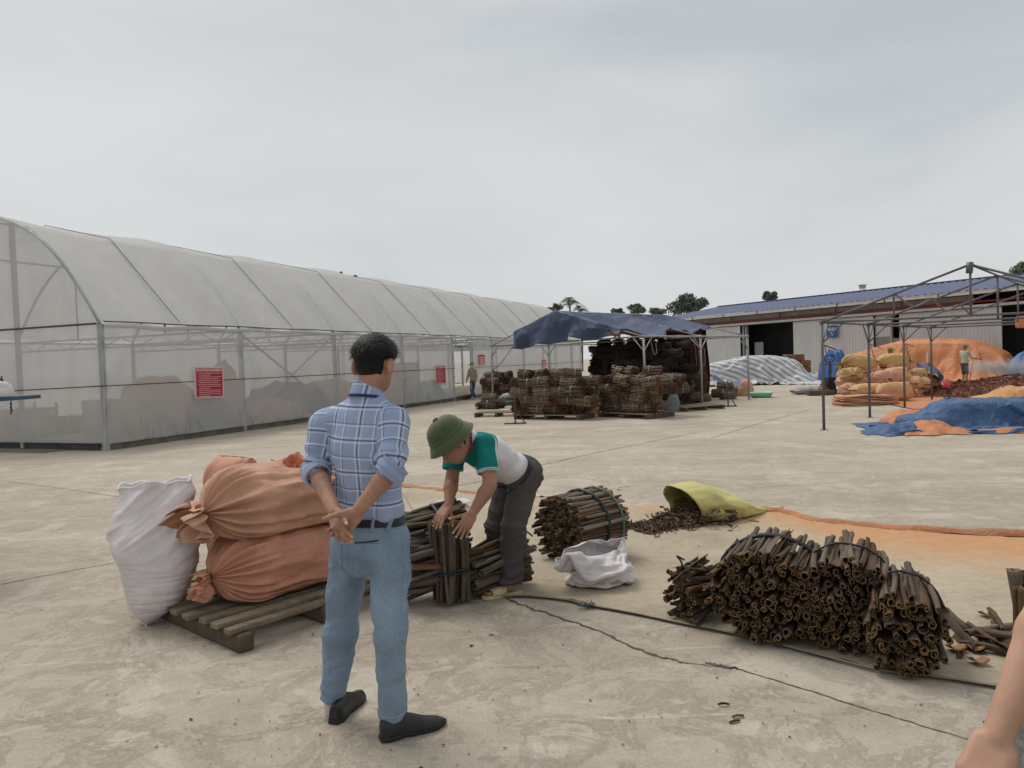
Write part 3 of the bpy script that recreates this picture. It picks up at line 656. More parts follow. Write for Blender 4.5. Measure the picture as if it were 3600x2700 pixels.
def plate(c, w_, h_, label):
    o = sign('notice_board', c, GD, w_, h_, label, None, M_red, None, border=False)
    xd = GD; nn_ = nrm(np.cross(xd, A(0, 0, 1)))
    for z, hh in ((0.05, 0.17), (-0.13, 0.14)):
        b = MB().box(A(*c) + nn_ * 0.008 + A(0, 0, z), (w_ * 0.8, hh, 0.004), np.stack([xd, A(0, 0, 1), nn_], 1)); b.build('label_strip', M_pinkp, o)
        b = MB()
        for k in range(7): b.box(A(*c) + nn_ * 0.012 + A(0, 0, z) + xd * (k - 3) * 0.07, (0.028, hh * 0.55, 0.003), np.stack([xd, A(0, 0, 1), nn_], 1))
        b.build('lettering', M_red, o)
plate(gp(19.13, -0.14, 1.68), 0.68, 0.44, 'small red and pink plate right of greenhouse door')
plate(gp(27.5, -0.14, 1.38), 0.6, 0.4, 'small red plate on greenhouse film behind the stick stacks')

# ------------------------------------------------------------------ warehouse
W0 = P(2799, 1326, 46.0); W0[2] = 0; WD = nrm(A(.566, -1, 0)); WN = A(-WD[1], WD[0], 0)          # WN points into the building
def wp(s, t, z): return W0 + WD * s + WN * t + A(0, 0, z)
Mw = np.stack([WD, WN, A(0, 0, 1)], 1)
wh = empty('warehouse', wp(0, 0, 0), 'low white corrugated warehouse with blue metal roof and open doors', 'warehouse')
M_cw = pm('white corrugated sheet', (0.58, 0.585, 0.58), 0.55, 0.07, 1.2, dirt=((0.33, 0.31, 0.28), 1.3, 0.58, 0.45), stretch=(1, 1, 0.3))
M_fas = pm('grey dusty fascia', (0.33, 0.315, 0.295), 0.8, 0.15, 1.5)
M_roofb = pm('blue roof sheet', (0.088, 0.108, 0.205), 0.45, 0.12, 0.6, spec=0.4)
M_gut = pm('pale gutter', (0.58, 0.57, 0.53), 0.6, 0.12, 1.2, dirt=((0.25, 0.22, 0.18), 1.2, 0.6, 0.7))
M_redp = pm('dark red pipe', (0.20, 0.03, 0.028), 0.5)
M_pln = pm('grey render', (0.26, 0.255, 0.245), 0.85)
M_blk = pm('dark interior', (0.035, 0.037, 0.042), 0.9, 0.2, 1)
def corr(name, s0, s1, z0, z1, t, mat, pitch=0.22, parent=None):
    n_ = max(2, int((s1 - s0) / pitch)); xs = []; ds = []
    for i in range(n_):
        a = s0 + (s1 - s0) * i / n_; q = (s1 - s0) / n_
        xs += [a, a + q * .62, a + q * .7, a + q * .92]; ds += [0, 0, -0.025, -0.025]
    xs.append(s1); ds.append(0); xs = np.array(xs); ds = np.array(ds)
    lo_ = np.array([wp(x, t + d_, z0) for x, d_ in zip(xs, ds)]); hi_ = np.array([wp(x, t + d_, z1) for x, d_ in zip(xs, ds)])
    k = len(xs); o = mk(name, np.concatenate([lo_, hi_]), [(i, i + 1, k + i + 1, k + i) for i in range(k - 1)], mat, parent or wh, False)
    md = o.modifiers.new('thickness', 'SOLIDIFY'); md.thickness = 0.01; return o
SL, SR = -12.5, 24.0; WDP = 13.0
corr('wall', SL, -8.0, 0, 3.38, 0, M_cw); 
corr('wall', 5.35, 6.33, 2.2, 3.38, 0.02, M_cw); MB().box(wp(5.84, 0.1, 1.1), (0.98, 0.2, 2.18), Mw).build('wainscot', M_pln, wh)
MB().box(wp(6.6, 0.1, 1.05), (0.52, 0.18, 2.1), Mw).build('wainscot', M_pln, wh)
MB().box(wp(-3.95, 0.12, 1.69), (0.10, 0.2, 3.37), Mw).box(wp(-4.2, 0.1, 1.69), (0.14, 0.16, 3.37), Mw).build('door_post', M_galv, wh)
MB().box(wp(6.3, 0.02, 1.69), (0.1, 0.14, 3.37), Mw).build('door_post', M_galv, wh)
for s0, s1, t in ((-8.0, -4.35, -0.12), (0.0, 5.29, -0.12), (6.87, 11.93, -0.12)):
    dr = empty('sliding_door', wp((s0 + s1) / 2, t, 0)); dr.parent = wh; dr.matrix_parent_inverse = mw(wh).inverted()
    corr('door_sheet', s0, s1, 0.05, 3.32, t, M_cw, 0.18, dr)
    MB().box(wp((s0 + s1) / 2, t + .03, 3.34), (s1 - s0, 0.05, 0.06), Mw).box(wp(s0, t + .01, 1.7), (0.05, 0.06, 3.3), Mw).box(wp(s1, t + .01, 1.7), (0.05, 0.06, 3.3), Mw).build('door_rim', M_gut, dr)
MB().box(wp((SL + SR) / 2, -0.14, 3.46), (SR - SL, 0.10, 0.15), Mw).build('door_rail', M_gut, wh)
MB().tube([wp(SL + 4, -0.25, 3.385), wp(SR, -0.25, 3.385)], 0.02, 6).build('door_track', M_wire, wh, True)
corr('fascia', SL, 10.6, 3.54, 4.02, 0.03, M_fas, 0.3)
MB().tube([wp(SL + 2, -0.2, 3.68), wp(SR, -0.2, 3.68)], 0.055, 8).build('fire_pipe', M_redp, wh, True)
for s in np.arange(-9, 22, 4.0): MB().box(wp(s, -0.16, 3.8), (0.05, 0.06, 0.36), Mw).build('pipe_hanger', M_redp if s > -2 else M_wire, wh)
MB().box(wp((SL + SR) / 2, -0.62, 4.1), (SR - SL, 0.16, 0.15), Mw).box(wp((SL + SR) / 2, -0.7, 4.185), (SR - SL, 0.05, 0.02), Mw).build('gutter', M_gut, wh)
for s in np.arange(-11, 22, 2.9): MB().box(wp(s, -0.72, 4.1), (0.05, 0.03, 0.2), Mw).build('gutter_bracket', M_wire, wh)
MB().box(wp((SL + SR) / 2, -0.28, 4.05), (SR - SL, 0.55, 0.03), Mw).build('soffit', M_fas, wh)
# roof: ribbed sheets on both slopes
RZ, RT = 5.3, 6.5
for sgn in (1, -1):
    xs = np.arange(SL - 0.3, SR + 0.3, 0.14); k = len(xs); zo = np.where(np.arange(k) % 3 == 0, 0.04, 0.0)
    e_t = -0.72 if sgn == 1 else WDP + 0.5
    v = np.concatenate([[wp(x, e_t, 4.2 + q) for x, q in zip(xs, zo)], [wp(x, RT, RZ + q) for x, q in zip(xs, zo)]])
    mk('roof', v, [(i, i + 1, k + i + 1, k + i) for i in range(k - 1)], M_roofb, wh, False)
MB().box(wp((SL + SR) / 2, RT, RZ + 0.06), (SR - SL + .6, 0.4, 0.05), Mw).build('ridge_cap', M_roofb, wh)
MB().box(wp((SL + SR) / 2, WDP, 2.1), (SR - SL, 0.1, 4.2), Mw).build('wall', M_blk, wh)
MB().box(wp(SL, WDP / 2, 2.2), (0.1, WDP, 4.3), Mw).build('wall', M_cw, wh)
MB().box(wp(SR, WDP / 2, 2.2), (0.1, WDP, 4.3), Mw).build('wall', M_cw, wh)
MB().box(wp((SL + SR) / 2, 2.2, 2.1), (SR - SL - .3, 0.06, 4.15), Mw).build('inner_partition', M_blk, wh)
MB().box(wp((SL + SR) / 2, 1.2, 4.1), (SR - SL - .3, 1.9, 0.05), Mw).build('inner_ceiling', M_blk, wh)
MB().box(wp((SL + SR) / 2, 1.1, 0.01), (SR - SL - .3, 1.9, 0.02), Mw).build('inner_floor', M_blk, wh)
MB().box(wp(-3.3, 0.5, 1.15), (0.7, 0.05, 2.2), Mw).build('inner_board', M_pln, wh)
o = sign('hanging_sign', wp(2.84, -0.3, 2.64), WD, 0.74, 0.68, 'square blue sign with white letters on the warehouse door', None, M_bluesign, [('KHU', 0.12, 0.27, 1.0), ('D', -0.15, 0.27, 1.0)], border=False)
MB().tube([wp(2.84, -0.3, 2.98), wp(2.84, -0.3, 3.4)], 0.012, 5).build('hanger', M_wire, o)

# ------------------------------------------------------------------ trees and tower beyond
def leaf_mat(name, col, rnd=0.0):
    mt, n, b, o_ = new_mat(name); f = ramp(n, noise(n, coords(n), 0.9, 4, 0.6), [(0.35, 0.0), (0.65, 1.0)])
    c = mixc(n, f, tuple(x * 0.62 for x in col), tuple(x * 1.3 for x in col)); n.links.new(c, b.inputs['Base Color']); b.inputs['Roughness'].default_value = 0.7; b.inputs['Specular IOR Level'].default_value = 0.2
    return mt
M_leaf = leaf_mat('hazed dark leaves', (0.115, 0.15, 0.115)); M_leaf2 = leaf_mat('hazy leaves', (0.16, 0.20, 0.14)); M_trunk = pm('trunk', (0.11, 0.095, 0.075), 0.9)  # leaf colours lightened to stand in for distance haze
def tree(px, py0, py1, wpx, Y, label, mat, seed, n_leaf=2600, dens=1.0):
    rg = np.random.default_rng(seed); top = P(px, py0, Y); low = P(px, py1, Y); rw = wpx * Y / FPX / 2; hc = max(top[2] - low[2], rw * 0.9)
    base = A(top[0], Y, 0); cz = top[2] - hc * 0.55; o = empty('tree', base, label, 'tree', 'trees beyond the yard')
    b = MB(); fork = A(base[0], Y, max(cz - hc * 0.7, 1.5)); b.tube(cr_path([base, (base + fork) / 2 + A(.15, 0, 0), fork], 5), np.linspace(.28, .18, 11), 7)
    lobes = []
    for k in range(11):
        a = rg.uniform(0, 2 * np.pi); q = rg.uniform(0.1, 0.72); c = A(base[0] + math.cos(a) * rw * q, Y + math.sin(a) * rw * q, cz + rg.uniform(-.35, .5) * hc * (1.1 - q * 0.6))
        lobes.append((c, rw * rg.uniform(0.24, 0.42))); b.tube(cr_path([fork, (fork + c) / 2 + A(0, 0, -.15 * hc), c], 4), np.linspace(.14, .03, 9), 5)
    b.build('trunk', M_trunk, o, True)
    V = []; F = []
    for k in range(n_leaf):
        c, r_ = lobes[k % len(lobes)]; d = nrm(rg.normal(size=3)); d[2] = d[2] * 0.85 + 0.1
        p = c + d * r_ * rg.uniform(0.35, 1.08) ** 0.7; s_ = rg.uniform(.10, .24) * (Y / 100) * 1.1
        a1 = nrm(rg.normal(size=3)); a2 = nrm(np.cross(a1, rg.normal(size=3)))
        j = len(V); V += [p - a1 * s_, p + a2 * s_ * .55, p + a1 * s_, p - a2 * s_ * .55]; F.append((j, j + 1, j + 2, j + 3))
    mk('crown', np.array(V), np.array(F), mat, o, False)
tree(2425, 1038, 1085, 150, 95, 'broad dark tree above the left end of the warehouse roof', M_leaf, 1, 3600)
tree(2707, 1026, 1062, 58, 105, 'small dark tree top peeking over the warehouse roof', M_leaf, 2, 1500)
tree(2235, 1068, 1110, 70, 110, 'pale feathery tree above the middle of the canopy tarp', M_leaf2, 3, 1300)
tree(2170, 1088, 1112, 50, 105, 'small bush top above canopy tarp beside the pale tree', M_leaf, 4, 900)
tree(2315, 1084, 1112, 62, 100, 'sparse tree between pale tree and the broad dark tree', M_leaf, 5, 700)
tree(1945, 1072, 1104, 62, 100, 'wispy green tree beside the palms', M_leaf2, 6, 800)
tree(3600, 922, 975, 110, 90, 'tree top over the warehouse ridge at the edge of view', M_leaf2, 7, 1500)
tree(1192, 955, 990, 28, 90, 'tree tip peeking over the greenhouse ridge, larger of two', M_leaf, 8, 500)
tree(1247, 968, 990, 16, 90, 'tree tip peeking over the greenhouse ridge, smaller of two', M_leaf, 9, 300)
def palm(px, py, Y, Rf, label, seed, nf=13):
    rg = np.random.default_rng(seed); c = P(px, py, Y); o = empty('palm_tree', A(c[0], Y, 0), label, 'palm', 'palms beyond the yard')
    MB().tube(cr_path([A(c[0], Y, 0), A(c[0] + .1, Y, c[2] * .5), c], 5), np.linspace(.16, .1, 11), 8).build('trunk', M_trunk, o, True)
    for k in range(nf):
        a = 2 * np.pi * k / nf + rg.uniform(-.2, .2); el = rg.uniform(0.2, 1.25); d = A(math.cos(a), math.sin(a), 0)
        pts = cr_path([c, c + d * Rf * .45 * math.cos(el) + A(0, 0, Rf * .55 * math.sin(el)), c + d * Rf * .95 * math.cos(el * .7) + A(0, 0, Rf * .55 * math.sin(el) - Rf * .28)], 8)
        V = []; F = []; t = np.gradient(pts, axis=0)
        for i, p in enumerate(pts[1:], 1):
            tt_ = nrm(t[i]); sd_ = nrm(np.cross(tt_, A(0, 0, 1))); q = i / len(pts); ll = Rf * 0.28 * math.sin(np.pi * min(1, q * .85 + .12))
            for sg_ in (-1, 1):
                e = p + sd_ * sg_ * ll + tt_ * ll * .5 - A(0, 0, ll * .35); j = len(V); V += [p - tt_ * Rf * .03, p + tt_ * Rf * .03, e]; F.append((j, j + 1, j + 2))
        mk('frond', np.array(V), F, M_leaf, o, False)
palm(2003, 1074, 92, 1.9, 'taller areca palm rising behind the canopy tarp', 3, 12)
palm(2040, 1096, 92, 1.5, 'shorter palm just right of the taller palm', 5, 12)
tw = empty('lattice_tower', A(*P(3032, 1200, 150)[:2], 0), 'distant lattice water tower above the warehouse roof', 'tower')
tb = P(3032, 1002, 150); bx_, by_ = tb[0], 150.0; b = MB()
for a in (-1, 1):
    for c in (-1, 1): b.tube([A(bx_ + a * .42, by_ + c * .42, 0), A(bx_ + a * .36, by_ + c * .36, tb[2] - .6)], 0.06, 5)
for k in range(12):
    z = k * (tb[2] - .6) / 12; z2 = z + (tb[2] - .6) / 12
    for a in (-1, 1): b.tube([A(bx_ - a * .38, by_ - .4, z), A(bx_ + a * .38, by_ - .4, z2)], 0.035, 4)
b.build('lattice', M_galv, tw); MB().box((bx_, by_, tb[2] - .35), (0.95, 0.95, 0.6)).build('tank', M_fas, tw); MB().box((bx_, by_, tb[2]), (1.4, 1.4, 0.08)).build('cap', M_galv, tw)
# ------------------------------------------------------------------ draped cloth (settled by the cloth solver)
def settle(V, F, frames, colliders=(), shrink=0.0, bend=0.5, tension=12.0, mass=0.25, pin=None, self_c=False, quality=4, damping=3.0):
    me = mesh_data('cloth_tmp', V, F, None, None, True); o = bpy.data.objects.new('cloth_tmp', me); COL.objects.link(o); cs = []
    for cv, cf in colliders:
        cm = mesh_data('col_tmp', cv, cf, None, None, False); co = bpy.data.objects.new('col_tmp', cm); COL.objects.link(co); md = co.modifiers.new('c', 'COLLISION'); co.collision.thickness_outer = .006; co.collision.cloth_friction = 12; cs.append(co)
    md = o.modifiers.new('cloth', 'CLOTH'); s = md.settings; s.quality = quality; s.mass = mass; s.tension_stiffness = tension; s.compression_stiffness = tension; s.shear_stiffness = tension * .6; s.bending_stiffness = bend; s.air_damping = damping; s.shrink_min = shrink
    md.collision_settings.distance_min = .006; md.collision_settings.use_self_collision = self_c; md.collision_settings.self_distance_min = .006; md.collision_settings.collision_quality = 3
    if pin is not None:
        g = o.vertex_groups.new(name='pin'); g.add([int(i) for i in pin], 1.0, 'ADD'); s.vertex_group_mass = 'pin'
    md.point_cache.frame_start = 1; md.point_cache.frame_end = frames + 1
    for f in range(1, frames + 1): scene.frame_set(f)
    dg = bpy.context.evaluated_depsgraph_get(); ev = o.evaluated_get(dg).to_mesh(); out_ = np.zeros(len(ev.vertices) * 3); ev.vertices.foreach_get('co', out_); out_ = out_.reshape(-1, 3).copy()
    fs = np.array([list(p.vertices) for p in ev.polygons]) if all(len(p.vertices) == 4 for p in ev.polygons) else [list(p.vertices) for p in ev.polygons]
    o.to_mesh_clear() if hasattr(o, 'to_mesh_clear') else None
    for q in [o] + cs: bpy.data.objects.remove(q)
    scene.frame_set(1); return out_, fs
FLOOR = (np.array([(-9, -9, 0), (9, -9, 0), (9, 9, 0), (-9, 9, 0)], float), [(0, 1, 2, 3)])
def sim_bag():
    nt_, nz = 84, 30; th = np.linspace(0, 2 * np.pi, nt_, endpoint=False); rows = []
    for k, r_ in enumerate((.03, .12, .2)): rows.append(np.stack([np.cos(th) * r_ * 1.2, np.sin(th) * r_ * .95, 0 * th + .012], 1))
    for j in range(nz):
        t = j / (nz - 1); z = .015 + .47 * t; r_ = .262 - .015 * t; p = np.stack([np.cos(th) * r_ * 1.12, np.sin(th) * r_ * .88, 0 * th + z], 1); p += .024 * np.stack([fbm(p * 5 + 1, 2, 1), fbm(p * 5 + 5, 2, 2), 0 * th], 1) * (1 + t); p[:, 0] -= .05 * t * t; p[:, 2] += .05 * t * np.sin(th * 2 + .5); rows.append(p)
    V = np.concatenate(rows); F = grid_faces(len(rows), nt_, False, True)
    return settle(V * A(.92, .92, .88), F, 26, [FLOOR], shrink=-.06, bend=.7, tension=22, mass=.2, self_c=True, damping=2)
def mound(c, ud, rx, ry, h, pw=4.0, n_=28, tilt=0.0):
    ud = nrm(ud); vd = A(-ud[1], ud[0], 0); th = np.linspace(0, 2 * np.pi, n_, endpoint=False); rows = []
    cu_ = np.sign(np.cos(th)) * np.abs(np.cos(th)) ** .6; cv_ = np.sign(np.sin(th)) * np.abs(np.sin(th)) ** .6
    for k, z in ((1.0, 0.0), (.97, .35), (.9, .7), (.78, .9), (.55, .98), (.25, 1.0), (.02, 1.0)): rows.append(A(*c) + (cu_ * rx * k)[:, None] * ud + (cv_ * ry * k)[:, None] * vd + (h * z * (1 + tilt * cu_ * k))[:, None] * A(0, 0, 1))
    return np.concatenate(rows), grid_faces(len(rows), n_, False, True)[:, ::-1]
def drape(c, ud, hx, hy, z0, nu, nv, cols, frames=28, shrink=-.04, bend=.4, wave=.05, seed=1, tension=15):
    """a flat sheet let fall over solid mounds"""
    ud = nrm(ud); vd = A(-ud[1], ud[0], 0); u, v = np.meshgrid(np.linspace(-1, 1, nu), np.linspace(-1, 1, nv), indexing='ij'); u = u.ravel(); v = v.ravel()
    V = A(*c) + (u * hx)[:, None] * ud + (v * hy)[:, None] * vd; V[:, 2] = z0 + wave * fbm(V * A(1, 1, 0) * 2.2 + seed, 3, seed)
    g = A(c[0], c[1], 0); fl = (g + np.array([(-15, -15, 0), (15, -15, 0), (15, 15, 0), (-15, 15, 0)], float), [(0, 1, 2, 3)])
    Vo, F = settle(V, grid_faces(nu, nv), frames, [fl] + cols, shrink=shrink, bend=bend, tension=tension, mass=.3, damping=1.2); Vo[:, 2] = np.maximum(Vo[:, 2], .006); return Vo, F, np.stack([u, v, 0 * u], 1)
def sim_tarp():
    nu, nv = 150, 84; u, v = np.meshgrid(np.linspace(0, 1, nu), np.linspace(0, 1, nv), indexing='ij'); u = u.ravel(); v = v.ravel()
    X = 6.7 + 6.3 * u + .5 * v; Y = 13.72 - 1.0 * u + 2.3 * v; q = np.stack([X, Y, 0 * X], 1); V = np.stack([X + .1 * fbm(q * 2, 2, 8), Y + .1 * fbm(q * 2 + 4, 2, 9), .80 + .30 * ridged(q * A(1.0, 1.5, 1) + .5 * fbm(q, 2, 3)[:, None], 2, 4) + .16 * np.sin(v * 16 + 3 * fbm(q * .8, 2, 6))], 1)
    lumps = [mound(A(cx, cy, 0), A(1, -.15, 0), rx, ry, h) for cx, cy, rx, ry, h in ((9.3, 14.8, 1.2, .5, .52), (8.1, 14.8, .5, .45, .26), (10.7, 14.4, .6, .5, .34), (12.0, 13.9, .6, .6, .42))]
    fl = (np.array([(0, 8, 0), (20, 8, 0), (20, 22, 0), (0, 22, 0)], float), [(0, 1, 2, 3)])
    Vo, F = settle(V, grid_faces(nu, nv), 26, [fl] + lumps, shrink=-.05, bend=.25, tension=15, mass=.3, damping=1.5); Vo[:, 2] = np.maximum(Vo[:, 2], .006); return Vo, F
# ------------------------------------------------------------------ tents
EV, RG = 2.15, 3.1
def pipe(name, a, b, r, mat, parent): return MB().tube([a, b], r, 8).build(name, mat, parent, True)
def truss(tent, L_, Rr, mat, r=0.03, kneeL=True, kneeR=True, step=None, queen=False, legs=(True, True), knees=(-1, 1)):
    L_ = A(*L_); Rr = A(*Rr); mid = (L_ + Rr) / 2; up = A(0, 0, 1); e = nrm(Rr - L_)
    for p, on, sg in ((L_, legs[0], 1), (Rr, legs[1], -1)):
        if not on: continue
        po = pipe('post', p, p + up * EV, r * 1.15, mat, tent)
        MB().box(p + up * 0.005, (0.12, 0.12, 0.01)).build('foot_plate', mat, po)
        MB().tube([p + up * (EV - .03), p + up * (EV + .05)], r * 1.6, 8).build('corner_joint', mat, po, True)
        pipe('knee_brace', p + up * (EV - .42), p + up * EV + e * sg * 0.42, r * .6, mat, tent)
        if step is not None:
            for sg2 in knees: pipe('knee_brace', p + up * (EV - .42), p + up * EV + nrm(step) * sg2 * 0.42, r * .6, mat, tent)
    pipe('tie_beam', L_ + up * EV, Rr + up * EV, r * .85, mat, tent)
    ap = mid + up * RG
    pipe('rafter', L_ + up * EV, ap, r * .85, mat, tent); pipe('rafter', Rr + up * EV, ap, r * .85, mat, tent)
    pipe('king_post', mid + up * EV, ap, r * .85, mat, tent)
    if queen:
        for p in (L_, Rr):
            q = (p + mid) / 2; pipe('queen_post', q + up * EV, q + up * (EV + (RG - EV) / 2), r * .7, mat, tent)
    return ap
ta_FL, ta_FR, ta_st = A(-.7, 27, 0), A(3.74, 21.2, 0), A(2.15, 2.2, 0)
tentA = empty('canopy_tent', (ta_FL + ta_FR) / 2 + ta_st, 'pipe-framed canopy tent under a sagging navy tarpaulin, over stick stacks', 'tent')
aps = [truss(tentA, ta_FL + ta_st * i, ta_FR + ta_st * i, M_pipe2, 0.028, step=ta_st, knees=[(1,), (-1, 1), (-1,)][i]) for i in range(3)]
for q in (ta_FL, ta_FR): pipe('eave_beam', q + A(0, 0, EV), q + ta_st * 2 + A(0, 0, EV), 0.028, M_pipe2, tentA)
pipe('ridge_beam', aps[0], aps[2], 0.028, M_pipe2, tentA)
mid0 = (ta_FL + ta_FR) / 2; hv = (ta_FR - ta_FL) / 2
def tp(a, b, z): return mid0 + ta_st * a + hv * b + A(0, 0, z)
nu, nv = 46, 46; V = []
for i in range(nu):
    a = -0.03 + 2.12 * i / (nu - 1); bm_ = np.interp(a, [0, .2, .55, .9, 1.3, 2.1], [.80, 1.02, .90, .68, .72, .56]); b0 = -0.62
    for j in range(nv):
        b = b0 + (bm_ - b0) * j / (nv - 1); z = EV + (RG - EV) * (1 - abs(b)) + 0.05
        z -= 0.09 * abs(math.sin(np.pi * a)) * (0.35 + 0.65 * abs(b)) ; z += 0.03 * float(vnoise(A(a * 6, b * 5, 1)[None], 3)[0]) + 0.02 * math.sin(a * 15 + b * 9) * abs(b)
        V.append(tp(a, b, z))
pin = [i * nv + j for i in range(nu) for j in range(nv) if min(abs(-0.03 + 2.12 * i / (nu - 1) - q) for q in (0, 1, 2)) < .025 or j in (0, nv - 1) and i % 9 == 0 or abs(j - (nv - 1) * .62 / (.62 + float(np.interp(-0.03 + 2.12 * i / (nu - 1), [0, .2, .55, .9, 1.3, 2.1], [.80, 1.02, .90, .68, .72, .56])))) < .6]
V, F = settle(np.array(V), grid_faces(nu, nv)[:, ::-1], 18, [], shrink=-.025, bend=.3, tension=25, mass=.25, pin=pin, damping=2)
o = thicken('roof_tarp', V, F, M_tarp_navy, 0.008, tentA, M_tarp_red)
V = []; nu, nv = 60, 18
for i in range(nu):
    b = -0.60 + 1.39 * i / (nu - 1); zt = EV + (RG - EV) * (1 - abs(b)) + 0.055; zh = np.interp(b, [-.6, -.45, 0.2, .79], [2.03, 2.12, 2.27, 2.43]); zh = min(zh, zt - 0.01)
    for j in range(nv):
        q = j / (nv - 1); z = zt + (zh - zt) * q; bl = 0.10 * math.sin(np.pi * min(1, q * 1.2)) + 0.06 * math.sin(b * 14 + q * 5) * q + 0.03 * float(vnoise(A(b * 8, q * 3, 2)[None], 5)[0])
        V.append(tp(-0.035 - bl * .5, b - (0.03 * q if i == 0 else 0), z))
V, F = settle(np.array(V), grid_faces(nu, nv)[:, ::-1], 10, [], shrink=-.012, bend=.5, tension=25, mass=.25, pin=[i * nv for i in range(nu)] + [nv - 1, (nu - 1) * nv + nv - 1], damping=3)
thicken('gable_flap', V, F, M_tarp_navy, 0.008, tentA, M_tarp_red)
V = []; nu, nv = 60, 20
for i in range(nu):
    b = -0.05 + 0.58 * i / (nu - 1)
    for j in range(nv):
        z = (EV + (RG - EV) * (1 - abs(b))) * (1 - j / (nv - 1)) + 0.02; V.append(tp(2.04 + 0.03 * math.sin(b * 55) + 0.02 * math.sin(b * 23 + z), b + 0.02 * math.sin(z * 2), z))
thicken('side_curtain', V, grid_faces(nu, nv), M_tarp_red, 0.008, tentA)
c0 = tp(-.05, -.62, 2.03); c1 = ta_FL + A(0, 0, 1.25)
MB().tube(cr_path([c0, (c0 + c1) / 2 - A(0, 0, .08), c1], 6), 0.012, 5).build('guy_rope', M_wire, tentA, True)
for k in range(3): MB().tube(cr_path([c1, c1 + A(.1 + .1 * k, -.05, -.12), c1 + A(.15 + .12 * k, -.05, -.35 - .06 * k)], 5), 0.01, 4).build('rope_tail', M_wire, tentA, True)
for a, b, l in ((1.0, 0.98, .9), (1.05, 0.9, 1.1), (0.1, 1.0, .5)):
    p = tp(a, b, EV); MB().tube(cr_path([p, p + A(.05, 0, -l * .5), p + A(.1, 0, -l), p + A(.18, 0, -l * .9), p + A(.16, 0, -l * .4)], 6), 0.014, 5).build('rope_tail', M_strap_g, tentA, True)

tb_P, tb_h, tb_s = A(6.2, 15.02, 0), A(2.42, -0.9, 0), A(2.07, 2.42, 0)
tentB = empty('bare_tent_frame', tb_P + tb_h + tb_s, 'bare grey pipe tent frame without cover over sacks and blue tarpaulin', 'tent frame')
apb = [truss(tentB, tb_P + tb_s * i, tb_P + tb_s * i + tb_h * 2, M_pipe, 0.026, step=tb_s, queen=(i == 0), knees=[(1,), (-1, 1), (-1, 1), (-1,)][i]) for i in range(4)]
for q in (tb_P, tb_P + 2 * tb_h): pipe('eave_beam', q + A(0, 0, EV), q + tb_s * 3 + A(0, 0, EV), 0.021, M_pipe, tentB)
pipe('ridge_beam', apb[0], apb[3], 0.021, M_pipe, tentB)
for f_ in (0.5, 1.5):
    p = [tb_P + tb_h * f_ + tb_s * i + A(0, 0, EV + (RG - EV) / 2 + .02) for i in range(4)]; pts = []
    for i in range(3): pts += [p[i], (p[i] + p[i + 1]) / 2 - A(0, 0, .2)]
    MB().tube(cr_path(pts + [p[3]], 6), 0.019, 6).build('purlin', M_pipe, tentB, True)
MB().tube([apb[0] + A(-.02, 0, -.16), apb[0] + A(0, 0, 0.04)], 0.06, 8).build('ridge_joint', M_pipe, tentB, True)
for i, (k, q) in enumerate(((0, .45), (1, .45), (2, .45), (0, .46))):
    p = tb_P + tb_s * k + A(.03, -.03, EV - q); MB().tube(cr_path([p, p + A(.06, 0, -.25), p + A(.14, 0, -.5), p + A(.02, 0, -.75)], 5), 0.008, 4).build('rope_tail', M_wire, tentB, True)
    MB().tube(cr_path([p, p + A(.14, 0, -.06), p + A(.24, 0, -.1)], 5), 0.008, 4).build('rope_tail', M_wire, tentB, True)
hg = tb_P + tb_h + tb_s * 2.5; MB().box(P(3592, 1132, 19.0), (0.25, 0.2, 0.3), bev=0.05).build('wrapped_knot', M_tarp_or, tentB)
MB().tube([P(3592, 1132, 19.0) , A(P(3592,1132,19.)[0], 19.0, EV)], 0.01, 5).build('hanging_cord', M_wire, tentB)
# ------------------------------------------------------------------ small stick bundles of the far stacks
def stick_bundle_data(seed, n_=46, L_=0.46, rb=0.135):
    rg = np.random.default_rng(seed); b = MB(); pts = []
    k = 0
    while len(pts) < n_ and k < 4000:
        k += 1; q = rg.uniform(-1, 1, 2) * rb
        if np.hypot(*q) < rb and all(np.hypot(*(q - p)) > rb * 0.2 for p in pts): pts.append(q)
    for y, z in pts:
        r_ = rg.uniform(.014, .026); l0 = -L_ / 2 + rg.uniform(-.035, .02); l1 = L_ / 2 + rg.uniform(-.02, .035); dy, dz = rg.uniform(-.02, .02, 2)
        a = A(l0, y - dy, z - dz); e = A(l1, y + dy, z + dz); t = nrm(e - a); u_ = nrm(np.cross(t, A(0, 0, 1))); w_ = np.cross(t, u_); th = np.linspace(0, 2 * np.pi, 6, endpoint=False) + rg.uniform(0, 1)
        ring = np.cos(th)[:, None] * u_ + np.sin(th)[:, None] * w_ * rg.uniform(.7, 1)
        v = np.concatenate([a + ring * r_, e + ring * r_, a + t * .001 + ring * r_ * .62, e - t * .001 + ring * r_ * .62, a + t * .05 + ring * r_ * .55, e - t * .05 + ring * r_ * .55])
        f = []; mi = []
        for i in range(6):
            j = (i + 1) % 6; f += [(i, j, 6 + j, 6 + i)]; mi += [0]
            f += [(j, i, 12 + i, 12 + j), (6 + i, 6 + j, 18 + j, 18 + i), (12 + j, 12 + i, 24 + i, 24 + j), (18 + i, 18 + j, 30 + j, 30 + i)]; mi += [1] * 4
        f += [tuple(24 + i for i in range(6))[::-1], tuple(30 + i for i in range(6))]; mi += [1, 1]
        for q, m_ in zip(f, mi): b.f.append([x + b.n for x in q]); b.m.append(m_)
        b.v.append(v); b.n += len(v)
    return b.data('bundle_sticks', [M_s_out, M_s_in])
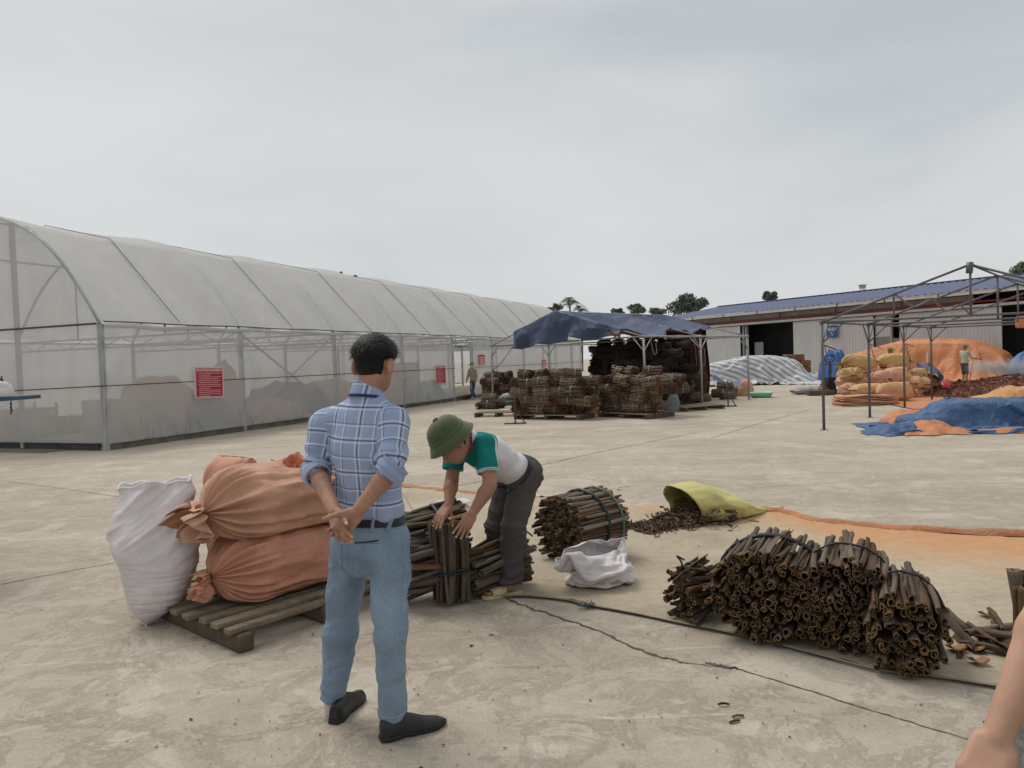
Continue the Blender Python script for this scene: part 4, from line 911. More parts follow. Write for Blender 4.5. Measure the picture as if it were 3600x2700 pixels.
def strap_data(rb, x):
    th = np.linspace(0, 2 * np.pi, 20); return MB().strip(np.stack([0 * th + x, np.cos(th) * rb, np.sin(th) * rb], 1), 0.03, 0.006, up=np.stack([0 * th, np.cos(th), np.sin(th)], 1)).data('bundle_strap', [M_strap_g])
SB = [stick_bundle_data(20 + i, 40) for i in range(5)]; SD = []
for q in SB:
    q = q.copy(); q.materials.clear(); q.materials.append(M_s_shade); q.materials.append(M_s_shade); SD.append(q)
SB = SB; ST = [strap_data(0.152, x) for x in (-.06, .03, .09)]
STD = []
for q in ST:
    q = q.copy(); q.materials.clear(); q.materials.append(M_s_shade); STD.append(q)
N_BUN = [0]
def small_bundle(c, rz, label, group, tilt=0.0, scale=1.0, dark=False):
    o = empty('stick_bundle', c, label, 'bundle', group, rz); o.rotation_euler = (random.uniform(0, 6.28), tilt, rz); o.scale = (scale,) * 3
    k = N_BUN[0]; N_BUN[0] += 1
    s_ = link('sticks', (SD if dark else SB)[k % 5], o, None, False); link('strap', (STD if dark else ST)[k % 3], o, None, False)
    return o
NTH = ['first', 'second', 'third', 'fourth', 'fifth', 'sixth', 'seventh', 'eighth', 'ninth', 'tenth', 'eleventh', 'twelfth', 'thirteenth', 'fourteenth', 'fifteenth', 'sixteenth', 'seventeenth', 'eighteenth']
ORD = ['bottom', 'second', 'third', 'fourth', 'fifth', 'sixth', 'seventh', 'eighth', 'ninth']
def stack(orig, ud, W_, rows, z0, name, group, rh=0.235, back=2, seed=0, taper=0.0, top_mess=3, dark=False):
    rg = random.Random(seed); ud = nrm(ud); vd = A(-ud[1], ud[0], 0); ra = math.atan2(ud[1], ud[0])
    for r_ in range(rows):
        x = 0.0 + taper * r_ * .5 + rg.uniform(-.08, .02); xe = W_ - taper * r_ * .5; k = 0
        while x < xe - 0.15:
            side = rg.random() < 0.5; w_ = 0.48 if side else 0.275
            kind = 'sideways' if side else 'end-on'; k += 1
            c = orig + ud * (x + w_ / 2) + vd * ((0.14 if side else 0.23) + rg.uniform(-.06, .12)) + A(0, 0, z0 + 0.14 + r_ * rh + rg.uniform(-.02, .02))
            small_bundle(c, ra + (rg.uniform(-.22, .22) if side else math.pi / 2 + rg.uniform(-.28, .28)), f'{kind} bundle, {NTH[k - 1]} from left, {ORD[r_]} layer of {name}', group, rg.uniform(-.09, .09), rg.uniform(.9, 1.12), dark)
            if r_ >= rows - 2 or k % 3 == 0:
                for d_ in range(1, back): small_bundle(c + vd * 0.5 * d_ + A(0, 0, rg.uniform(-.03, .03)), ra + rg.choice((0, math.pi / 2)) + rg.uniform(-.15, .15), f'bundle behind the {NTH[k - 1]} front one, {NTH[d_]} row, {ORD[r_]} layer of {name}', group, 0, 1.0, dark)
            x += w_
    for k in range(top_mess):
        small_bundle(orig + ud * (W_ * (k + .6) / (top_mess + .4)) + vd * rg.uniform(.2, .6) + A(0, 0, z0 + 0.14 + rows * rh - .01), ra + rg.uniform(-.5, .5), f'loose bundle, {NTH[k]} from left on top of {name}', group, rg.uniform(-.12, .12), 1.0, dark)
def pallet(c, ud, W_, D_, label, n_sl=7, mats=None, h=0.13):
    ud = nrm(ud); vd = A(-ud[1], ud[0], 0); o = empty('pallet', c, label, 'pallet'); M_ = np.stack([ud, vd, A(0, 0, 1)], 1); mt = mats or (M_wood, M_wood2)
    for k in range(3): MB().box(c + ud * (W_ - .1) * (k / 2 - .5) + A(0, 0, (h - .022) / 2), (0.09, D_, h - .024), M_, bev=0.008).build('bearer', mt[1], o)
    for k in range(n_sl): MB().box(c + vd * (D_ - .09) * (k / (n_sl - 1) - .5) + A(0, 0, h - .011 + .001 * (k % 3)), (W_, 0.085, 0.022), M_, bev=0.004).build('slat', mt[0], o)
    return o
u1 = nrm(G(2075, 1478) - G(1815, 1474)); p1 = G(1800, 1474)
pallet(p1 + u1 * 1.05 + A(-u1[1], u1[0], 0) * .5, u1, 2.0, 1.0, 'loaded pallet under the stick stack beside the tent corner post')
stack(p1 + A(0, 0.05, 0), u1, 2.1, 4, 0.13, 'the corner stack', 'bundles on the pallet stack beside the tent corner', seed=1, top_mess=4)
u2 = nrm(G(2270, 1474) - G(2110, 1466)); p2 = G(2108, 1466); v2 = A(-u2[1], u2[0], 0)
pallet(p2 + u2 * .85 + v2 * .5, u2, 1.7, 1.1, 'loaded pallet under the stick stack in the middle of the tent front')
stack(p2 + A(0, .05, 0), u2, 1.85, 4, 0.13, 'the middle tent stack', 'bundles on the middle tent stack', seed=2, back=3, top_mess=3)
p3 = G(1672, 1440); u3 = nrm(G(1800, 1440) - p3)
stack(p3, u3, .75, 1, 0.0, 'the low pile', 'bundles in the low pile by the greenhouse door', seed=3, back=2, top_mess=1)
p3 = G(1690, 1425); stack(p3 + A(0, 1.0, 0), u3, 1.25, 4, 0.0, 'the ragged pile', 'bundles in the ragged pile by the greenhouse door', seed=4, back=1, top_mess=3)
pallet(G(1755, 1462), nrm(G(1850, 1462) - G(1670, 1466)), 1.3, .9, 'empty wooden pallet on the ground before the ragged pile')
# deep stacks in the shade of the canopy
def inside(a, b): return tp(a, b, 0)
stack(inside(.35, .42), nrm(hv), 2.2, 7, 0.1, 'the tall shaded stack', 'bundles in the tall shaded stack', seed=5, back=1, dark=True)
stack(inside(.95, -.35), nrm(hv), 4.4, 8, 0.1, 'the deepest shaded stack', 'bundles in the deepest shaded stack', seed=6, back=1, top_mess=6, dark=True)
stack(inside(.75, .8), nrm(ta_st), 2.4, 4, 0.0, 'the curtain stack', 'bundles in the stack at the curtain side', seed=7, back=2)
pr = G(2440, 1440); ur = nrm(G(2550, 1432) - G(2380, 1446))
pallet(pr, ur, 1.5, .95, 'empty pallet lying under the outer tent post')
small_bundle(G(2440, 1420) + A(0, .2, .24), .15, 'stick bundle lying on the near edge by the outer tent post', 'bundles near the outer tent post'); small_bundle(G(2410, 1420) + A(0, .2, .24), .3, 'stick bundle beside the dark striped bag', 'bundles near the outer tent post')
for i, (x, y, z) in enumerate([(2530, 1398, .14), (2575, 1392, .14), (2550, 1394, .37), (2600, 1388, .14), (2560, 1404, .12)]):
    small_bundle(G(x, y) + A(0, 0, z), random.uniform(-.4, .4), ['stick bundle low beside the lavender cover', 'stick bundle under the lavender cover', 'stick bundle on top under the lavender cover', 'stick bundle by the last tent post', 'stick bundle in front of the lavender cover'][i], 'bundles under the lavender cover', scale=1.15)
# lavender cover draped over those bundles
V = []; M_lav = tarp_mat('lavender tarpaulin', (0.13, 0.125, 0.25), .4, .55)
q0, q1 = G(2500, 1385), G(2635, 1380)
for i in range(30):
    for j in range(16):
        u, v = i / 29, j / 15; c = q0 + (q1 - q0) * u + A(0.1, 1.0 * v, 0); z = 0.62 + .12 * math.sin(u * 7 + 1) - .25 * u + .05 * math.sin(v * 6 + u * 9); z *= (1 - .55 * sstep(.7, 1, 1 - v) * (0.4 + .6 * math.sin(u * 5) ** 2)); V.append(c + A(0, 0, z))
tag(thicken('draped_cover', V, grid_faces(30, 16), M_lav, .008), 'lavender tarpaulin sheet draped over bundles by the last tent post', 'tarp')

# ------------------------------------------------------------------ soft sacks
def sack_mesh(L_, W_, H_, seed, tie=(1, 0), pl=0.05, npl=17, frill=0.16, wr=0.02, ntheta=72, nring=56, sag=0.0):
    """lying sack along x, resting on z=0. tie: gathered end (1) or flat sewn end (0)"""
    th = np.linspace(0, 2 * np.pi, ntheta, endpoint=False); rows = []
    fr_n = 9; ts = np.linspace(0, 1, nring); ts = 0.5 - 0.5 * np.cos(np.pi * ts)
    def ring(x, ky, kz, plt, t, tied):
        ct, st_ = np.cos(th), np.sin(th); y = np.sign(ct) * np.abs(ct) ** .82 * W_ / 2 * ky; z = np.sign(st_) * np.abs(st_) ** .82 * H_ / 2 * kz
        d = np.stack([np.full_like(th, x), y, z], 1); nn_ = np.stack([0 * th, ct, st_], 1)
        ph = np.array([vnoise(A(seed, t * 2, 0)[None])[0]])
        if plt > 0:
            ww = np.cos(npl * th + 2.2 * np.sin(3 * th + seed) + 1.4 * np.sin(th * 5 + seed * 2)); d = d + nn_ * (plt * pl * ww)[:, None]
        q = np.stack([np.full_like(th, x * 3.2), ct * 1.3, st_ * 1.3], 1) + seed * 3.7
        d = d + nn_ * (wr * (fbm(q * 1.2, 3, seed) + .7 * ridged(q * np.array([.8, 2.2, 2.2]), 3, seed + 3)) * min(1, ky * 2))[:, None]
        return d
    prof_t = lambda t: np.clip(1 - (1 - min(t / .30, 1)) ** 2.6, 0.06, 1)
    for k in range(2):
        pass
    zc = []
    if tie[0]:
        for i in range(fr_n, 0, -1):
            q = i / fr_n; r_ = 0.09 + (frill / min(W_, H_)) * q ** .8; d = ring(-0.02 - frill * .55 * q + .0, r_, r_ * 1.0, 0, 0, 1)
            ruf = (0.16 * np.cos(5 * th + 2.5 * np.sin(2 * th + seed)) + .10 * np.cos(9 * th + seed * 2 + 3 * q) + .10 * vnoise(np.stack([np.cos(th) * 2.2, np.sin(th) * 2.2, 0 * th + q * 2 + seed], 1), 3)) * q * frill * 3.0; d[:, 0] += ruf * 1.1; zc_ = d[:, 2].mean(); d[:, 1] *= (1 + ruf * 4.0); d[:, 2] = zc_ + (d[:, 2] - zc_) * (1 + ruf * 4.0); d[:, 2] -= .35 * frill * q * q; rows.append(d)
    for t in ts:
        if tie[0] and tie[1]: k = min(prof_t(t), prof_t(1 - t))
        elif tie[0]: k = prof_t(t)
        elif tie[1]: k = prof_t(1 - t)
        else: k = 1
        ky = kz = k
        e0 = t if not tie[0] else 9; e1 = (1 - t) if not tie[1] else 9; e = min(e0, e1)
        if e < .3: kz = kz * max(.035, math.sqrt(1 - (1 - e / .3) ** 2)); ky = ky * (0.93 + .07 * min(1, e / .12))
        pa = 0.0
        if tie[0]: pa += math.exp(-((t - .07) / .17) ** 2) if t > .07 else (t / .07 + .25)
        if tie[1]: pa += math.exp(-((1 - t - .07) / .17) ** 2)
        d = ring(t * L_, ky, kz, pa, t, 0); d[:, 2] -= sag * math.sin(np.pi * t) * 0; rows.append(d)
    if tie[1]:
        for i in range(1, fr_n + 1):
            q = i / fr_n; r_ = 0.09 + (frill / min(W_, H_)) * q ** .8; d = ring(L_ + .02 + frill * .55 * q, r_, r_, 0, 0, 1)
            ruf = (0.10 * np.cos(6 * th + 2 * np.sin(2 * th + seed)) + .06 * np.cos(11 * th + seed)) * q * frill * 2.2; d[:, 0] -= ruf * .8; d[:, 1:] *= (1 + ruf * 2.0)[:, None]; rows.append(d)
    V = np.concatenate(rows); n_ = len(rows)
    F = grid_faces(n_, ntheta, False, True)[:, ::-1]
    # settle on the floor: flatten the underside
    zmin = -H_ / 2; V[:, 2] = np.where(V[:, 2] < zmin + .22 * H_, zmin + .22 * H_ + (V[:, 2] - zmin - .22 * H_) * .42, V[:, 2]); V[:, 2] -= V[:, 2].min()
    return V, F
def sack(c, L_, W_, H_, rz, mat, label, seed, tie=(1, 0), tilt=0.0, group=None, rollx=0.0, center=True, cord=None, **kw):
    V, F = sack_mesh(L_, W_, H_, seed, tie, **kw)
    if center: V[:, 0] -= L_ / 2
    Rm = np.array(Matrix.Rotation(rz, 3, 'Z') @ Matrix.Rotation(tilt, 3, 'Y') @ Matrix.Rotation(rollx, 3, 'X')); V = V @ Rm.T + A(*c)
    o = mk('sack', V, F, mat, base=A(*c)); tag(o, label, 'sack', group)
    if tie[0] and cord:
        x0 = -L_ / 2 if center else 0; thv = np.linspace(0, 2 * np.pi, 14); q = np.stack([0 * thv + x0 - .012, np.cos(thv) * W_ * .055, H_ * .42 + np.sin(thv) * H_ * .055], 1) @ Rm.T + A(*c)
        MB().tube(q, .006, 5).build('tie_cord', cord, o, True)
    return o
# far sack pile (rectangles measured on the photograph's pile)
pile = [((60, 470, 355, 520), M_sack_och, 23.6, .12, (1, 0), 'ochre sack on top of the pile nearest the pallet truck'), ((45, 310, 500, 640), M_sack_och, 23.4, 1.35, (1, 0), 'ochre sack with knotted end under the top ochre sack'),
        ((20, 420, 592, 725), M_sack_pink, 23.4, -.1, (0, 1), 'long pink sack third from top at the pallet truck end'), ((65, 290, 700, 825), M_sack_pink, 22.8, 1.4, (1, 0), 'pink sack at the very bottom of the pallet truck end'),
        ((520, 880, 335, 475), M_sack_och, 24.2, -.25, (0, 1), 'ochre sack tilted on top in the middle of the pile'), ((575, 910, 430, 530), M_sack_pink, 24.2, .05, (0, 0), 'pink sack under the tilted ochre sack'),
        ((425, 735, 540, 700), M_sack_pink, 23.0, 1.5, (1, 0), 'pink sack with knot facing the yard in the pile centre'), ((560, 895, 508, 660), M_sack_peach, 23.6, .2, (0, 1), 'peach sack behind the centre pink sack'),
        ((880, 1100, 512, 620), M_sack_och, 24.4, 0, (0, 1), 'ochre sack on top at the shovel end of the pile'), ((838, 1030, 608, 745), M_sack_peach, 23.6, .9, (0, 0), 'peach sack at the bottom near the shovel end'),
        ((985, 1130, 618, 752), M_sack_peach, 24.0, 1.3, (0, 1), 'peach sack standing at the bottom by the red shovel'), ((1095, 1215, 590, 722), M_sack_pink, 24.8, 1.2, (0, 1), 'small pink sack last in the pile by the shovel'),
        ((190, 600, 698, 812), M_sack_peach, 22.3, .1, (0, 0), 'flat peach sack lying on the folded sacks'), ((480, 940, 690, 880), M_sack_peach, 22.0, -.12, (0, 1), 'long fat peach sack in front of the pile'),
        ((290, 480, 470, 600), M_sack_pink, 24.4, 1.4, (0, 0), 'pink sack wedged behind the ochre sacks'), ((470, 640, 560, 690), M_sack_pink, 24.6, .2, (0, 0), 'half hidden pink sack in the middle of the pile'),
        ((640, 880, 600, 760), M_sack_peach, 24.3, .1, (0, 0), 'half hidden peach sack under the shovel end')]
for i, (rc, mt, Y, rz, tie, lab) in enumerate(pile):
    x0, x1, y0, y1 = [(2950 + rc[0] / 3.403), (2950 + rc[1] / 3.403), (1150 + rc[2] / 3.403), (1150 + rc[3] / 3.403)]
    p = P((x0 + x1) / 2, y1, Y); wv_ = (x1 - x0) * Y / FPX; hv_ = (y1 - y0) * Y / FPX
    ez = abs(rz) > .8; L_ = 0.8 if ez else wv_; Wd = wv_ if ez else 0.5
    sack(p + A(0, .25, 0), L_, Wd, hv_ * 1.28, rz, mt, lab, 30 + i, tie, 0.0, 'sacks in the pile before the orange heap', wr=.03, ntheta=44, nring=32, frill=.12, npl=13)
for k in range(9):                                           # folded empty sacks
    c = P(3066 + 3 * math.sin(k * 2), 1428, 20.9); w_ = .84 * (0.98 - .012 * k); V = []
    for i in range(24):
        for j in range(8):
            u, v = i / 23, j / 7; x = (u - .5) * 2 * w_; V.append(c + A(x, .05 + v * .75, .02 + .033 * k + .014 * math.sin(u * 8 + k * 1.3) + .01 * math.sin(v * 5 + k)))
    o = mk('folded_sack', np.array(V), grid_faces(24, 8), [M_sack_peach, M_sack_pink, M_sack_or][k % 3]); md = o.modifiers.new('thickness', 'SOLIDIFY'); md.thickness = .022; md.offset = -1
    md = o.modifiers.new('round', 'BEVEL'); md.width = .012; md.segments = 2
    tag(o, f'{["bottom", "second", "third", "fourth", "fifth", "sixth", "seventh", "eighth", "topmost"][k]} flat empty sack in the folded pile in front', 'sack', 'folded empty sacks')

# ------------------------------------------------------------------ covered heaps, crumpled sheets
def heap(name, px0, px1, pytop, Y0, Y1, depth, mat, label, seed, fold=.12, pw=3.0, nu=130, nv=70, skew=0.0, ex=.75):
    e0 = P(px0, 1300, Y0) * A(1, 1, 0); e1_ = P(px1, 1300, Y1) * A(1, 1, 0); c = (e0 + e1_) / 2; rx = np.linalg.norm(e1_ - e0) / 2; ud = nrm(e1_ - e0); vd = A(-ud[1], ud[0], 0); H_ = P((px0 + px1) / 2, pytop, c[1])[2]
    u, v = np.meshgrid(np.linspace(-1, 1, nu), np.linspace(-1, 1, nv), indexing='ij'); u = u.ravel(); v = v.ravel()
    hx = np.clip(1 - np.abs(u + skew * (1 - u * u)) ** pw, 0, 1); hy = np.clip(1 - np.abs(v) ** 2.2, 0, 1); h = (hx * hy) ** ex
    n1_ = fbm(np.stack([u * 2.2, v * 1.6, 0 * u], 1) + seed, 3, seed); an = np.arctan2(v * .8, u); rr = np.hypot(u, v)
    f1 = np.sin(an * 9 + n1_ * 3 + seed) * rr * fold; q = np.stack([u * 3 * rx / 3, v * 2.2, 0 * u], 1) + seed; f2 = ridged(q + .5 * np.stack([n1_, n1_, n1_], 1), 3, seed + 2) * fold * .9
    z = H_ * h * (1 + n1_ * .14) + (f1 + f2) * sstep(0, .5, h) * H_ * .6; sp = 1 + (1 - h) * .10 * (1 + np.sin(an * 8 + seed))
    V = c + (u * rx * .9 * sp)[:, None] * ud + (v * depth * .9 * sp)[:, None] * vd; V[:, 2] = np.maximum(z, .012 + .02 * (1 - h))
    return tag(mk(name, V, grid_faces(nu, nv), mat, base=A(c[0], c[1], 0)), label, 'heap')
def draped(name, e0, e1_, H_, hx, hy, parts_, mat, label, nu, nv, seed, **kw):
    ud = nrm(e1_ - e0); vd = A(-ud[1], ud[0], 0); c = (e0 + e1_) / 2; cols = [mound(c + ud * a_ + vd * b_, ud, rx, ry, h, tilt=tl) for a_, b_, rx, ry, h, tl in parts_]
    V, F, uv = drape(c, ud, hx, hy, H_ + .12, nu, nv, cols, seed=seed, **kw); o = mk(name, V, F, mat, None, True, None, {'uvw': uv * A(hx, hy, 0)}, base=A(c[0], c[1], 0)); md = o.modifiers.new('smooth', 'SUBSURF'); md.levels = md.render_levels = 1
    return tag(o, label, 'heap')
e0, e1_ = P(2925, 1300, 40.0) * A(1, 1, 0), P(3525, 1300, 33.8) * A(1, 1, 0)
draped('covered_heap', e0, e1_, 1.95, 6.3, 2.9, [(-1.9, .1, 2.6, .9, 1.35, .12), (1.2, .1, 2.6, .95, 1.95, -.05), (3.4, .1, 1.0, .9, 1.5, -.2)], M_tarp_or, 'big heap wrapped in orange tarpaulin before the warehouse', 116, 56, 11)
heap('covered_heap', 2898, 2968, 1234, 37.5, 36.5, 0.7, M_tarp_sky, 'bright blue tarpaulin showing beside the big orange heap', 12, .1, 6.0, ex=.5)
heap('covered_heap', 3535, 3700, 1238, 33.5, 32.0, 1.0, M_tarp_sky, 'bright blue covered heap beyond the water spray', 13, .1, 2.2)
mt_, n_, b_, o_ = new_mat('striped tarpaulin')
v_ = coords(n_); at = n_.nodes.new('ShaderNodeAttribute'); at.attribute_name = 'uvw'; sep = n_.nodes.new('ShaderNodeSeparateXYZ'); n_.links.new(at.outputs['Vector'], sep.inputs[0])
wav = mth(n_, 'ADD', mth(n_, 'ADD', mth(n_, 'MULTIPLY', sep.outputs[0], 2.2), mth(n_, 'MULTIPLY', sep.outputs[1], 4.0)), 40.0)
st_ = ramp(n_, mth(n_, 'FRACT', wav), [(0.50, (0.56, 0.565, 0.56)), (0.58, (0.27, 0.275, 0.29)), (0.92, (0.27, 0.275, 0.29)), (1.0, (0.56, 0.565, 0.56))])
n_.links.new(st_, b_.inputs['Base Color']); b_.inputs['Roughness'].default_value = .5; bump(n_, b_, noise(n_, v_, 3, 5, .6, .8), .5, .05)
M_striped = mt_
e0, e1_ = P(2475, 1300, 38.6) * A(1, 1, 0), P(2845, 1300, 37.4) * A(1, 1, 0)
draped('covered_heap', e0, e1_, 1.45, 3.9, 2.3, [(-1.5, .1, 1.2, .8, 1.2, .1), (.0, .1, .9, .8, 1.42, 0), (1.3, .15, .9, .8, 1.3, -.15)], M_striped, 'long heap under grey and white striped tarpaulin left of the bales', 96, 56, 14, wave=.25, shrink=-.1)
heap('flat_striped_sheet', 2820, 3010, 1314, 39.5, 37.5, 0.9, M_cloth_w, 'loose tail of striped sheet spread on the ground', 16, .3, 2.0)
sack(G(2860, 1386) + A(0, .3, 0), 1.3, .7, .3, .05, pm('faded grey stripes', (.30, .29, .29), .7, .5, 3, stretch=(4, .2, .2)), 'grey streaked sack lying flat left of the pallet truck', 61, (0, 0), ntheta=40, nring=24)
M_bale = pm('brown bale', (0.19, 0.105, 0.055), .85, .2, 3, .4, 20, rnd=.15)
for i, (x, y, z) in enumerate([(2790, 1333, 0), (2828, 1333, 0), (2790, 1333, .36), (2828, 1333, .36), (2790, 1333, .72), (2828, 1333, .72), (2776, 1333, 1.06), (2806, 1333, 1.06)]):
    p = P(x, y, 42); o = MB().box(p + A(0, 0, z - p[2] + .18), (.58, .6, .35), bev=.06).build('bale', M_bale)
    tag(o, ['bottom bale nearest the striped heap', 'bottom bale at the door edge', 'middle bale nearest the striped heap', 'middle bale at the door edge', 'upper bale nearest the striped heap', 'upper bale at the door edge', 'top bale nearest the striped heap', 'topmost bale in the middle of the stack'][i], 'bale', 'brown bales by the warehouse door')
o = MB().box(P(2772, 1300, 41.5), (.35, .3, .6), bev=.05).build('green_bag', pm('green bag', (.03, .10, .08), .7)); o.location.z = .75; tag(o, 'small green bag leaning on the brown bales', 'bag')

def crumple(name, x0, x1, y0, y1, hf, mat, label, cat, seed, nu=110, nv=60, amp=.16, back=None, sc=1.0, edge=None, parent=None):
    u, v = np.meshgrid(np.linspace(0, 1, nu), np.linspace(0, 1, nv), indexing='ij'); u = u.ravel(); v = v.ravel()
    X = x0(v) + (x1(v) - x0(v)) * u if callable(x0) else x0 + (x1 - x0) * u; Yv = y0(u) + (y1(u) - y0(u)) * v if callable(y0) else y0 + (y1 - y0) * v
    q = np.stack([X, Yv, 0 * X], 1) * sc; wv_ = np.stack([fbm(q * 1.1 + 3, 2, seed), fbm(q * 1.1 + 9, 2, seed + 1), 0 * X], 1)
    rd = ridged(q * 1.3 + wv_ * .8, 3, seed + 2); e = np.clip(np.minimum(np.minimum(u, 1 - u) * 7, np.minimum(v, 1 - v) * 5), 0, 1)
    z = hf(u, v) * (1 + .3 * fbm(q * 1.2, 3, seed + 5)) + amp * (rd * .6 + .25) * (.25 + .75 * e); z = np.maximum(z, .008 + .01 * vnoise(q * 5, 3) ** 2)
    X = X + .06 * vnoise(q * 2.3, seed + 8) * amp * 8; Yv = Yv + .06 * vnoise(q * 2.3 + 5, seed + 9) * amp * 8
    o = mk(name, np.stack([X, Yv, z], 1), grid_faces(nu, nv), mat, parent)
    return tag(o, label, cat) if label else o
def Gx(y, x): return G(x, y)
V, F = sim_tarp(); o = mk('crumpled_tarp', V, F, M_tarp_blue); md = o.modifiers.new('smooth', 'SUBSURF'); md.levels = md.render_levels = 1; tag(o, 'long crumpled blue tarpaulin heaped under the bare tent frame', 'tarp')
crumple('orange_lining', lambda v: 7.05 + .3 * v, lambda v: 8.3 + 0 * v, lambda u: 13.45 + .1 * np.sin(u * 14), lambda u: 14.9 + 0 * u, lambda u, v: .13 * np.sin(np.pi * v) ** .7 * np.sin(np.pi * u) ** .5, M_tarp_or, None, None, 23, 60, 40, .12, sc=1.6, parent=o)
crumple('orange_lining', lambda v: 7.7 + .3 * v, lambda v: 8.9 + 0 * v, lambda u: 15.4 + 0 * u, lambda u: 16.4 + 0 * u, lambda u, v: .24 * np.sin(np.pi * v) ** .7 * np.sin(np.pi * u) ** .5, M_tarp_or, None, None, 24, 50, 40, .12, sc=1.6, parent=o)
crumple('orange_hem', lambda v: 8.4 + 0 * v, lambda v: 10.4 + 0 * v, lambda u: 13.42 - .35 * u, lambda u: 13.9 - .35 * u, lambda u, v: .06 * np.sin(np.pi * v), M_tarp_or, None, None, 25, 50, 16, .05, sc=2, parent=o)
crumple('blue_corner', lambda v: 6.5 + .2 * v, lambda v: 7.5 + 0 * v, lambda u: 13.75 + .1 * np.sin(u * 14), lambda u: 14.6 + 0 * u, lambda u, v: .2 * np.sin(np.pi * v) ** .7 * u, M_tarp_blue, None, None, 26, 50, 40, .12, sc=1.6, parent=o)
crumple('ground_sheet', lambda v: 10.2 + 1.6 * v, lambda v: 24 + 4 * v, lambda u: 19.2 + 0 * u, lambda u: 27.5 + 2 * u, lambda u, v: 0.02 + 0 * u, M_tarp_or, 'orange sheet spread on the ground under the red bark chips', 'tarp', 27, 120, 60, .05, sc=1.2)
crumple('peach_sheet', 12.0, 14.6, 19.0, 20.4, lambda u, v: .42 * np.sin(np.pi * v) ** .7 * np.sin(np.pi * u) ** .6, M_tarp_peach, 'peach coloured sheet bunched up behind the blue tarpaulin', 'tarp', 28, 60, 40, .14, sc=1.4)
# bark-chip heap
rg = np.random.default_rng(5); nu, nv = 80, 50
u, v = np.meshgrid(np.linspace(0, 1, nu), np.linspace(0, 1, nv), indexing='ij'); u = u.ravel(); v = v.ravel(); X = 14.0 + 11 * u - 1.0 * (1 - v); Yv = 22.5 + 6.2 * v
hz = (.42 * np.sin(np.pi * np.clip(u * 1.05, 0, 1)) ** .55 * np.sin(np.pi * v) ** .8) * (1 + .35 * fbm(np.stack([X, Yv, 0 * X], 1) * .8, 4, 3)) + .02
heap_o = mk('chip_heap', np.stack([X, Yv, hz], 1), grid_faces(nu, nv), M_chip); tag(heap_o, 'wide heap of reddish brown bark chips drying on the sheet', 'bark chips', None, 'stuff')
V = []; F = []
for k in range(15000):
    i = rg.integers(0, len(X)); p = A(X[i] + rg.uniform(-.1, .1), Yv[i] + rg.uniform(-.08, .08), hz[i] + rg.uniform(0, .05)); a1 = nrm(rg.normal(size=3) * A(1, 1, .5)); a2 = nrm(np.cross(a1, rg.normal(size=3))); s_ = rg.uniform(.02, .055); j = len(V)
    V += [p - a1 * s_ - a2 * s_ * .3, p + a1 * s_ - a2 * s_ * .3, p + a1 * s_ + a2 * s_ * .3, p - a1 * s_ + a2 * s_ * .3]; F.append((j, j + 1, j + 2, j + 3))
o = mk('chips', np.array(V), np.array(F), M_chip, heap_o, False); o['kind'] = 'stuff'

# ------------------------------------------------------------------ pallet truck, shovels, basin and other small things
pj = G(2905, 1392); o = empty('pallet_truck', pj, 'red hand pallet truck with black loop handle upright', 'pallet truck')
M_pjr = pm('red truck paint', (.30, .045, .05), .45)
hb = P(2919, 1372, 27.2); ht = P(2917, 1285, 27.2)
MB().tube([A(hb[0], hb[1], .2), A(ht[0], ht[1], 1.12)], .035, 8).build('handle_bar', M_dark, o, True)
lp = A(ht[0], ht[1], 1.12); MB().tube(cr_path([lp, lp + A(.13, 0, .06), lp + A(.17, 0, .18), lp + A(.12, 0, .27), lp + A(-.12, 0, .27), lp + A(-.17, 0, .18), lp + A(-.13, 0, .06), lp], 5), .02, 6).build('handle_loop', M_dark, o, True)
MB().tube([lp + A(-.3, .2, -.05), lp + A(.3, .2, -.05)], .015, 5).build('cross_bar', M_dark, o, True)
MB().box(A(hb[0] + .05, hb[1] + .12, .36), (.34, .3, .5), bev=.03).build('pump', M_dark, o)
for sx in (-.12, .12): MB().tube([A(hb[0] + sx - .04, hb[1] - .1, .1), A(hb[0] + sx + .04, hb[1] - .1, .1)], .1, 14).build('wheel', M_dark, o, True)
for dy in (-.1, .45): MB().tube([A(hb[0] + .2, hb[1] + dy, .45), A(hb[0] + .7, hb[1] + dy, .52), A(hb[0] + 1.25, hb[1] + dy + .1, .12)], .05, 6).build('fork_arm', M_pjr, o); MB().box(A(hb[0] + .9, hb[1] + dy, .1), (1.2, .16, .05)).build('fork', M_pjr, o)
MB().tube([A(hb[0] - .1, hb[1] - .02, .2), A(hb[0] - .5, hb[1] - .1, .1), A(hb[0] - .25, hb[1], .5)], .03, 6).build('brace', M_pjr, o)
MB().box(P(2885, 1378, 26.6) * A(1, 1, 0) + A(0, 0, .09), (.9, .3, .16)).build('load_block', M_wood2, o)
sv = G(3345, 1388); o = empty('shovel', sv, 'broad red plastic shovel with dark shaft by the chip heap', 'shovel')
s0, s1 = P(3318, 1338, 24.2), P(3345, 1368, 23.8)
V = [s0 + A(-.05, 0, 0), P(3340, 1340, 24.1), P(3344, 1369, 23.7), P(3316, 1366, 23.7), P(3305, 1345, 24.0)]; 
tag(thicken('blade', V, [(0, 1, 2, 3, 4)], pm('red plastic', (.36, .012, .03), .35), .03, o), None)
MB().tube([s0, P(3270, 1318, 24.8)], .02, 6).build('shaft', M_dark, o, True)
sv = empty('blue_bundle', G(3260, 1350), 'crumpled navy sheet with a pole standing behind the sacks', 'sheet')
V = []; 
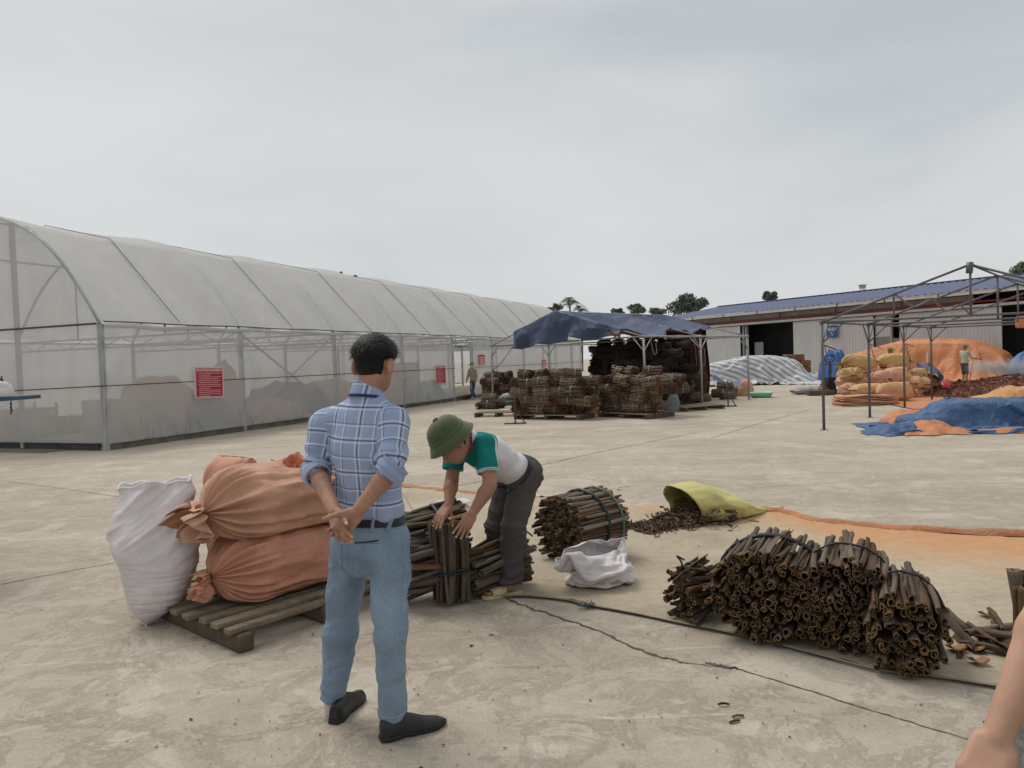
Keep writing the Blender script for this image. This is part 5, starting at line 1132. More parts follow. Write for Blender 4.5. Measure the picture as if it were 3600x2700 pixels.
for i in range(24):
    for j in range(14):
        u, v = i / 23, j / 13; p = P(3225 + 95 * u + 10 * v, 1272 + 45 * u * u + 40 * v + 12 * math.sin(u * 9), 25.2 - .7 * v); V.append(p + A(0, .12 * math.sin(u * 13 + v * 4), .03 * math.sin(v * 9 + u * 6)))
thicken('sheet', V, grid_faces(24, 14), M_tarp_navy, .02, sv); MB().tube([A(*P(3258, 1275, 25.4)[:2], .0), P(3260, 1240, 25.4)], .022, 6).build('pole', M_white, sv)
bs = G(2676, 1397); o = empty('basin', bs, 'mint green plastic basin on the ground', 'basin')
th = np.linspace(0, 2 * np.pi, 28, endpoint=False); rows = []
for r_, z in ((.01, .012), (.3, .01), (.36, .12), (.38, .16), (.40, .162), (.37, .15), (.34, .12), (.28, .02), (.01, .02)): rows.append(np.stack([bs[0] + np.cos(th) * r_ * 1.1, bs[1] + np.sin(th) * r_, 0 * th + z * 1.15], 1))
mk('bowl', np.concatenate(rows), grid_faces(9, 28, False, True)[:, ::-1], pm('mint plastic', (.33, .70, .48), .4, .04), o)
rows = [np.stack([bs[0] + np.cos(th) * r_ * 1.1, bs[1] + np.sin(th) * r_, 0 * th + z], 1) for r_, z in ((.40, .182), (.43, .178), (.43, .165), (.40, .17))]
mk('rim', np.concatenate(rows), grid_faces(4, 28, True, True)[:, ::-1], bpy.data.materials['mint plastic'], o)
def wire_stand(x, y, h, label):
    p = G(x, y); o = empty('wire_stand', p, label, 'stand'); MB().tube([p, p + A(0, 0, h)], .02, 6).build('upright', M_wire, o, True)
    MB().tube([p + A(-.28, 0, .02), p + A(.28, .05, .02)], .018, 5).build('foot_bar', M_wire, o, True); MB().tube([p + A(.24, .04, .02), p + A(.0, 0, .42)], .014, 5).build('stay', M_wire, o, True)
wire_stand(1812, 1491, .95, 'thin rusty rod stand in front of the empty pallet')
wire_stand(2560, 1430, .8, 'thin black rod stand beside the pallet at the outer tent post')
def bag(c, r, mat, label, seed, stripes=None):
    o = blob('bag', c, r, mat, label, 'bag', seed, .16)
    if stripes is not None:
        pass
    return o
mt_, n_, b_, o_ = new_mat('grey green striped bag'); v_ = coords(n_); sep = n_.nodes.new('ShaderNodeSeparateXYZ'); n_.links.new(v_, sep.inputs[0])
cc = ramp(n_, sep.outputs[2], [(0.0, (.05, .07, .09)), (.12, (.05, .07, .09)), (.13, (.2, .3, .1)), (.18, (.2, .3, .1)), (.19, (.05, .07, .09)), (.29, (.05, .07, .09)), (.30, (.24, .33, .12)), (.36, (.26, .27, .28))])
n_.links.new(cc, b_.inputs['Base Color']); b_.inputs['Roughness'].default_value = .6; M_bagg = mt_
bag(G(1793, 1424), (.42, .3, .42), M_bagg, 'grey and green striped bag on the ground by the stick stacks', 41)
mt_, n_, b_, o_ = new_mat('dark bag with lime stripes'); v_ = coords(n_); sep = n_.nodes.new('ShaderNodeSeparateXYZ'); n_.links.new(v_, sep.inputs[0])
fx = mth(n_, 'ABSOLUTE', mth(n_, 'ADD', sep.outputs[0], mth(n_, 'MULTIPLY', sep.outputs[2], -.12))); cc = ramp(n_, mth(n_, 'MULTIPLY', fx, 2.0), [(0.10, (.035, .045, .045)), (.14, (.3, .34, .1)), (.3, (.3, .34, .1)), (.34, (.035, .045, .045))])
n_.links.new(cc, b_.inputs['Base Color']); b_.inputs['Roughness'].default_value = .6; M_bagd = mt_
b1_ = bag(G(2432, 1418) + A(0, .7, .15), (.36, .3, .72), M_bagd, 'dark bag with two lime stripes beside the outer tent post', 42)
bag(G(2092, 1440) + A(.0, .3, 0), (.3, .3, .75), M_bagd, 'dark lime striped bag wedged between the two pallet stacks', 43)
bag(G(2378, 1420) + A(-.05, .1, 0), (.32, .28, .85), M_sack_or, 'crumpled orange bag standing next to the lime striped bag', 44)
bag(G(2366, 1447), (.2, .18, .5), pm('grey teal sack', (.16, .18, .18), .6), 'small grey bag leaning on the middle stack', 45)
bag(G(2072, 1466), (.3, .2, .26), M_sack_or, 'orange rag on the ground between the pallet stacks', 46)
bag(G(2622, 1392), (.3, .3, .6), M_sack_pink, 'pink rag bundle at the last tent post', 47)
bag(G(2985, 1345) , (.8, .6, .55), M_tarp_navy, 'dark rag heap behind the pallet truck', 48)
bag(G(2955, 1352) , (.5, .4, .3), M_cloth_w, 'pale cloth heap left of the pallet truck handle', 49)
# steel frame scale at the edge of view, with a pale bag on its plate
hs = P(0, 1400, 6.2); o = empty('hanging_scale', A(hs[0] - .3, hs[1], 0), 'blue steel weighing platform with chain at the edge of view', 'scale'); M_bl = pm('blue steel', (.035, .075, .11), .5)
zt = P(0, 1402, 6.2)[2]
xr = P(63, 1402, 6.2)[0]; xl = xr - 1.2
MB().box(A((xl + xr) / 2, 6.2, zt), (xr - xl, .6, .03)).build('plate', M_bl, o)
MB().box(A(P(4, 1430, 6.2)[0] - .03, 6.05, zt - .08), (.05, .05, .13)).build('bracket', M_bl, o)
for x in (xl + .3, xl + .06): MB().box(A(x - .03, 6.0, (zt - .016) / 2), (.06, .06, zt - .02)).build('leg', M_bl, o); MB().box(A(x - .03, 6.4, (zt - .016) / 2), (.06, .06, zt - .02)).build('leg', M_bl, o)
MB().box(A(P(-12, 1300, 6.25)[0] - .02, 6.25, zt + .22), (.03, .04, .40)).build('mast', M_dark, o)
for k in range(4):
    c = P(38, 1415, 5.95) + A(0, 0, -.026 * k); th = np.linspace(0, 2 * np.pi, 10); MB().tube(np.stack([c[0] + np.cos(th) * .008 * (1 if k % 2 else .3), c[1] + np.sin(th) * .008 * (.3 if k % 2 else 1), c[2] + np.sin(th + 1) * .016], 1), .003, 5).build('chain_link', M_dark, o, True)
    c = P(4 + 3 * k, 1330 + 9 * k, 6.15); MB().tube(np.stack([c[0] + np.cos(th) * .01 * (1 if k % 2 else .3), c[1] + np.sin(th) * .01 * (.3 if k % 2 else 1), c[2] + np.sin(th + 1) * .018], 1), .003, 5).build('chain_link', M_dark, o, True)
blob('small_bag', A(P(0, 1400, 6.1)[0] - .04, 6.15, zt + .016), (.11, .1, .125), M_cloth_w, 'small pale bag resting on the blue weighing platform', 'bag', 51, .12)
# ------------------------------------------------------------------ cinnamon quills
def quill_data(seed):
    rg = np.random.default_rng(seed + 50); kind = (0, 1, 4, 2, 0, 4, 1, 2, 0, 4, 5, 1, 3, 0)[seed % 14]; n_ = 20; r0 = .02; th_ = rg.uniform(.0034, .0052)
    if kind in (0, 1): ang = np.linspace(0, 2 * np.pi * rg.uniform(1.2, 1.75), n_); rad = r0 * (1 - rg.uniform(.45, .68) * (ang / ang[-1]) ** 1.2)
    elif kind == 2: ang = np.linspace(.3, 2 * np.pi * rg.uniform(.6, .82), n_); rad = r0 * (1 - .15 * np.sin(ang))
    elif kind == 3: ang = np.linspace(0, 2 * np.pi * .985, n_); rad = r0 * np.ones(n_)
    elif kind == 5: ang = np.linspace(.4, 2 * np.pi * .45, n_); rad = r0 * 1.25 * np.ones(n_)
    else: ang = None
    if ang is not None: rad = rad * (1 + .07 * np.sin(ang * 3 + seed)); c = np.stack([np.cos(ang) * rad, np.sin(ang) * rad * rg.uniform(.72, 1)], 1)
    else:                                                     # double scroll
        a1 = np.linspace(0, 2 * np.pi * rg.uniform(.95, 1.25), n_ // 2); rr_ = .0125 * (.42 + .58 * (1 - a1 / a1[-1])); l = np.stack([-.0115 + rr_ * np.cos(a1 + np.pi * .45), rr_ * np.sin(a1 + np.pi * .45)], 1)[::-1]; c = np.concatenate([l, l[::-1] * A(-1, rg.uniform(.85, 1.1))])
    t = np.gradient(c, axis=0); t /= np.linalg.norm(t, axis=1)[:, None]; nn_ = np.stack([t[:, 1], -t[:, 0]], 1)
    o_ = c + nn_ * th_ / 2; i_ = c - nn_ * th_ / 2; ring = np.concatenate([o_, i_[::-1]]); k = len(ring); m_ = len(c)
    zs = np.array([-.5, -.47, -.2, .12, .47, .5]) * .46; bx, by = rg.uniform(-.014, .014, 2); rows = []
    for j, z in enumerate(zs):
        q = ring.copy() * (1 + .06 * math.sin(z * 14 + seed)); tw = .25 * z; ct, st_ = math.cos(tw), math.sin(tw); q = np.stack([q[:, 0] * ct - q[:, 1] * st_, q[:, 0] * st_ + q[:, 1] * ct], 1)
        zz_ = np.full(k, z) + (rg.uniform(-.009, .009, k) if j in (0, len(zs) - 1) else 0); rows.append(np.stack([q[:, 0] + bx * (1 - (z / .23) ** 2), q[:, 1] + by * (1 - (z / .23) ** 2), zz_], 1))
    V = np.concatenate(rows); F = []; mi = []
    for j in range(len(zs) - 1):
        for q in range(k):
            q2 = (q + 1) % k; F.append((j * k + q, j * k + q2, (j + 1) * k + q2, (j + 1) * k + q)); mi.append(0 if q < m_ - 1 else 1)
    for base_, rev in ((0, True), ((len(zs) - 1) * k, False)):
        for q in range(m_ - 1):
            f = [base_ + q, base_ + q + 1, base_ + k - 2 - q, base_ + k - 1 - q]; F.append(f[::-1] if rev else f); mi.append(2)
    return V, F, mi
QV = [quill_data(i) for i in range(14)]
QD = [mesh_data('quill', v, f, [M_q_out, M_q_in, M_q_rim], m_, True) for v, f, m_ in QV]
QL = [mesh_data('quill', v, f, [M_q_lt, M_q_in, M_q_rim], m_, True) for v, f, m_ in QV]
QG = [mesh_data('quill', v, f, [M_q_grn, M_q_in, M_q_rim], m_, True) for v, f, m_ in QV]
def frame_of(ax):
    ax = nrm(ax); u_ = nrm(np.cross(A(0, 0, 1), ax)) if abs(ax[2]) < .9 else A(1, 0, 0); u_ = nrm(u_ - ax * (u_ @ ax)); return u_, np.cross(ax, u_), ax
def put_quill(parent, pos, ax, r_, L_, data, rg, name='quill'):
    u_, v_, w_ = frame_of(ax); a = rg.uniform(0, 6.28); uu = u_ * math.cos(a) + v_ * math.sin(a); vv = np.cross(w_, uu)
    M_ = Matrix(((uu[0], vv[0], w_[0], pos[0]), (uu[1], vv[1], w_[1], pos[1]), (uu[2], vv[2], w_[2], pos[2]), (0, 0, 0, 1))) @ Matrix.Diagonal((r_ / .02, r_ / .02, L_ / .46, 1))
    o = bpy.data.objects.new(name, data[rg.integers(0, len(data))]); COL.objects.link(o)
    if parent is not None: o.parent = parent; o.matrix_parent_inverse = mw(parent).inverted()
    o.matrix_basis = M_; return o
def qbundle(center, ax, ru, rv, L_, n_, label, seed, rr=(.012, .026), jit=.05, data=QD, group=None, straps=(), floor=True, name='quill_bundle', shape=None, slide=.035, strap_w=.014):
    rg = np.random.default_rng(seed); u_, v_, w_ = frame_of(ax); center = A(*center); pts = []; k = 0
    rs = np.sort(rg.uniform(0, 1, n_) ** 1.7)[::-1] * (rr[1] - rr[0]) + rr[0]
    for r_ in rs:
        for _ in range(260):
            q = rg.uniform(-1, 1, 2); 
            if shape is None:
                if np.hypot(*q) > 1: continue
            elif not shape(q): continue
            a, b = q * A(ru - r_, rv - r_)
            if all((a - p[0]) ** 2 + (b - p[1]) ** 2 > ((r_ + p[2]) * .90) ** 2 for p in pts): pts.append((a, b, r_)); break
    o = empty(name, A(center[0], center[1], 0), label, 'bundle', group); ex = []
    for a, b, r_ in pts:
        d = nrm(w_ + u_ * rg.normal(0, jit) + v_ * rg.normal(0, jit)); c = center + u_ * a + v_ * b + w_ * rg.uniform(-slide, slide); l = L_ * rg.uniform(.93, 1.06)
        zmin = min((c + d * l / 2)[2], (c - d * l / 2)[2]) - r_
        if floor and zmin < .012: c = c + A(0, 0, .012 - zmin)
        put_quill(o, c, d, r_, l, data, rg)
        q = c - center; ex.append((q @ u_, q @ v_, r_, d))
    ex_a = np.array([(e[0], e[1], e[2]) for e in ex])
    for off, mt, wid in straps:
        ang = np.linspace(0, 2 * np.pi, 40); rad = []
        for g in ang:
            rad.append(np.max(ex_a[:, 0] * math.cos(g) + ex_a[:, 1] * math.sin(g) + ex_a[:, 2]))
        # support function -> hull points
        hull = []
        for g in ang:
            i = np.argmax(ex_a[:, 0] * math.cos(g) + ex_a[:, 1] * math.sin(g) + ex_a[:, 2]); hull.append((ex_a[i, 0] + (ex_a[i, 2] + .004) * math.cos(g), ex_a[i, 1] + (ex_a[i, 2] + .004) * math.sin(g)))
        hull = np.array(hull); path = center + w_ * off + hull[:, :1] * u_ + hull[:, 1:] * v_; path[:, 2] = np.maximum(path[:, 2], .006)
        MB().tube(path, wid, 6).build('strap', mt, o, True)
    return o
FB = 'bundles of curled bark in the foreground'
# the three big bundles leaning together
def face(px, py, Y, ax, L_): return P(px, py, Y) + nrm(ax) * L_ / 2
ax1, ax2, ax3 = A(.5, .86, .03), A(.42, .9, .05), A(.40, .915, .05)
b1 = qbundle(face(2685, 2098, 4.05, ax1, .46), ax1, .31, .265, .46, 200, 'large loose bundle of curled bark, nearest the small bundle', 1, (.011, .027), .055, group=FB, straps=((.05, M_strap_k, .012), (.07, M_strap_k, .009)))
b2 = qbundle(face(2975, 2138, 3.86, ax2, .46), ax2, .255, .275, .46, 185, 'large bundle of curled bark, the middle one of three', 2, (.011, .027), .05, group=FB, straps=((.0, M_strap_k, .006),))
b3 = qbundle(face(3190, 2240, 3.58, ax3, .44), ax3, .19, .23, .44, 130, 'large bundle of curled bark nearest the bare arm', 3, (.011, .027), .06, group=FB, straps=((.06, M_strap_k, .006),))
axs = A(.72, .68, .05)
b4 = qbundle(face(2392, 2105, 4.45, axs, .34), axs, .15, .17, .34, 46, 'small ragged bundle of bark pieces tied at the top', 4, (.010, .022), .2, group=FB, straps=((.02, M_strap_k, .006),))
MB().tube(cr_path([P(2400, 2000, 4.5), P(2395, 1975, 4.48), P(2380, 1955, 4.47), P(2405, 1968, 4.5)], 5), .006, 5).build('knot_tail', M_strap_k, b4, True)
# round bundle
axr = A(.74, .67, .0)
b5 = qbundle(face(1965, 1862, 5.82, axr, .54), axr, .285, .272, .54, 185, 'big round bundle of bark quills with black and green straps', 5, (.0125, .021), .022, QL, group=FB, straps=((.0, M_strap_k, .014), (.17, pm('green strap', (.10, .17, .12), .5), .009)), slide=.02)
bpy.data.objects[b5.name].location.z = 0
MB().tube(cr_path([P(1872, 1885, 5.85), P(1850, 1870, 5.8), P(1832, 1895, 5.75), P(1826, 1950, 5.7)], 5), .007, 5).build('strap_tail', M_strap_k, b5, True)
# upright bundle under the bending man's hands
cu = G(1588, 2118); b6 = qbundle(A(cu[0], cu[1], .262), A(0.0, 0.0, 1), .142, .135, .50, 52, 'upright tied bundle of straight bark sticks under the man\'s hands', 6, (.014, .023), .035, QG, FB, straps=((-.02, M_strap_k, .007), (-.04, M_strap_k, .006)), slide=.02)
# bundles behind: beside the standing man, and against the bending man's leg
a7 = A(.86, .5, .06); b7 = qbundle(face(1405, 1995, 4.95, a7, .5), a7, .21, .2, .5, 60, 'dark thick bundle low behind the standing man\'s leg', 7, (.016, .03), .09, QG, FB, straps=((.1, M_strap_k, .01),))
a8 = A(.9, .42, .1); b8 = qbundle(face(1400, 1862, 5.15, a8, .46), a8, .14, .12, .46, 34, 'dark bundle on top, crossed by a wide black strap', 8, (.013, .024), .08, QG, FB, straps=((.03, M_strap_k, .014),), floor=False)
a9 = A(.8, .55, .16); b9 = qbundle(face(1648, 2015, 5.06, a9, .46), a9, .165, .165, .46, 36, 'dark bundle leaning against the bending man\'s trousers', 9, (.016, .03), .09, QG, FB, straps=((.04, M_strap_k, .01), (.08, M_strap_k, .008)))
# upright quills at the edge, behind the bare arm
ce = P(3592, 2120, 3.25); b10 = qbundle(A(ce[0], ce[1], .29), A(-.02, .03, 1), .085, .08, .54, 11, 'upright long quills standing behind the bare arm', 10, (.022, .032), .015, QG, FB, slide=.02)
# loose quills in the scatter
rg = np.random.default_rng(77); LQ = [((3330, 2150), (3450, 2235), .026), ((3350, 2190), (3440, 2280), .03), ((3400, 2225), (3560, 2200), .022), ((3440, 2215), (3570, 2235), .024), ((3480, 2150), (3530, 2220), .022), ((3380, 2260), (3570, 2300), .022),
      ((3430, 2255), (3580, 2330), .026), ((3340, 2230), (3370, 2300), .02), ((3500, 2185), (3580, 2240), .02), ((3410, 2200), (3500, 2262), .02), ((3460, 2260), (3590, 2285), .025), ((3520, 2240), (3600, 2300), .022)]
for i, (a, e, r_) in enumerate(LQ):
    z = r_ + .012 + (.03 if i in (2, 3, 4, 9) else 0); p, q = G(*a, z), G(*e, z); o = put_quill(None, (p + q) / 2, q - p, r_, min(np.linalg.norm(q - p) * 1.05, .5), QD, rg, 'loose_quill')
    tag(o, ['loose curled quill touching the big bundle by the arm', 'thick loose quill with a dark open mouth', 'loose quill lying crosswise on top of the scatter', 'loose quill under the crosswise one', 'short loose quill pointing up the mat', 'long loose quill low in the scatter', 'loose quill nearest the mat edge', 'short quill stub at the foot of the big bundle', 'loose quill just before the upright quills', 'thin loose quill in the middle of the scatter', 'loose quill near the arm, lying flat', 'last loose quill half behind the arm'][i], 'quill', 'loose quills scattered by the arm')
for i, (x, y) in enumerate([(3424, 2285), (3440, 2330), (3360, 2285), (3470, 2165)]):   # curled flakes of bark
    p = G(x, y, .02); V = []
    for a in range(9):
        for b in range(6): t_ = a / 8 * 1.6 - .8; V.append(p + A(math.sin(t_) * .05, (b / 5 - .5) * .07, .01 + (1 - math.cos(t_)) * .06 + .008 * math.sin(b)))
    tag(thicken('bark_flake', V, grid_faces(9, 6), pm('inner bark flake %d' % i, (.34, .19, .10), .7), .005), ['curled pale bark flake in the mouth of a quill', 'flat pinkish bark flake on the mat edge', 'orange bark flake beside the big bundle', 'dark reddish flake on top of the scatter'][i], 'bark flake', 'bark flakes by the loose quills')

# ------------------------------------------------------------------ mat
near_px = [(1640, 2078), (1720, 2102), (1860, 2103), (2000, 2118), (2060, 2133), (2250, 2168), (2400, 2200), (2620, 2245), (2900, 2318), (3100, 2368), (3300, 2392), (3500, 2422), (3700, 2450)]
far_px = [(1395, 1709), (1500, 1722), (1620, 1733), (1750, 1742), (1950, 1757), (2150, 1775), (2350, 1788), (2620, 1795), (2780, 1812), (2900, 1838), (3220, 1868), (3600, 1886), (3900, 1890)]
nr = cr_path([G(*q) for q in near_px], 18); fr_ = cr_path([G(*q) for q in far_px], 18); nu = len(nr); nv = 90; V = []; UV = []
for j in range(nv):
    v = j / (nv - 1); V.append(nr * (1 - v) + fr_ * v); UV.append(np.stack([np.linspace(0, 1, nu), np.full(nu, v), np.zeros(nu)], 1))
V = np.stack(V, 1).reshape(-1, 3); UV = np.stack(UV, 1).reshape(-1, 3); q = V * A(1, 1, 0)
wrp = np.stack([fbm(q * 1.5, 3, 1), fbm(q * 1.5 + 7, 3, 2), 0 * q[:, 0]], 1); V[:, 2] = .008 + .016 * np.clip(ridged(q * 2.4 + wrp * 1.2, 3, 4) - .1, 0, 1) ** 1.5 + .006 * (fbm(q * 6, 3, 6) + .6)
ev = np.minimum(UV[:, 1], 1 - UV[:, 1]); V[:, 2] += .008 * np.exp(-(ev / .012) ** 2) * (.6 + fbm(q * 3, 2, 9)); V[:, 2] = np.maximum(V[:, 2], .006)
V[:, :2] += (fbm(q * 2.2, 3, 12) * .035 * (ev < .02))[:, None] * A(.2, 1)[None]
mt_, n_, b_, o_ = new_mat('faded mat'); at = n_.nodes.new('ShaderNodeAttribute'); at.attribute_name = 'uvw'; sp = n_.nodes.new('ShaderNodeSeparateXYZ'); n_.links.new(at.outputs['Vector'], sp.inputs[0]); v_ = coords(n_)
c = mixc(n_, ramp(n_, noise(n_, v_, 1.6, 7, .62, .5), [(.32, 0.), (.7, 1.)]), (.345, .285, .205), (.475, .41, .308))
lt = ramp(n_, noise(n_, v_, .8, 5, .6), [(.4, 0.), (.7, 1.)]); 
f_or = mth(n_, 'ADD', sp.outputs[1], mth(n_, 'MULTIPLY', mth(n_, 'SUBTRACT', noise(n_, v_, 1.8, 6, .62), .5), .5)); f_or = mth(n_, 'ADD', f_or, mth(n_, 'MULTIPLY', mth(n_, 'SUBTRACT', sp.outputs[0], .75), .55))
c = mixc(n_, mth(n_, 'MULTIPLY', ramp(n_, f_or, [(.67, 0.), (.92, 1.)]), .9), c, (.53, .215, .09)); c = mixc(n_, mth(n_, 'MULTIPLY', ramp(n_, f_or, [(.5, 0.), (.8, 1.)]), .3), c, (.52, .40, .22))
cre = ramp(n_, noise(n_, coords(n_, scale=(1.5, 3, 1), rot=(0, 0, .5)), 3.0, 6, .6, 1.6), [(.47, 0.), (.5, 1.), (.53, 0.)]); 
n_.links.new(c, b_.inputs['Base Color']); b_.inputs['Roughness'].default_value = .75; b_.inputs['Specular IOR Level'].default_value = .2; bump(n_, b_, mth(n_, 'ADD', mth(n_, 'MULTIPLY', cre, -.25), noise(n_, v_, 9, 6, .65, .8)), .6, .014)
M_mat = mt_
mat_o = mk('ground_mat', V, grid_faces(nu, nv)[:, ::-1], M_mat, None, True, None, {'uvw': UV}, base=A(1.0, 5.5, 0)); tag(mat_o, 'wrinkled beige ground tarpaulin with orange far edge under the bundles', 'tarp')
M_hem = tarp_mat('mat orange hem', (.40, .16, .07), .6, .6)
def hem(path, w_, h_, mat, name, seed):
    p = cr_path(path, 14); n2 = len(p); t = np.gradient(p, axis=0); t /= np.linalg.norm(t, axis=1)[:, None]; s_ = np.stack([-t[:, 1], t[:, 0], 0 * t[:, 0]], 1); V = []
    for k in range(9):
        a = k / 8; wv_ = w_ * (1 + .5 * fbm(p * 3 + seed, 3, seed)); hh = h_ * (1 + .8 * fbm(p * 4 + seed + 5, 3, seed)) * math.sin(np.pi * a) ** .7 + .006; V.append(p + s_ * ((a - .5) * wv_)[:, None] + np.stack([0 * hh, 0 * hh, hh + .012], 1))
    mk(name, np.stack(V, 1).reshape(-1, 3), grid_faces(n2, 9)[:, ::-1], mat, mat_o)
hem([G(*q) for q in far_px[:6]], .10, .018, M_hem, 'far_hem', 3); hem([G(2590, 1790), G(2700, 1800), G(2780, 1812), G(2900, 1838), G(3220, 1868), G(3600, 1888), G(3900, 1893)], .13, .035, M_hem, 'far_hem', 5)
M_hemd = pm('dark near hem', (.25, .20, .14), .85, .25, 5); hem([G(*q) for q in near_px], .020, .004, M_hemd, 'near_hem', 7)
M_blackin = pm('black lining', (.02, .02, .022), .7)
p = G(2060, 2133, .015); bb = MB()
for k in range(24): a = random.uniform(0, 6.28); bb.strip([p + A(random.uniform(-.03, .03), random.uniform(-.02, .02), .01), p + A(math.cos(a) * .06, math.sin(a) * .04, .035 * random.random())], .006, .002)
bb.build('frayed_tear', pm('teal threads', (.06, .09, .10), .7), mat_o)

# ------------------------------------------------------------------ front pallet
C0 = G(842, 2300); e1 = nrm(G(446, 2122) - C0); e2 = nrm(G(1315, 2068, .13) - G(790, 2240, .13)); e2 = nrm(e2 - e1 * (e2 @ e1) * .9); Mp = np.stack([e2, e1, A(0, 0, 1)], 1)
fp = empty('pallet', C0 + e1 * .7 + e2 * .6, 'low wooden pallet in the foreground carrying white and orange sacks', 'pallet')
for k, off in enumerate((.045, .62, 1.2)):
    MB().box(C0 + e1 * .74 + e2 * off + A(0, 0, .052), (.10, 1.5, .104), Mp, bev=.018).build('bearer', M_wood2, fp)
for k in range(10):
    MB().box(C0 + e1 * (.07 + .148 * k + random.uniform(-.01, .01)) + e2 * (.60 + random.uniform(-.02, .02)) + A(0, 0, .122), (1.30, .085 if k else .07, .034), Mp, bev=.009).build('slat', M_wood, fp)
PZ = .14
# lying sacks
ang = math.atan2(e2[1], e2[0]); nl = G(692, 2176, PZ)
c = nl + e2 * .66 + e1 * .15; sack(c + A(0, 0, 0), .98, .60, .45, ang, M_sack_or, 'lower orange sack lying tied on the front pallet', 3, (1, 0), ntheta=140, nring=110, pl=.034, npl=23, frill=.11, wr=.034, group='orange sacks on the front pallet', cord=M_strap_k)
c = nl + e2 * .72 + e1 * .22; sack(A(c[0], c[1], PZ + .365), 1.08, .62, .49, ang - .03, M_sack_tan, 'upper tan orange sack with ruffled knot on the front pallet', 8, (1, 0), ntheta=140, nring=110, pl=.042, npl=19, frill=.17, wr=.04, group='orange sacks on the front pallet', cord=M_strap_k)
c = P(800, 1900, 5.62); sack(A(c[0] + .19, c[1], PZ), .82, .40, .36, ang + .1, M_sack_or, 'upright orange sack with flat top behind the lying sacks', 12, (0, 0), tilt=-math.pi / 2 + .03, center=False, ntheta=70, nring=50, wr=.03, group='orange sacks on the front pallet')
c = P(985, 1900, 5.75); sack(A(c[0] + .19, c[1], PZ), .76, .46, .36, ang, M_sack_peach, 'peach sack standing behind the upper lying sack', 13, (0, 0), tilt=-math.pi / 2, center=False, ntheta=70, nring=50, wr=.03, group='orange sacks on the front pallet')
kn = P(1035, 1660, 5.15); o = blob('red_knot_sack', A(kn[0], kn[1], kn[2] - .09), (.11, .09, .17), M_sack_red, 'red orange crumpled sack mouth sticking up behind the standing man', 'sack', 17, .5)
for k in range(5):
    a = k * 1.25; MB().strip(cr_path([kn + A(0, 0, -.02), kn + A(math.cos(a) * .05, math.sin(a) * .05, .04), kn + A(math.cos(a) * .09, math.sin(a) * .08, .03 + .03 * math.sin(k))], 5), .05, .006, up=A(math.sin(a), -math.cos(a), .4)).build('ruffle', M_sack_red, o, True)
sc_ = P(995, 1668, 5.1); o = empty('scissors', sc_, 'dark handled scissors lying on the sacks', 'scissors')
MB().strip([sc_ + A(-.06, 0, 0), sc_ + A(.03, 0, .01)], .02, .008, up=A(0, -.6, 1)).build('blade', M_dark, o); MB().tube(cr_path([sc_ + A(.03, 0, .01), sc_ + A(.07, 0, .03), sc_ + A(.1, 0, .01), sc_ + A(.07, 0, -.01), sc_ + A(.03, 0, .0)], 4), .008, 6).build('handle', pm('violet grip', (.05, .045, .09), .5), o, True)

# white sack at the pallet corner
Yw = 4.74; prof_w = [(2190, 508, 526), (2160, 482, 580), (2110, 456, 640), (2050, 444, 668), (1985, 428, 690), (1930, 418, 690), (1880, 408, 684), (1830, 420, 674), (1785, 428, 668), (1745, 424, 672), (1712, 420, 668)]
ntw = 180; th = np.linspace(0, 2 * np.pi, ntw, endpoint=False); rows = []
ys = np.linspace(2190, 1712, 110); pw_ = np.array(prof_w[::-1], float)
for i, y in enumerate(ys):
    xl = np.interp(y, pw_[:, 0], pw_[:, 1]); xr = np.interp(y, pw_[:, 0], pw_[:, 2]); t = i / 109
    y_l = y + (14 if t > .8 else 0) * (t - .8) * 5 * .5; Yk = Yw + .22 * t; cL = P(xl, y_l, Yk); cR = P(xr, y - 22 * sstep(.55, 1, t), Yk); cc = (cL + cR) / 2; hw = (cR - cL) / 2
    dp = np.linalg.norm(hw) * np.interp(t, [0, .2, .55, .8, 1], [.9, .85, .72, .55, .46]); dv = nrm(A(-.1, 1, 0)); lean = .0
    sq = np.stack([np.sign(np.cos(th)) * np.abs(np.cos(th)) ** .85, np.sign(np.sin(th)) * np.abs(np.sin(th)) ** .85], 1)
    r_ = cc + sq[:, :1] * hw + sq[:, 1:] * dv * dp; nn_ = sq[:, :1] * nrm(hw) + sq[:, 1:] * dv
    qq = r_ * 1.0; lo_ = .007 * ridged(qq * A(4.5, 4.5, 38), 2, 3) * (1 - sstep(.42, .6, t)); dgl = qq @ A(.75, .2, -.9); hi_ = (.042 * np.clip(ridged(np.stack([dgl * 6.0, qq[:, 2] * 1.2 + qq[:, 0], qq[:, 1]], 1) + 2, 3, 5), -.3, 1) + .02 * fbm(qq * 5, 3, 7)) * sstep(.38, .62, t)
    rows.append(r_ + nn_ * (lo_ + hi_)[:, None])
top = rows[-1].mean(0)
def cuff(k, dz, sc, ph): rr_ = (rows[-1] - top) * sc + top; rr_ = rr_ + A(0, 0, dz); rr_[:, 2] += .012 * np.sin(th * 3 + ph) + .01 * np.sin(th * 7 + ph * 2); return rr_
rows += [cuff(0, .015, 1.03, 0), cuff(1, .022, .99, 0), cuff(2, .012, .94, 0), cuff(3, -.05, .88, 1), cuff(4, -.16, .8, 1), cuff(5, -.25, .5, 1), cuff(6, -.27, .05, 1)]
ws = mk('white_sack', np.concatenate(rows), grid_faces(len(rows), ntw, False, True), M_cloth_w); tag(ws, 'tall filled white woven sack with folded open top on the pallet corner', 'sack')
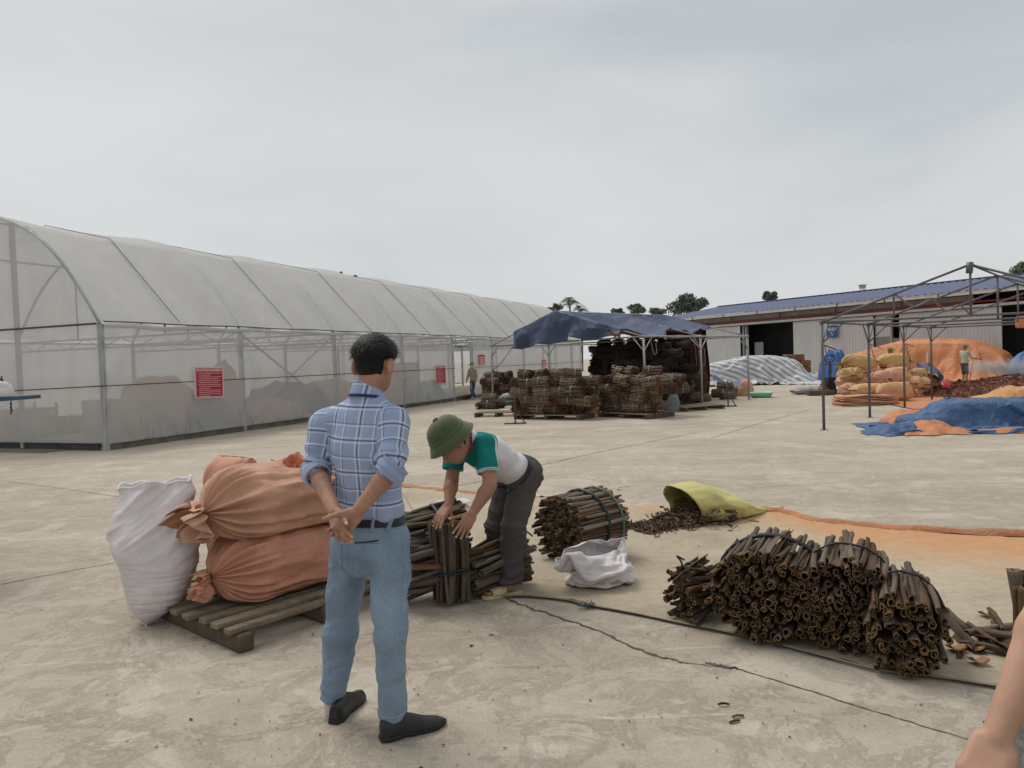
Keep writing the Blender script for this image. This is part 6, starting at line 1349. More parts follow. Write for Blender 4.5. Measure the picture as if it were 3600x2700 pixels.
# rolled cuff hanging outside
cf = []
for k, (dz, sc) in enumerate([(.016, 1.0), (.014, 1.06), (-.01, 1.10), (-.05, 1.115), (-.085, 1.10), (-.09, 1.07)]):
    q = cuff(k, 0, sc, .5); drop = .7 + .5 * fbm(np.stack([np.cos(th) * 1.4, np.sin(th) * 1.4, 0 * th], 1) + 4, 3, 8); q[:, 2] += dz * drop; q += (q - top) * A(1, 1, 0) * (.02 * np.sin(th * 9 + k))[:, None]; cf.append(q)
mk('cuff', np.concatenate(cf), grid_faces(len(cf), ntw, False, True), M_cloth_w, ws)
MB().tube(cr_path([P(514, 2186, Yw), P(512, 2196, Yw - .01), P(518, 2206, Yw - .02), P(510, 2214, Yw - .02)], 4), .008, 5).build('corner_tail', M_cloth_w, ws, True)

# ------------------------------------------------------------------ crumpled open white sack
cb = G(2100, 2052); V, F = sim_bag(); o = mk('open_sack', V + A(cb[0], cb[1], .012), F, M_cloth_w); md = o.modifiers.new('smooth', 'SUBSURF'); md.levels = md.render_levels = 1; md = o.modifiers.new('thickness', 'SOLIDIFY'); md.thickness = .004; tag(o, 'crumpled empty white sack standing open on the mat', 'sack')

# ------------------------------------------------------------------ yellow sack spilling chips
cy = G(2445, 1838); nn_ = 30; th = np.linspace(0, 2 * np.pi, 72, endpoint=False); rows = []
axy = nrm(A(1, .42, 0)); sdy = A(-axy[1], axy[0], 0)
for i in range(nn_):
    t = i / (nn_ - 1); x = -.12 + 1.0 * t - .10 * (1 - t) * 0; hw = np.interp(t, [0, .25, .55, .8, 1], [.27, .30, .26, .15, .07]); hh = np.interp(t, [0, .2, .5, .75, 1], [.34, .35, .26, .10, .014])
    y = np.cos(th) * hw; z = hh / 2 + np.sin(th) * hh / 2; z = np.where(np.sin(th) < -.35, z * .3, z); q = np.stack([np.full_like(th, x * 3), np.cos(th) * 1.2, np.sin(th) * 1.2], 1)
    w_ = (.05 * fbm(q, 3, 4) + .075 * ridged(q * A(1.2, 1, 1) + 3, 3, 6)) * (.4 + .6 * min(1, t * 4)); slant = -.10 * np.sin(th) * (1 - t)
    p = cy + A(0, .1, 0) + (x + slant)[:, None] * axy + (y * (1 + w_ * 2))[:, None] * sdy + np.stack([0 * th, 0 * th, z * (1 + w_) + .012], 1); rows.append(p)
o = mk('yellow_sack', np.concatenate(rows), grid_faces(nn_, 72, False, True)[:, ::-1], M_sack_yel); md = o.modifiers.new('thickness', 'SOLIDIFY'); md.thickness = .006; tag(o, 'yellow plastic sack lying open with bark chips spilling out', 'sack')
MB().strip(cr_path([rows[-1].mean(0) + A(-.03, 0, .0), rows[-1].mean(0) + axy * .1, rows[-1].mean(0) + axy * .2 + A(0, 0, .0)], 5), .09, .01).build('tail', M_sack_yel, o, True)
rg = np.random.default_rng(9); V = []; F = []; n0 = 0
def chip(p, L_, w_, a1, a2):
    j = len(V); nrm_ = np.cross(a1, a2)
    for s_ in (-.5, .5):
        for k in (-1, -.5, .5, 1): V.append(p + a1 * L_ * s_ + a2 * w_ * math.sin(k * 1.5) * .6 + nrm_ * w_ * (math.cos(k * 1.5)) * .7)
    for k in range(3): F.append((j + k, j + k + 1, j + 5 + k, j + 4 + k))
for k in range(1900):
    t = rg.uniform(0, 1) ** .9; c = cy + axy * (.34 - 1.0 * t) + sdy * (.04 + rg.normal(0, .13 + .03 * math.sin(t * 6))) + A(0, 0, .016 + rg.uniform(0, 1) * .15 * math.exp(-((t - .25) / .28) ** 2))
    c[1] = c[1] - .05 * t; a1 = nrm(rg.normal(size=3) * A(1, 1, .35)); a2 = nrm(np.cross(a1, rg.normal(size=3))); chip(c, rg.uniform(.03, .11), rg.uniform(.008, .02), a1, a2)
o = mk('spilled_chips', np.array(V), F, M_chip2); tag(o, 'brown bark chips spilled from the yellow sack onto the mat', 'bark chips', None, 'stuff')

# ------------------------------------------------------------------ weighing scale, tube, debris
sc0 = G(1592, 1818); o = empty('kitchen_scale', sc0, 'white electronic bench scale on the mat behind the man\'s hands', 'scale'); M_sc = pm('scale casing', (.50, .45, .40), .5, .06); M_plate = pm('steel plate', (.62, .63, .65), .3, .05, metal=.4, spec=.5)
rz_ = .35; Ms = np.array(Matrix.Rotation(rz_, 3, 'Z'))
b = MB(); hx, hy = .19, .17; v = []
for z, k in ((.015, 1.0), (.06, 1.0), (.10, .72)): v += [(x * hx * k, y * hy * k + (.02 if z > .08 else 0), z) for x, y in ((-1, -1), (1, -1), (1, 1), (-1, 1))]
b.add(np.array(v) @ Ms.T + sc0 + A(0, .12, 0), [(3, 2, 1, 0), (8, 9, 10, 11)] + [(k * 4 + i, k * 4 + (i + 1) % 4, k * 4 + 4 + (i + 1) % 4, k * 4 + 4 + i) for k in (0, 1) for i in range(4)]); b.build('casing', M_sc, o)
MB().box(sc0 + A(0, .14, .135), (.33, .27, .014), Ms, bev=.006).build('weighing_plate', M_plate, o); MB().box(sc0 + A(0, .14, .113), (.16, .14, .03), Ms).build('plate_support', M_dark, o)
for x in (-.14, .14):
    for y in (-.12, .12): MB().box(sc0 + A(0, .12, .0) + Ms @ A(x, y, .01), (.04, .04, .016)).build('foot', M_dark, o)
ph = P(1462, 1878, 5.0); o = MB().box(ph, (.13, .05, .03), np.array(Matrix.Rotation(-.25, 3, 'Y')), bev=.008).build('handheld_radio', M_dark); tag(o, 'small black handheld device lying on the dark bundle', 'device')
a, e = G(1852, 1741, .02), G(1900, 1748, .02); o = empty('tube', a, 'short white plastic tube with black end cap lying on the mat edge', 'tube'); MB().tube([a, e], .018, 10).build('pipe', M_white, o, True); MB().tube([e, e + nrm(e - a) * .04], .021, 10).build('end_cap', M_dark, o, True)
b = MB(); p = G(2185, 1722, .01); b.tube(cr_path([p, p + A(-.05, .02, .01), p + A(-.02, .09, .01), p + A(.06, .1, .02), p + A(.13, .14, .01)], 6), .006, 4); tag(b.build('cord_scrap', pm('yellow cord', (.5, .46, .2), .6), None, True), 'pale yellow scrap of cord lying near the yellow sack', 'cord')
rg = np.random.default_rng(15); V = []; F = []
for k in range(420):
    x, y = rg.uniform(-100, 3600), 1600 + 1100 * rg.uniform(0, 1) ** 1.2; p = G(x, y, .006)
    if k > 300: p = G(rg.uniform(1900, 3000), rg.uniform(1880, 2050), .03)
    a = rg.uniform(0, 3.14); L_ = rg.uniform(.002, .008) * (1.7 if k % 17 == 0 else 1); w_ = L_ * rg.uniform(.3, .6); d = A(math.cos(a), math.sin(a), 0); s_ = A(-d[1], d[0], 0); j = len(V)
    V += [p - d * L_ - s_ * w_, p + d * L_ - s_ * w_, p + d * L_ + s_ * w_, p - d * L_ + s_ * w_, p + A(0, 0, w_ * .8)]; F += [(j, j + 1, j + 4), (j + 1, j + 2, j + 4), (j + 2, j + 3, j + 4), (j + 3, j, j + 4)]
tag(mk('debris', np.array(V), F, pm('bark crumbs', (.07, .05, .035), .9, .4, 20), None, False, base=A(0, 0, 0)), 'scattered bark crumbs on the concrete', 'debris', None, 'stuff')
for i, (x, y) in enumerate([(2545, 2478), (2595, 2518), (2583, 2535)]):
    p = G(x, y, .008); o = put_quill(None, p, A(1, .2 * i - .1, 0), .006, .05, QD, rg, 'bark_scrap'); tag(o, ['longer reddish bark scrap on bare concrete', 'tiny reddish bark scrap beside another', 'reddish bark scrap nearest the camera'][i], 'bark scrap', 'reddish bark scraps on the concrete')
# ------------------------------------------------------------------ people
def gate(p, c, rad, fn):
    """evaluate fn only near c"""
    d = np.linalg.norm(p - np.asarray(c, float), axis=1) - rad * .6; m_ = d < rad * .4
    if m_.any(): d[m_] = fn(p[m_])
    return d
def rot_about(v, ax, a):
    ax = nrm(ax); return v * math.cos(a) + np.cross(ax, v) * math.sin(a) + ax * (ax @ v) * (1 - math.cos(a))
def hand_prims(w_, d, n_, thumb, curl=(.35, .4, .45, .5), s=1.0, spread=.07, tcurl=.3, tout=.75, tn=.25):
    """w_ wrist, d towards the fingers, n_ palm normal, thumb = +1/-1 side; returns palm frame and finger bones"""
    d = nrm(d); n_ = nrm(n_ - d * (n_ @ d)); sd_ = np.cross(d, n_) * thumb; B = []; tips = []
    Ls = (.074, .082, .077, .06); offs = (.031, .0105, -.0105, -.030); st0 = (.092, .097, .093, .086); rr = (.0090, .0092, .0088, .0078)
    for k in range(4):
        b = w_ + (d * st0[k] + sd_ * offs[k]) * s; dd_ = rot_about(d, n_, (1.5 - k) * spread * -thumb * (1)); ax_ = np.cross(dd_, n_); B.append((w_ + (d * .03 + sd_ * offs[k] * .6) * s, b, .0135 * s, .0115 * s))
        cur = dd_; p = b
        for q, fr in enumerate((.44, .31, .25)):
            cur = rot_about(cur, ax_, (curl[k] if np.ndim(curl[k]) == 0 else curl[k][q]) * (1.0 if q else .8)); e = p + cur * Ls[k] * fr * s; B.append((p, e, rr[k] * s * (1.05 - .1 * q), rr[k] * s * (.97 - .11 * q))); p = e
        tips.append((p, cur))
    p = w_ + (d * .022 + sd_ * .026 + n_ * .006) * s; td = nrm(sd_ * tout + d * .75 + n_ * tn)
    for q, (l, r_) in enumerate(((.048, .0145), (.034, .0108), (.027, .0098))):
        e = p + td * l * s; B.append((p, e, r_ * s, (.0112, .0100, .0082)[q] * s)); p = e; td = nrm(td + (d * .5 + n_ * .35) * tcurl * .6)
    tips.append((p, td))
    return dict(w=w_, d=d, n=n_, s=sd_, B=B, sc=s, tips=tips)
def hand_d(p, Hd):
    s = Hd['sc']; c = Hd['w'] + Hd['d'] * .05 * s
    def fn(q):
        M_ = np.stack([Hd['s'], Hd['d'], Hd['n']], 1); o_ = boxd(q, c, A(.040, .046, .0145) * s, M_, .0135 * s)
        o_ = smin(o_, ell(q, Hd['w'] + (Hd['d'] * .035 + Hd['s'] * .024 + Hd['n'] * .008) * s, A(.017, .03, .014) * s, M_), .012 * s)
        for a, b, ra, rb in Hd['B']: o_ = smin(o_, cone(q, a, b, ra, rb), .0065 * s)
        return o_
    return gate(p, Hd['w'] + Hd['d'] * .09 * s, .30 * s, fn)
def nails(parent, Hd, mat):
    for k, (p, t) in enumerate(Hd['tips']):
        up = nrm(-Hd['n'] + (Hd['n'] @ t) * t) if k < 4 else nrm(Hd['s'] * .3 - Hd['n']); up = nrm(up - t * (up @ t)); s = Hd['sc']; c = p + up * .0072 * s - t * .004 * s; x = np.cross(t, up); V = []
        for a in range(5):
            for b in range(4): q = (a - 2) / 2; V.append(c + x * q * .0055 * s + t * (b / 3 - .5) * .0115 * s + up * (.0012 - q * q * .0022) * s)
        mk('nail', np.array(V), grid_faces(5, 4), mat, parent)
def figure(label, J, h, mats, sc=1.0, sleeve=.5, sleeve_r=(.066, .060), torso=None, wr=.010, leg_r=(.092, .072, .057), group=None, detail=True, legs_h=None, hands=None, attr_mode=None, seat=.02, wr_seed=1, pants_extra=None, shirt_extra=None, hem=.10, pant_to=1.0, base=None, head_s=1.0, skin_extra=None, arm_r=(.047, .043, .031), tuck=.06, foot=True):
    A_ = {k: np.asarray(v, float) for k, v in J.items()}
    pel = (A_['hipL'] + A_['hipR']) / 2; nb = A_['neck']; xd = nrm(A_['shR'] - A_['shL']); ax_ = nrm(nb - pel); xd = nrm(xd - ax_ * (xd @ ax_)); fw = np.cross(ax_, xd) * -1; fw = np.cross(xd, ax_) * -1
    fw = nrm(np.cross(ax_, xd)); Ln = np.linalg.norm(nb - pel)          # chest direction
    hu = nrm(A_['hup']); hf = nrm(A_['hfwd'] - hu * (A_['hfwd'] @ hu)); hx = np.cross(hf, hu); HM = np.stack([hx, hf, hu], 1); hc = A_['head']; hs = head_s * sc
    st = torso or [(-.02, .158, .112), (.15, .150, .108), (.42, .165, .115), (.66, .186, .120), (.84, .165, .098), (1.0, .075, .066)]
    st = [(a, b * sc, c * sc, *(r_)) for a, b, c, *r_ in st]
    o = empty('person', base if base is not None else A(pel[0], pel[1], 0), label, 'person', group)
    HH = hands or []
    def head_d(p):
        def fn(q):
            d = ell(q, hc + hu * .022 * hs, A(.076, .094, .098) * hs, HM); d = smin(d, ell(q, hc + (hf * .022 - hu * .055) * hs, A(.056, .066, .062) * hs, HM), .03 * hs)
            if detail:
                d = smin(d, cone(q, hc + (hf * .086 + hu * .012) * hs, hc + (hf * .108 - hu * .026) * hs, .008 * hs, .014 * hs), .012 * hs)
                d = smin(d, ell(q, hc + (hf * .080 - hu * .062) * hs, A(.022, .012, .008) * hs, HM), .008 * hs)
                for s_ in (-1, 1):
                    d = np.maximum(d, -ell(q, hc + (hf * .098 + hu * .012 + hx * s_ * .031) * hs, A(.018, .016, .011) * hs, HM) ) if False else smin(d, ell(q, hc + (hf * .075 + hu * .027 + hx * s_ * .03) * hs, A(.026, .014, .008) * hs, HM), .012 * hs)
                    e = ell(q, hc + (hx * s_ * .092 - hf * .012 + hu * .0) * hs, A(.017, .022, .036) * hs, HM); e = np.maximum(e, -ell(q, hc + (hx * s_ * .108 + hf * .002) * hs, A(.008, .013, .022) * hs, HM)); d = smin(d, e, .006 * hs)
            return d
        return gate(p, hc, .34 * hs, fn)
    def body(p):
        d = head_d(p); k = .025 * sc
        d = smin(d, cone(p, hc - hu * .05 * hs - hf * .015 * hs, nb + ax_ * .01, .053 * sc, .058 * sc), .02)
        d = smin(d, loft(p, pel, nb, xd, [(a, b - .022 * sc, c - .02 * sc, *r_) for a, b, c, *r_ in st]), k)
        for s_ in 'LR':
            sh, el, wr_ = A_['sh' + s_], A_['el' + s_], A_['wr' + s_]; r0, r1, r2 = [q * sc for q in arm_r]
            d = smin(d, cone(p, nb - ax_ * .07 * sc, sh, .045 * sc, .05 * sc), k); d = smin(d, cone(p, sh, el, r0, r1 * .93), .02)
            mf = el + (wr_ - el) * .28; d = smin(d, cone(p, el, mf, r1 * .95, r1), .015); d = smin(d, cone(p, mf, wr_, r1, r2 * .92), .015)
            hp, kn, an = A_['hip' + s_], A_['kn' + s_], A_['an' + s_]; d = smin(d, cone(p, hp, kn, .07 * sc, .05 * sc), k); d = smin(d, cone(p, kn, an, .048 * sc, .034 * sc), .015)
            if foot:
                t = nrm(A_['toe' + s_]); d = smin(d, cone(p, an - A(0, 0, .035 * sc) , A(an[0], an[1], .028 * sc) + t * .15 * sc, .034 * sc, .02 * sc), .02)
        for Hd in HH: d = smin(d, hand_d(p, Hd), .010)
        if skin_extra: d = skin_extra(p, d)
        return d
    pts = np.array([A_[q] for q in A_ if q not in ('hup', 'hfwd', 'toeL', 'toeR')] + [t for Hd in HH for t, _ in Hd['tips']]); lo = pts.min(0) - .16 * sc; hi = pts.max(0) + .16 * sc; lo[2] = max(lo[2], -.0)
    V, F = snet(body, lo, hi, h); V[:, 2] = np.maximum(V[:, 2], .004); mk('body', V, F, mats['skin'], o)
    # shirt
    def fold(p, s_, amp, fr=9.0, stretch=(1, 1, 1)): return amp * (ridged(p * fr * A(*stretch) + s_ * 3.3, 2, s_) * .75 + vnoise(p * fr * .6 + s_, s_ + 4) * .8)
    def shirt_parts(p):
        t = [loft(p, pel + ax_ * tuck * Ln, nb, xd, [(max((a * 1 - tuck) / (1 - tuck), -.02), b, c, *r_) for a, b, c, *r_ in st])]
        for s_ in 'LR':
            sh, el, wr_ = A_['sh' + s_], A_['el' + s_], A_['wr' + s_]; q = sleeve
            end = sh + (el - sh) * min(q, 1.0); a = cone(p, nb - ax_ * .075 * sc, sh, .055 * sc, .060 * sc); b = cone(p, sh, end, sleeve_r[0] * sc, (sleeve_r[0] + (sleeve_r[1] - sleeve_r[0]) * min(q, 1)) * sc)
            pl = (p - end) @ nrm(el - sh) if q <= 1 else None
            if q <= 1: b = np.maximum(b, pl)
            else:
                e2_ = el + (wr_ - el) * (q - 1); b = smin(b, np.maximum(cone(p, el, e2_, sleeve_r[1] * sc, sleeve_r[1] * sc * .93), (p - e2_) @ nrm(wr_ - el)), .02)
            t += [a, b]
        return t
    def shirt(p):
        t = shirt_parts(p); d = t[0]
        for q in t[1:]: d = smin(d, q, .028 * sc)
        d = np.maximum(d, -((p - (pel + ax_ * tuck * Ln)) @ ax_)) ; d = d + fold(p, wr_seed, wr * 1.0, 6.5, (1, 1, .6))
        if shirt_extra: d = shirt_extra(p, d)
        return np.maximum(d, (p - (nb + ax_ * .012)) @ ax_)
    att = None
    if attr_mode is not None:
        def att(V):
            t = np.stack([q for q in shirt_parts(V)], 1); w = np.argmin(np.stack([t[:, 0] - .004, t[:, 1] + .03, t[:, 2] - .006, t[:, 3] + .03, t[:, 4] - .006], 1), 1); q = V - pel
            U = np.stack([q @ xd, q @ ax_, np.zeros(len(V))], 1)
            for k, s_ in ((2, 'L'), (4, 'R')):
                m_ = w == k; sh, el, wr_ = A_['sh' + s_], A_['el' + s_], A_['wr' + s_]; a = nrm(el - sh); qq = V[m_] - sh; al = qq @ a
                if sleeve > 1:
                    a2 = nrm(wr_ - el); qe = V[m_] - el; low = (qe @ nrm(a + a2)) > 0; al = np.where(low, np.linalg.norm(el - sh) + qe @ a2, al)
                y = nrm(np.cross(a, A(0, 1, 0))); z = np.cross(a, y); U[m_] = np.stack([np.arctan2(qq @ y, qq @ z) * .06 * sc, al, np.full(m_.sum(), 1.0 if s_ == 'L' else 2.0)], 1)
            return {'cloth': U}
    pts = np.array([A_[q] for q in ('shL', 'shR', 'elL', 'elR', 'neck', 'hipL', 'hipR')] + ([A_['el' + s_] + (A_['wr' + s_] - A_['el' + s_]) * (sleeve - 1) for s_ in 'LR'] if sleeve > 1 else [])); 
    so_ = sdf_obj('shirt', shirt, pts.min(0) - .2 * sc, pts.max(0) + .2 * sc, h, mats['shirt'], o, att, pad=wr)
    # trousers
    wl = ax_
    def pants(p):
        d = loft(p, pel - ax_ * .07 * sc, pel + ax_ * (tuck * Ln + .045 * sc), xd, [(0, .165 * sc, .12 * sc, 0, seat * 0), (.55, .165 * sc, .122 * sc), (1, .152 * sc, .111 * sc)])
        d = smin(d, ell(p, pel - fw * (.045 * sc) - ax_ * .03 * sc, A(.15, .11, .12) * sc, np.stack([xd, fw, ax_], 1)), .03)
        for s_ in 'LR':
            hp, kn, an = A_['hip' + s_], A_['kn' + s_], A_['an' + s_]; an = kn + (an - kn) * pant_to; d1 = cone(p, hp, kn, leg_r[0] * sc, leg_r[1] * sc); e = an + A(0, 0, 0); d2 = cone(p, kn, e, leg_r[1] * sc, leg_r[2] * sc)
            q = smin(d1, d2, .03); q = np.maximum(q, (p - e) @ nrm(e - kn)); d = smin(d, q, .022 * sc)
        d = np.maximum(d, (p - (pel + ax_ * (tuck * Ln + .035 * sc))) @ ax_); d = d + fold(p, wr_seed + 20, wr * .8, 6.0, (1, 1, .8))
        if pants_extra: d = pants_extra(p, d)
        return d
    pts = np.array([A_[q] for q in ('hipL', 'hipR', 'knL', 'knR', 'anL', 'anR')]); lo = pts.min(0) - .2 * sc; hi = pts.max(0) + .22 * sc; lo[2] = max(lo[2], 0)
    def pat(V): return {'cloth': np.stack([(V - pel) @ xd, V[:, 2], (V - pel) @ fw], 1)}
    po = sdf_obj('trousers', pants, lo, hi, h, mats['pants'], o, pat, pad=wr)
    return dict(o=o, shirt_d=shirt, pants_d=pants, body_d=body, head_d=head_d, pel=pel, ax=ax_, xd=xd, fw=fw, hu=hu, hf=hf, hx=hx, hc=hc, HM=HM, Ln=Ln, A=A_, hs=hs, shirt=so_, pants=po)
def shell(name, fg, dfn, region, th_, lo, hi, h, mat, parent=None):
    """a thin layer lying on a surface inside a region"""
    def fn(p):
        r_ = region(p); m_ = r_ < 4 * h; o_ = np.maximum(r_, .002)
        if m_.any(): d = dfn(p[m_]); o_[m_] = np.maximum(np.maximum(d - th_, -(d + .012)), r_[m_])
        return o_
    return sdf_obj(name, fn, lo, hi, h, mat, parent or fg['o'])
def shoe(name, heel, t, mat, parent, L_=.285, h=.005, sole=None):
    t = nrm(A(t[0], t[1], 0)); s_ = A(-t[1], t[0], 0); M_ = np.stack([s_, t, A(0, 0, 1)], 1); heel = A(heel[0], heel[1], 0)
    def outline(p):
        q = (p - heel) @ M_; y = q[:, 1]; w_ = np.interp(y, [-.0, .03, .09, .14, .2, .25, L_ - .012, L_], [.022, .036, .034, .037, .044, .039, .016, .002]); cx = np.interp(y, [0, L_], [0, .008]); return np.abs(q[:, 0] - cx) - w_, q
    def up(p):
        a, q = outline(p); y = q[:, 1]; top = np.interp(y, [0, .05, .10, .15, .20, .26, L_], [.088, .092, .105, .085, .062, .048, .028]); d = np.maximum(a, np.maximum(-y, y - L_)); k = smin(-d, top - q[:, 2], -.0) if False else None
        zc = q[:, 2] / np.maximum(top, .01); aa = np.abs(q[:, 0]) / np.maximum(np.interp(y, [-.0, .03, .09, .14, .2, .25, L_ - .012, L_], [.022, .036, .034, .037, .044, .039, .016, .002]), .004)
        d2 = ((np.maximum(aa, 0) ** 2.4 + np.maximum(zc, 0) ** 2.4) ** (1 / 2.4) - 1) * .035
        return np.maximum(np.maximum(d2, np.maximum(-y, y - L_)), .016 - q[:, 2])
    lo = heel + np.minimum.reduce([s_ * .06, -s_ * .06, t * (L_ + .02) + s_ * .06, t * (L_ + .02) - s_ * .06, -t * .02]); hi = heel + np.maximum.reduce([s_ * .06, -s_ * .06, t * (L_ + .02) + s_ * .06, t * (L_ + .02) - s_ * .06, -t * .02]); hi[2] = .13; lo[2] = 0
    o = sdf_obj(name, up, lo, hi, h, mat, parent)
    def so_(p):
        a, q = outline(p); return np.maximum(np.maximum(a - .004, np.maximum(-q[:, 1] - .004, q[:, 1] - L_ - .004)), np.maximum(q[:, 2] - .02, -q[:, 2] + .002 + .008 * ((q[:, 1] > .085) & (q[:, 1] < .12))))
    sdf_obj('sole', so_, lo, hi, h, sole or M_dark, o); return o

# --- plaid shirt and denim
mt_, n_, b_, o_ = new_mat('plaid shirt'); at = n_.nodes.new('ShaderNodeAttribute'); at.attribute_name = 'cloth'; sp = n_.nodes.new('ShaderNodeSeparateXYZ'); n_.links.new(at.outputs['Vector'], sp.inputs[0])
base = mixc(n_, ramp(n_, noise(n_, coords(n_), 9, 5, .6), [(.3, 0.), (.7, 1.)]), (.255, .315, .47), (.315, .38, .545))
def band(coord, per, c0, w_): 
    f = mth(n_, 'FRACT', mth(n_, 'ADD', mth(n_, 'DIVIDE', coord, per), 10.0)); return mth(n_, 'LESS_THAN', mth(n_, 'ABSOLUTE', mth(n_, 'SUBTRACT', f, c0)), w_)
PX, PY = .150, .138
c = base
for crd, per in ((sp.outputs[0], PX), (sp.outputs[1], PY)):
    for c0, w_, colr, op in ((.20, .030, (.62, .67, .78), .5), (.33, .026, (.62, .67, .78), .4), (.265, .024, (.055, .075, .15), .72), (.70, .024, (.64, .69, .80), .5), (.755, .018, (.08, .11, .22), .5)):
        c = mixc(n_, mth(n_, 'MULTIPLY', band(crd, per, c0, w_), op), c, colr)
n_.links.new(c, b_.inputs['Base Color']); b_.inputs['Roughness'].default_value = .8; b_.inputs['Specular IOR Level'].default_value = .15; bump(n_, b_, noise(n_, coords(n_), 16, 5, .6, .6), .35, .012); M_plaid = mt_
M_cuffin = pm('shirt lining', (.36, .42, .56), .8, .08, 9, .3, 30)
mt_, n_, b_, o_ = new_mat('denim'); v_ = coords(n_)
c = mixc(n_, ramp(n_, noise(n_, v_, 3.2, 6, .6, .4), [(.32, 0.), (.7, 1.)]), (.135, .195, .27), (.255, .335, .425)); tw = noise(n_, coords(n_, scale=(6, 6, 1.2)), 60, 3, .6); c = mixc(n_, .25, c, ramp(n_, tw, [(.3, 0.), (.7, 1.)]), 'SOFT_LIGHT')
n_.links.new(c, b_.inputs['Base Color']); b_.inputs['Roughness'].default_value = .85; b_.inputs['Specular IOR Level'].default_value = .15; bump(n_, b_, mth(n_, 'ADD', noise(n_, v_, 11, 5, .6, .5), mth(n_, 'MULTIPLY', tw, .3)), .5, .012); M_denim = mt_
M_seam = pm('denim seam', (.23, .33, .45), .85, .2, 20)
M_leather = pm('black leather', (.016, .015, .017), .42, .3, 12, .25, 60, .002, spec=.45)
M_belt = pm('black belt', (.014, .014, .017), .45)
M_sock = pm('pale sock', (.50, .47, .46), .9)

# --- standing man with hands behind his back
f1 = A(math.sin(R(25)), math.cos(R(25)), 0); r1 = A(f1[1], -f1[0], 0); c1 = A(-.64, 3.30, 0)
def L1(x, y, z): return c1 + r1 * x + f1 * y + A(0, 0, z)
anL = G(1172, 2512) + A(0, 0, .072); anR = G(1382, 2580) + A(0, 0, .088)
J1 = dict(head=P(1316, 1290, 3.30), hup=A(.03, .08, 1), hfwd=A(.42, .90, -.12), neck=P(1290, 1378, 3.29), shL=P(1137, 1492, 3.385), shR=P(1388, 1482, 3.205), elL=P(1112, 1655, 3.34), elR=P(1374, 1655, 3.10),
          wrL=P(1178, 1800, 3.12), wrR=P(1254, 1800, 3.075), hipL=P(1232, 1895, 3.345), hipR=P(1362, 1895, 3.255), knL=P(1198, 2215, 3.40), knR=P(1372, 2230, 3.18), anL=anL, anR=anR, toeL=A(.28, .96, 0), toeR=nrm(G(1545, 2548) - G(1340, 2600)))
hR = hand_prims(J1['wrR'], nrm(P(1196, 1868, 3.065) - J1['wrR']), A(-.1, -1, .15), 1, curl=((.5, .9, .7), (.55, 1.0, .8), (.55, 1.0, .8), (.6, 1.0, .8)), s=.97, spread=.03, tout=.55, tn=.55, tcurl=.6)
hL = hand_prims(J1['wrL'], nrm(P(1194, 1880, 3.035) - J1['wrL']), A(.35, .9, .1), 1, curl=((.25, .5, .4), (.3, .6, .5), (.3, .7, .5), (.3, .7, .5)), s=.97, spread=.02, tout=.30, tn=-.1, tcurl=.05)
def p1_shirt(p, d):
    # blousing above the belt, bunched sleeves
    t = (p - J1['hipL'] * .5 - J1['hipR'] * .5); z = t[:, 2]
    d = d - .012 * np.exp(-((z - .13) / .045) ** 2)
    for s_ in 'LR':
        sh, el = J1['sh' + s_], J1['el' + s_]; a = nrm(el - sh); al = (p - sh) @ a; rad = np.linalg.norm((p - sh) - al[:, None] * a, axis=1); g = np.exp(-(np.maximum(rad - .08, 0) / .03) ** 2) * sstep(.07, .16, al)
        d = d - g * .008 * np.sin(al * 95 + 3.0 * fbm(p * 9, 2, 5) * 2)
    # draw lines down the back
    x = t @ r1; d = d - .006 * np.sin(x * 46 + z * 9 + 2 * fbm(p * 5, 2, 3)) * sstep(.5, .12, z) * (np.abs(x) < .16)
    return d
def drag(p, c, dirs, amp, sp, s_):
    """cloth folds radiating across a limb near c, broken up by noise"""
    q = p - c; w_ = fbm(p * 5 + s_, 2, s_); k = q @ nrm(dirs); return amp * np.clip(ridged(np.stack([k / sp + w_ * 1.3, (q @ A(1, .3, 0)) / sp * .22, (q @ A(0, 1, 0)) / sp * .22], 1) + s_, 2, s_), -.5, 1)
def wdrag(p, wgt, *a):
    o_ = np.zeros(len(p)); m_ = wgt > .02
    if m_.any(): o_[m_] = drag(p[m_], *a) * wgt[m_]
    return o_
def p1_pants(p, d):
    z = p[:, 2]; x = (p - c1) @ r1; y = (p - c1) @ f1
    for i, s_ in enumerate('LR'):
        kn, an, hp = J1['kn' + s_], J1['an' + s_], J1['hip' + s_]; sd_ = -1 if s_ == 'L' else 1
        d = d - wdrag(p, np.exp(-((z - kn[2]) / .16) ** 2) * sstep(.16, .1, np.abs(p[:, 0] - kn[0])), kn, A(.35 * sd_, 0, 1), .011, .085, 3 + i)
        d = d - wdrag(p, np.exp(-((z - an[2] - .05) / .12) ** 2) * sstep(.16, .1, np.abs(p[:, 0] - an[0])), an, A(-.3 * sd_, 0, 1), .012, .06, 7 + i)
        d = d - wdrag(p, np.exp(-((z - hp[2] + .17) / .11) ** 2), hp - A(0, 0, .18), A(.75 * sd_, 0, 1), .011, .09, 11 + i)
    d = d + .006 * np.exp(-((x) / .012) ** 2) * (y < 0) * sstep(.72, .78, z) * sstep(.95, .9, z)            # centre seam
    return d
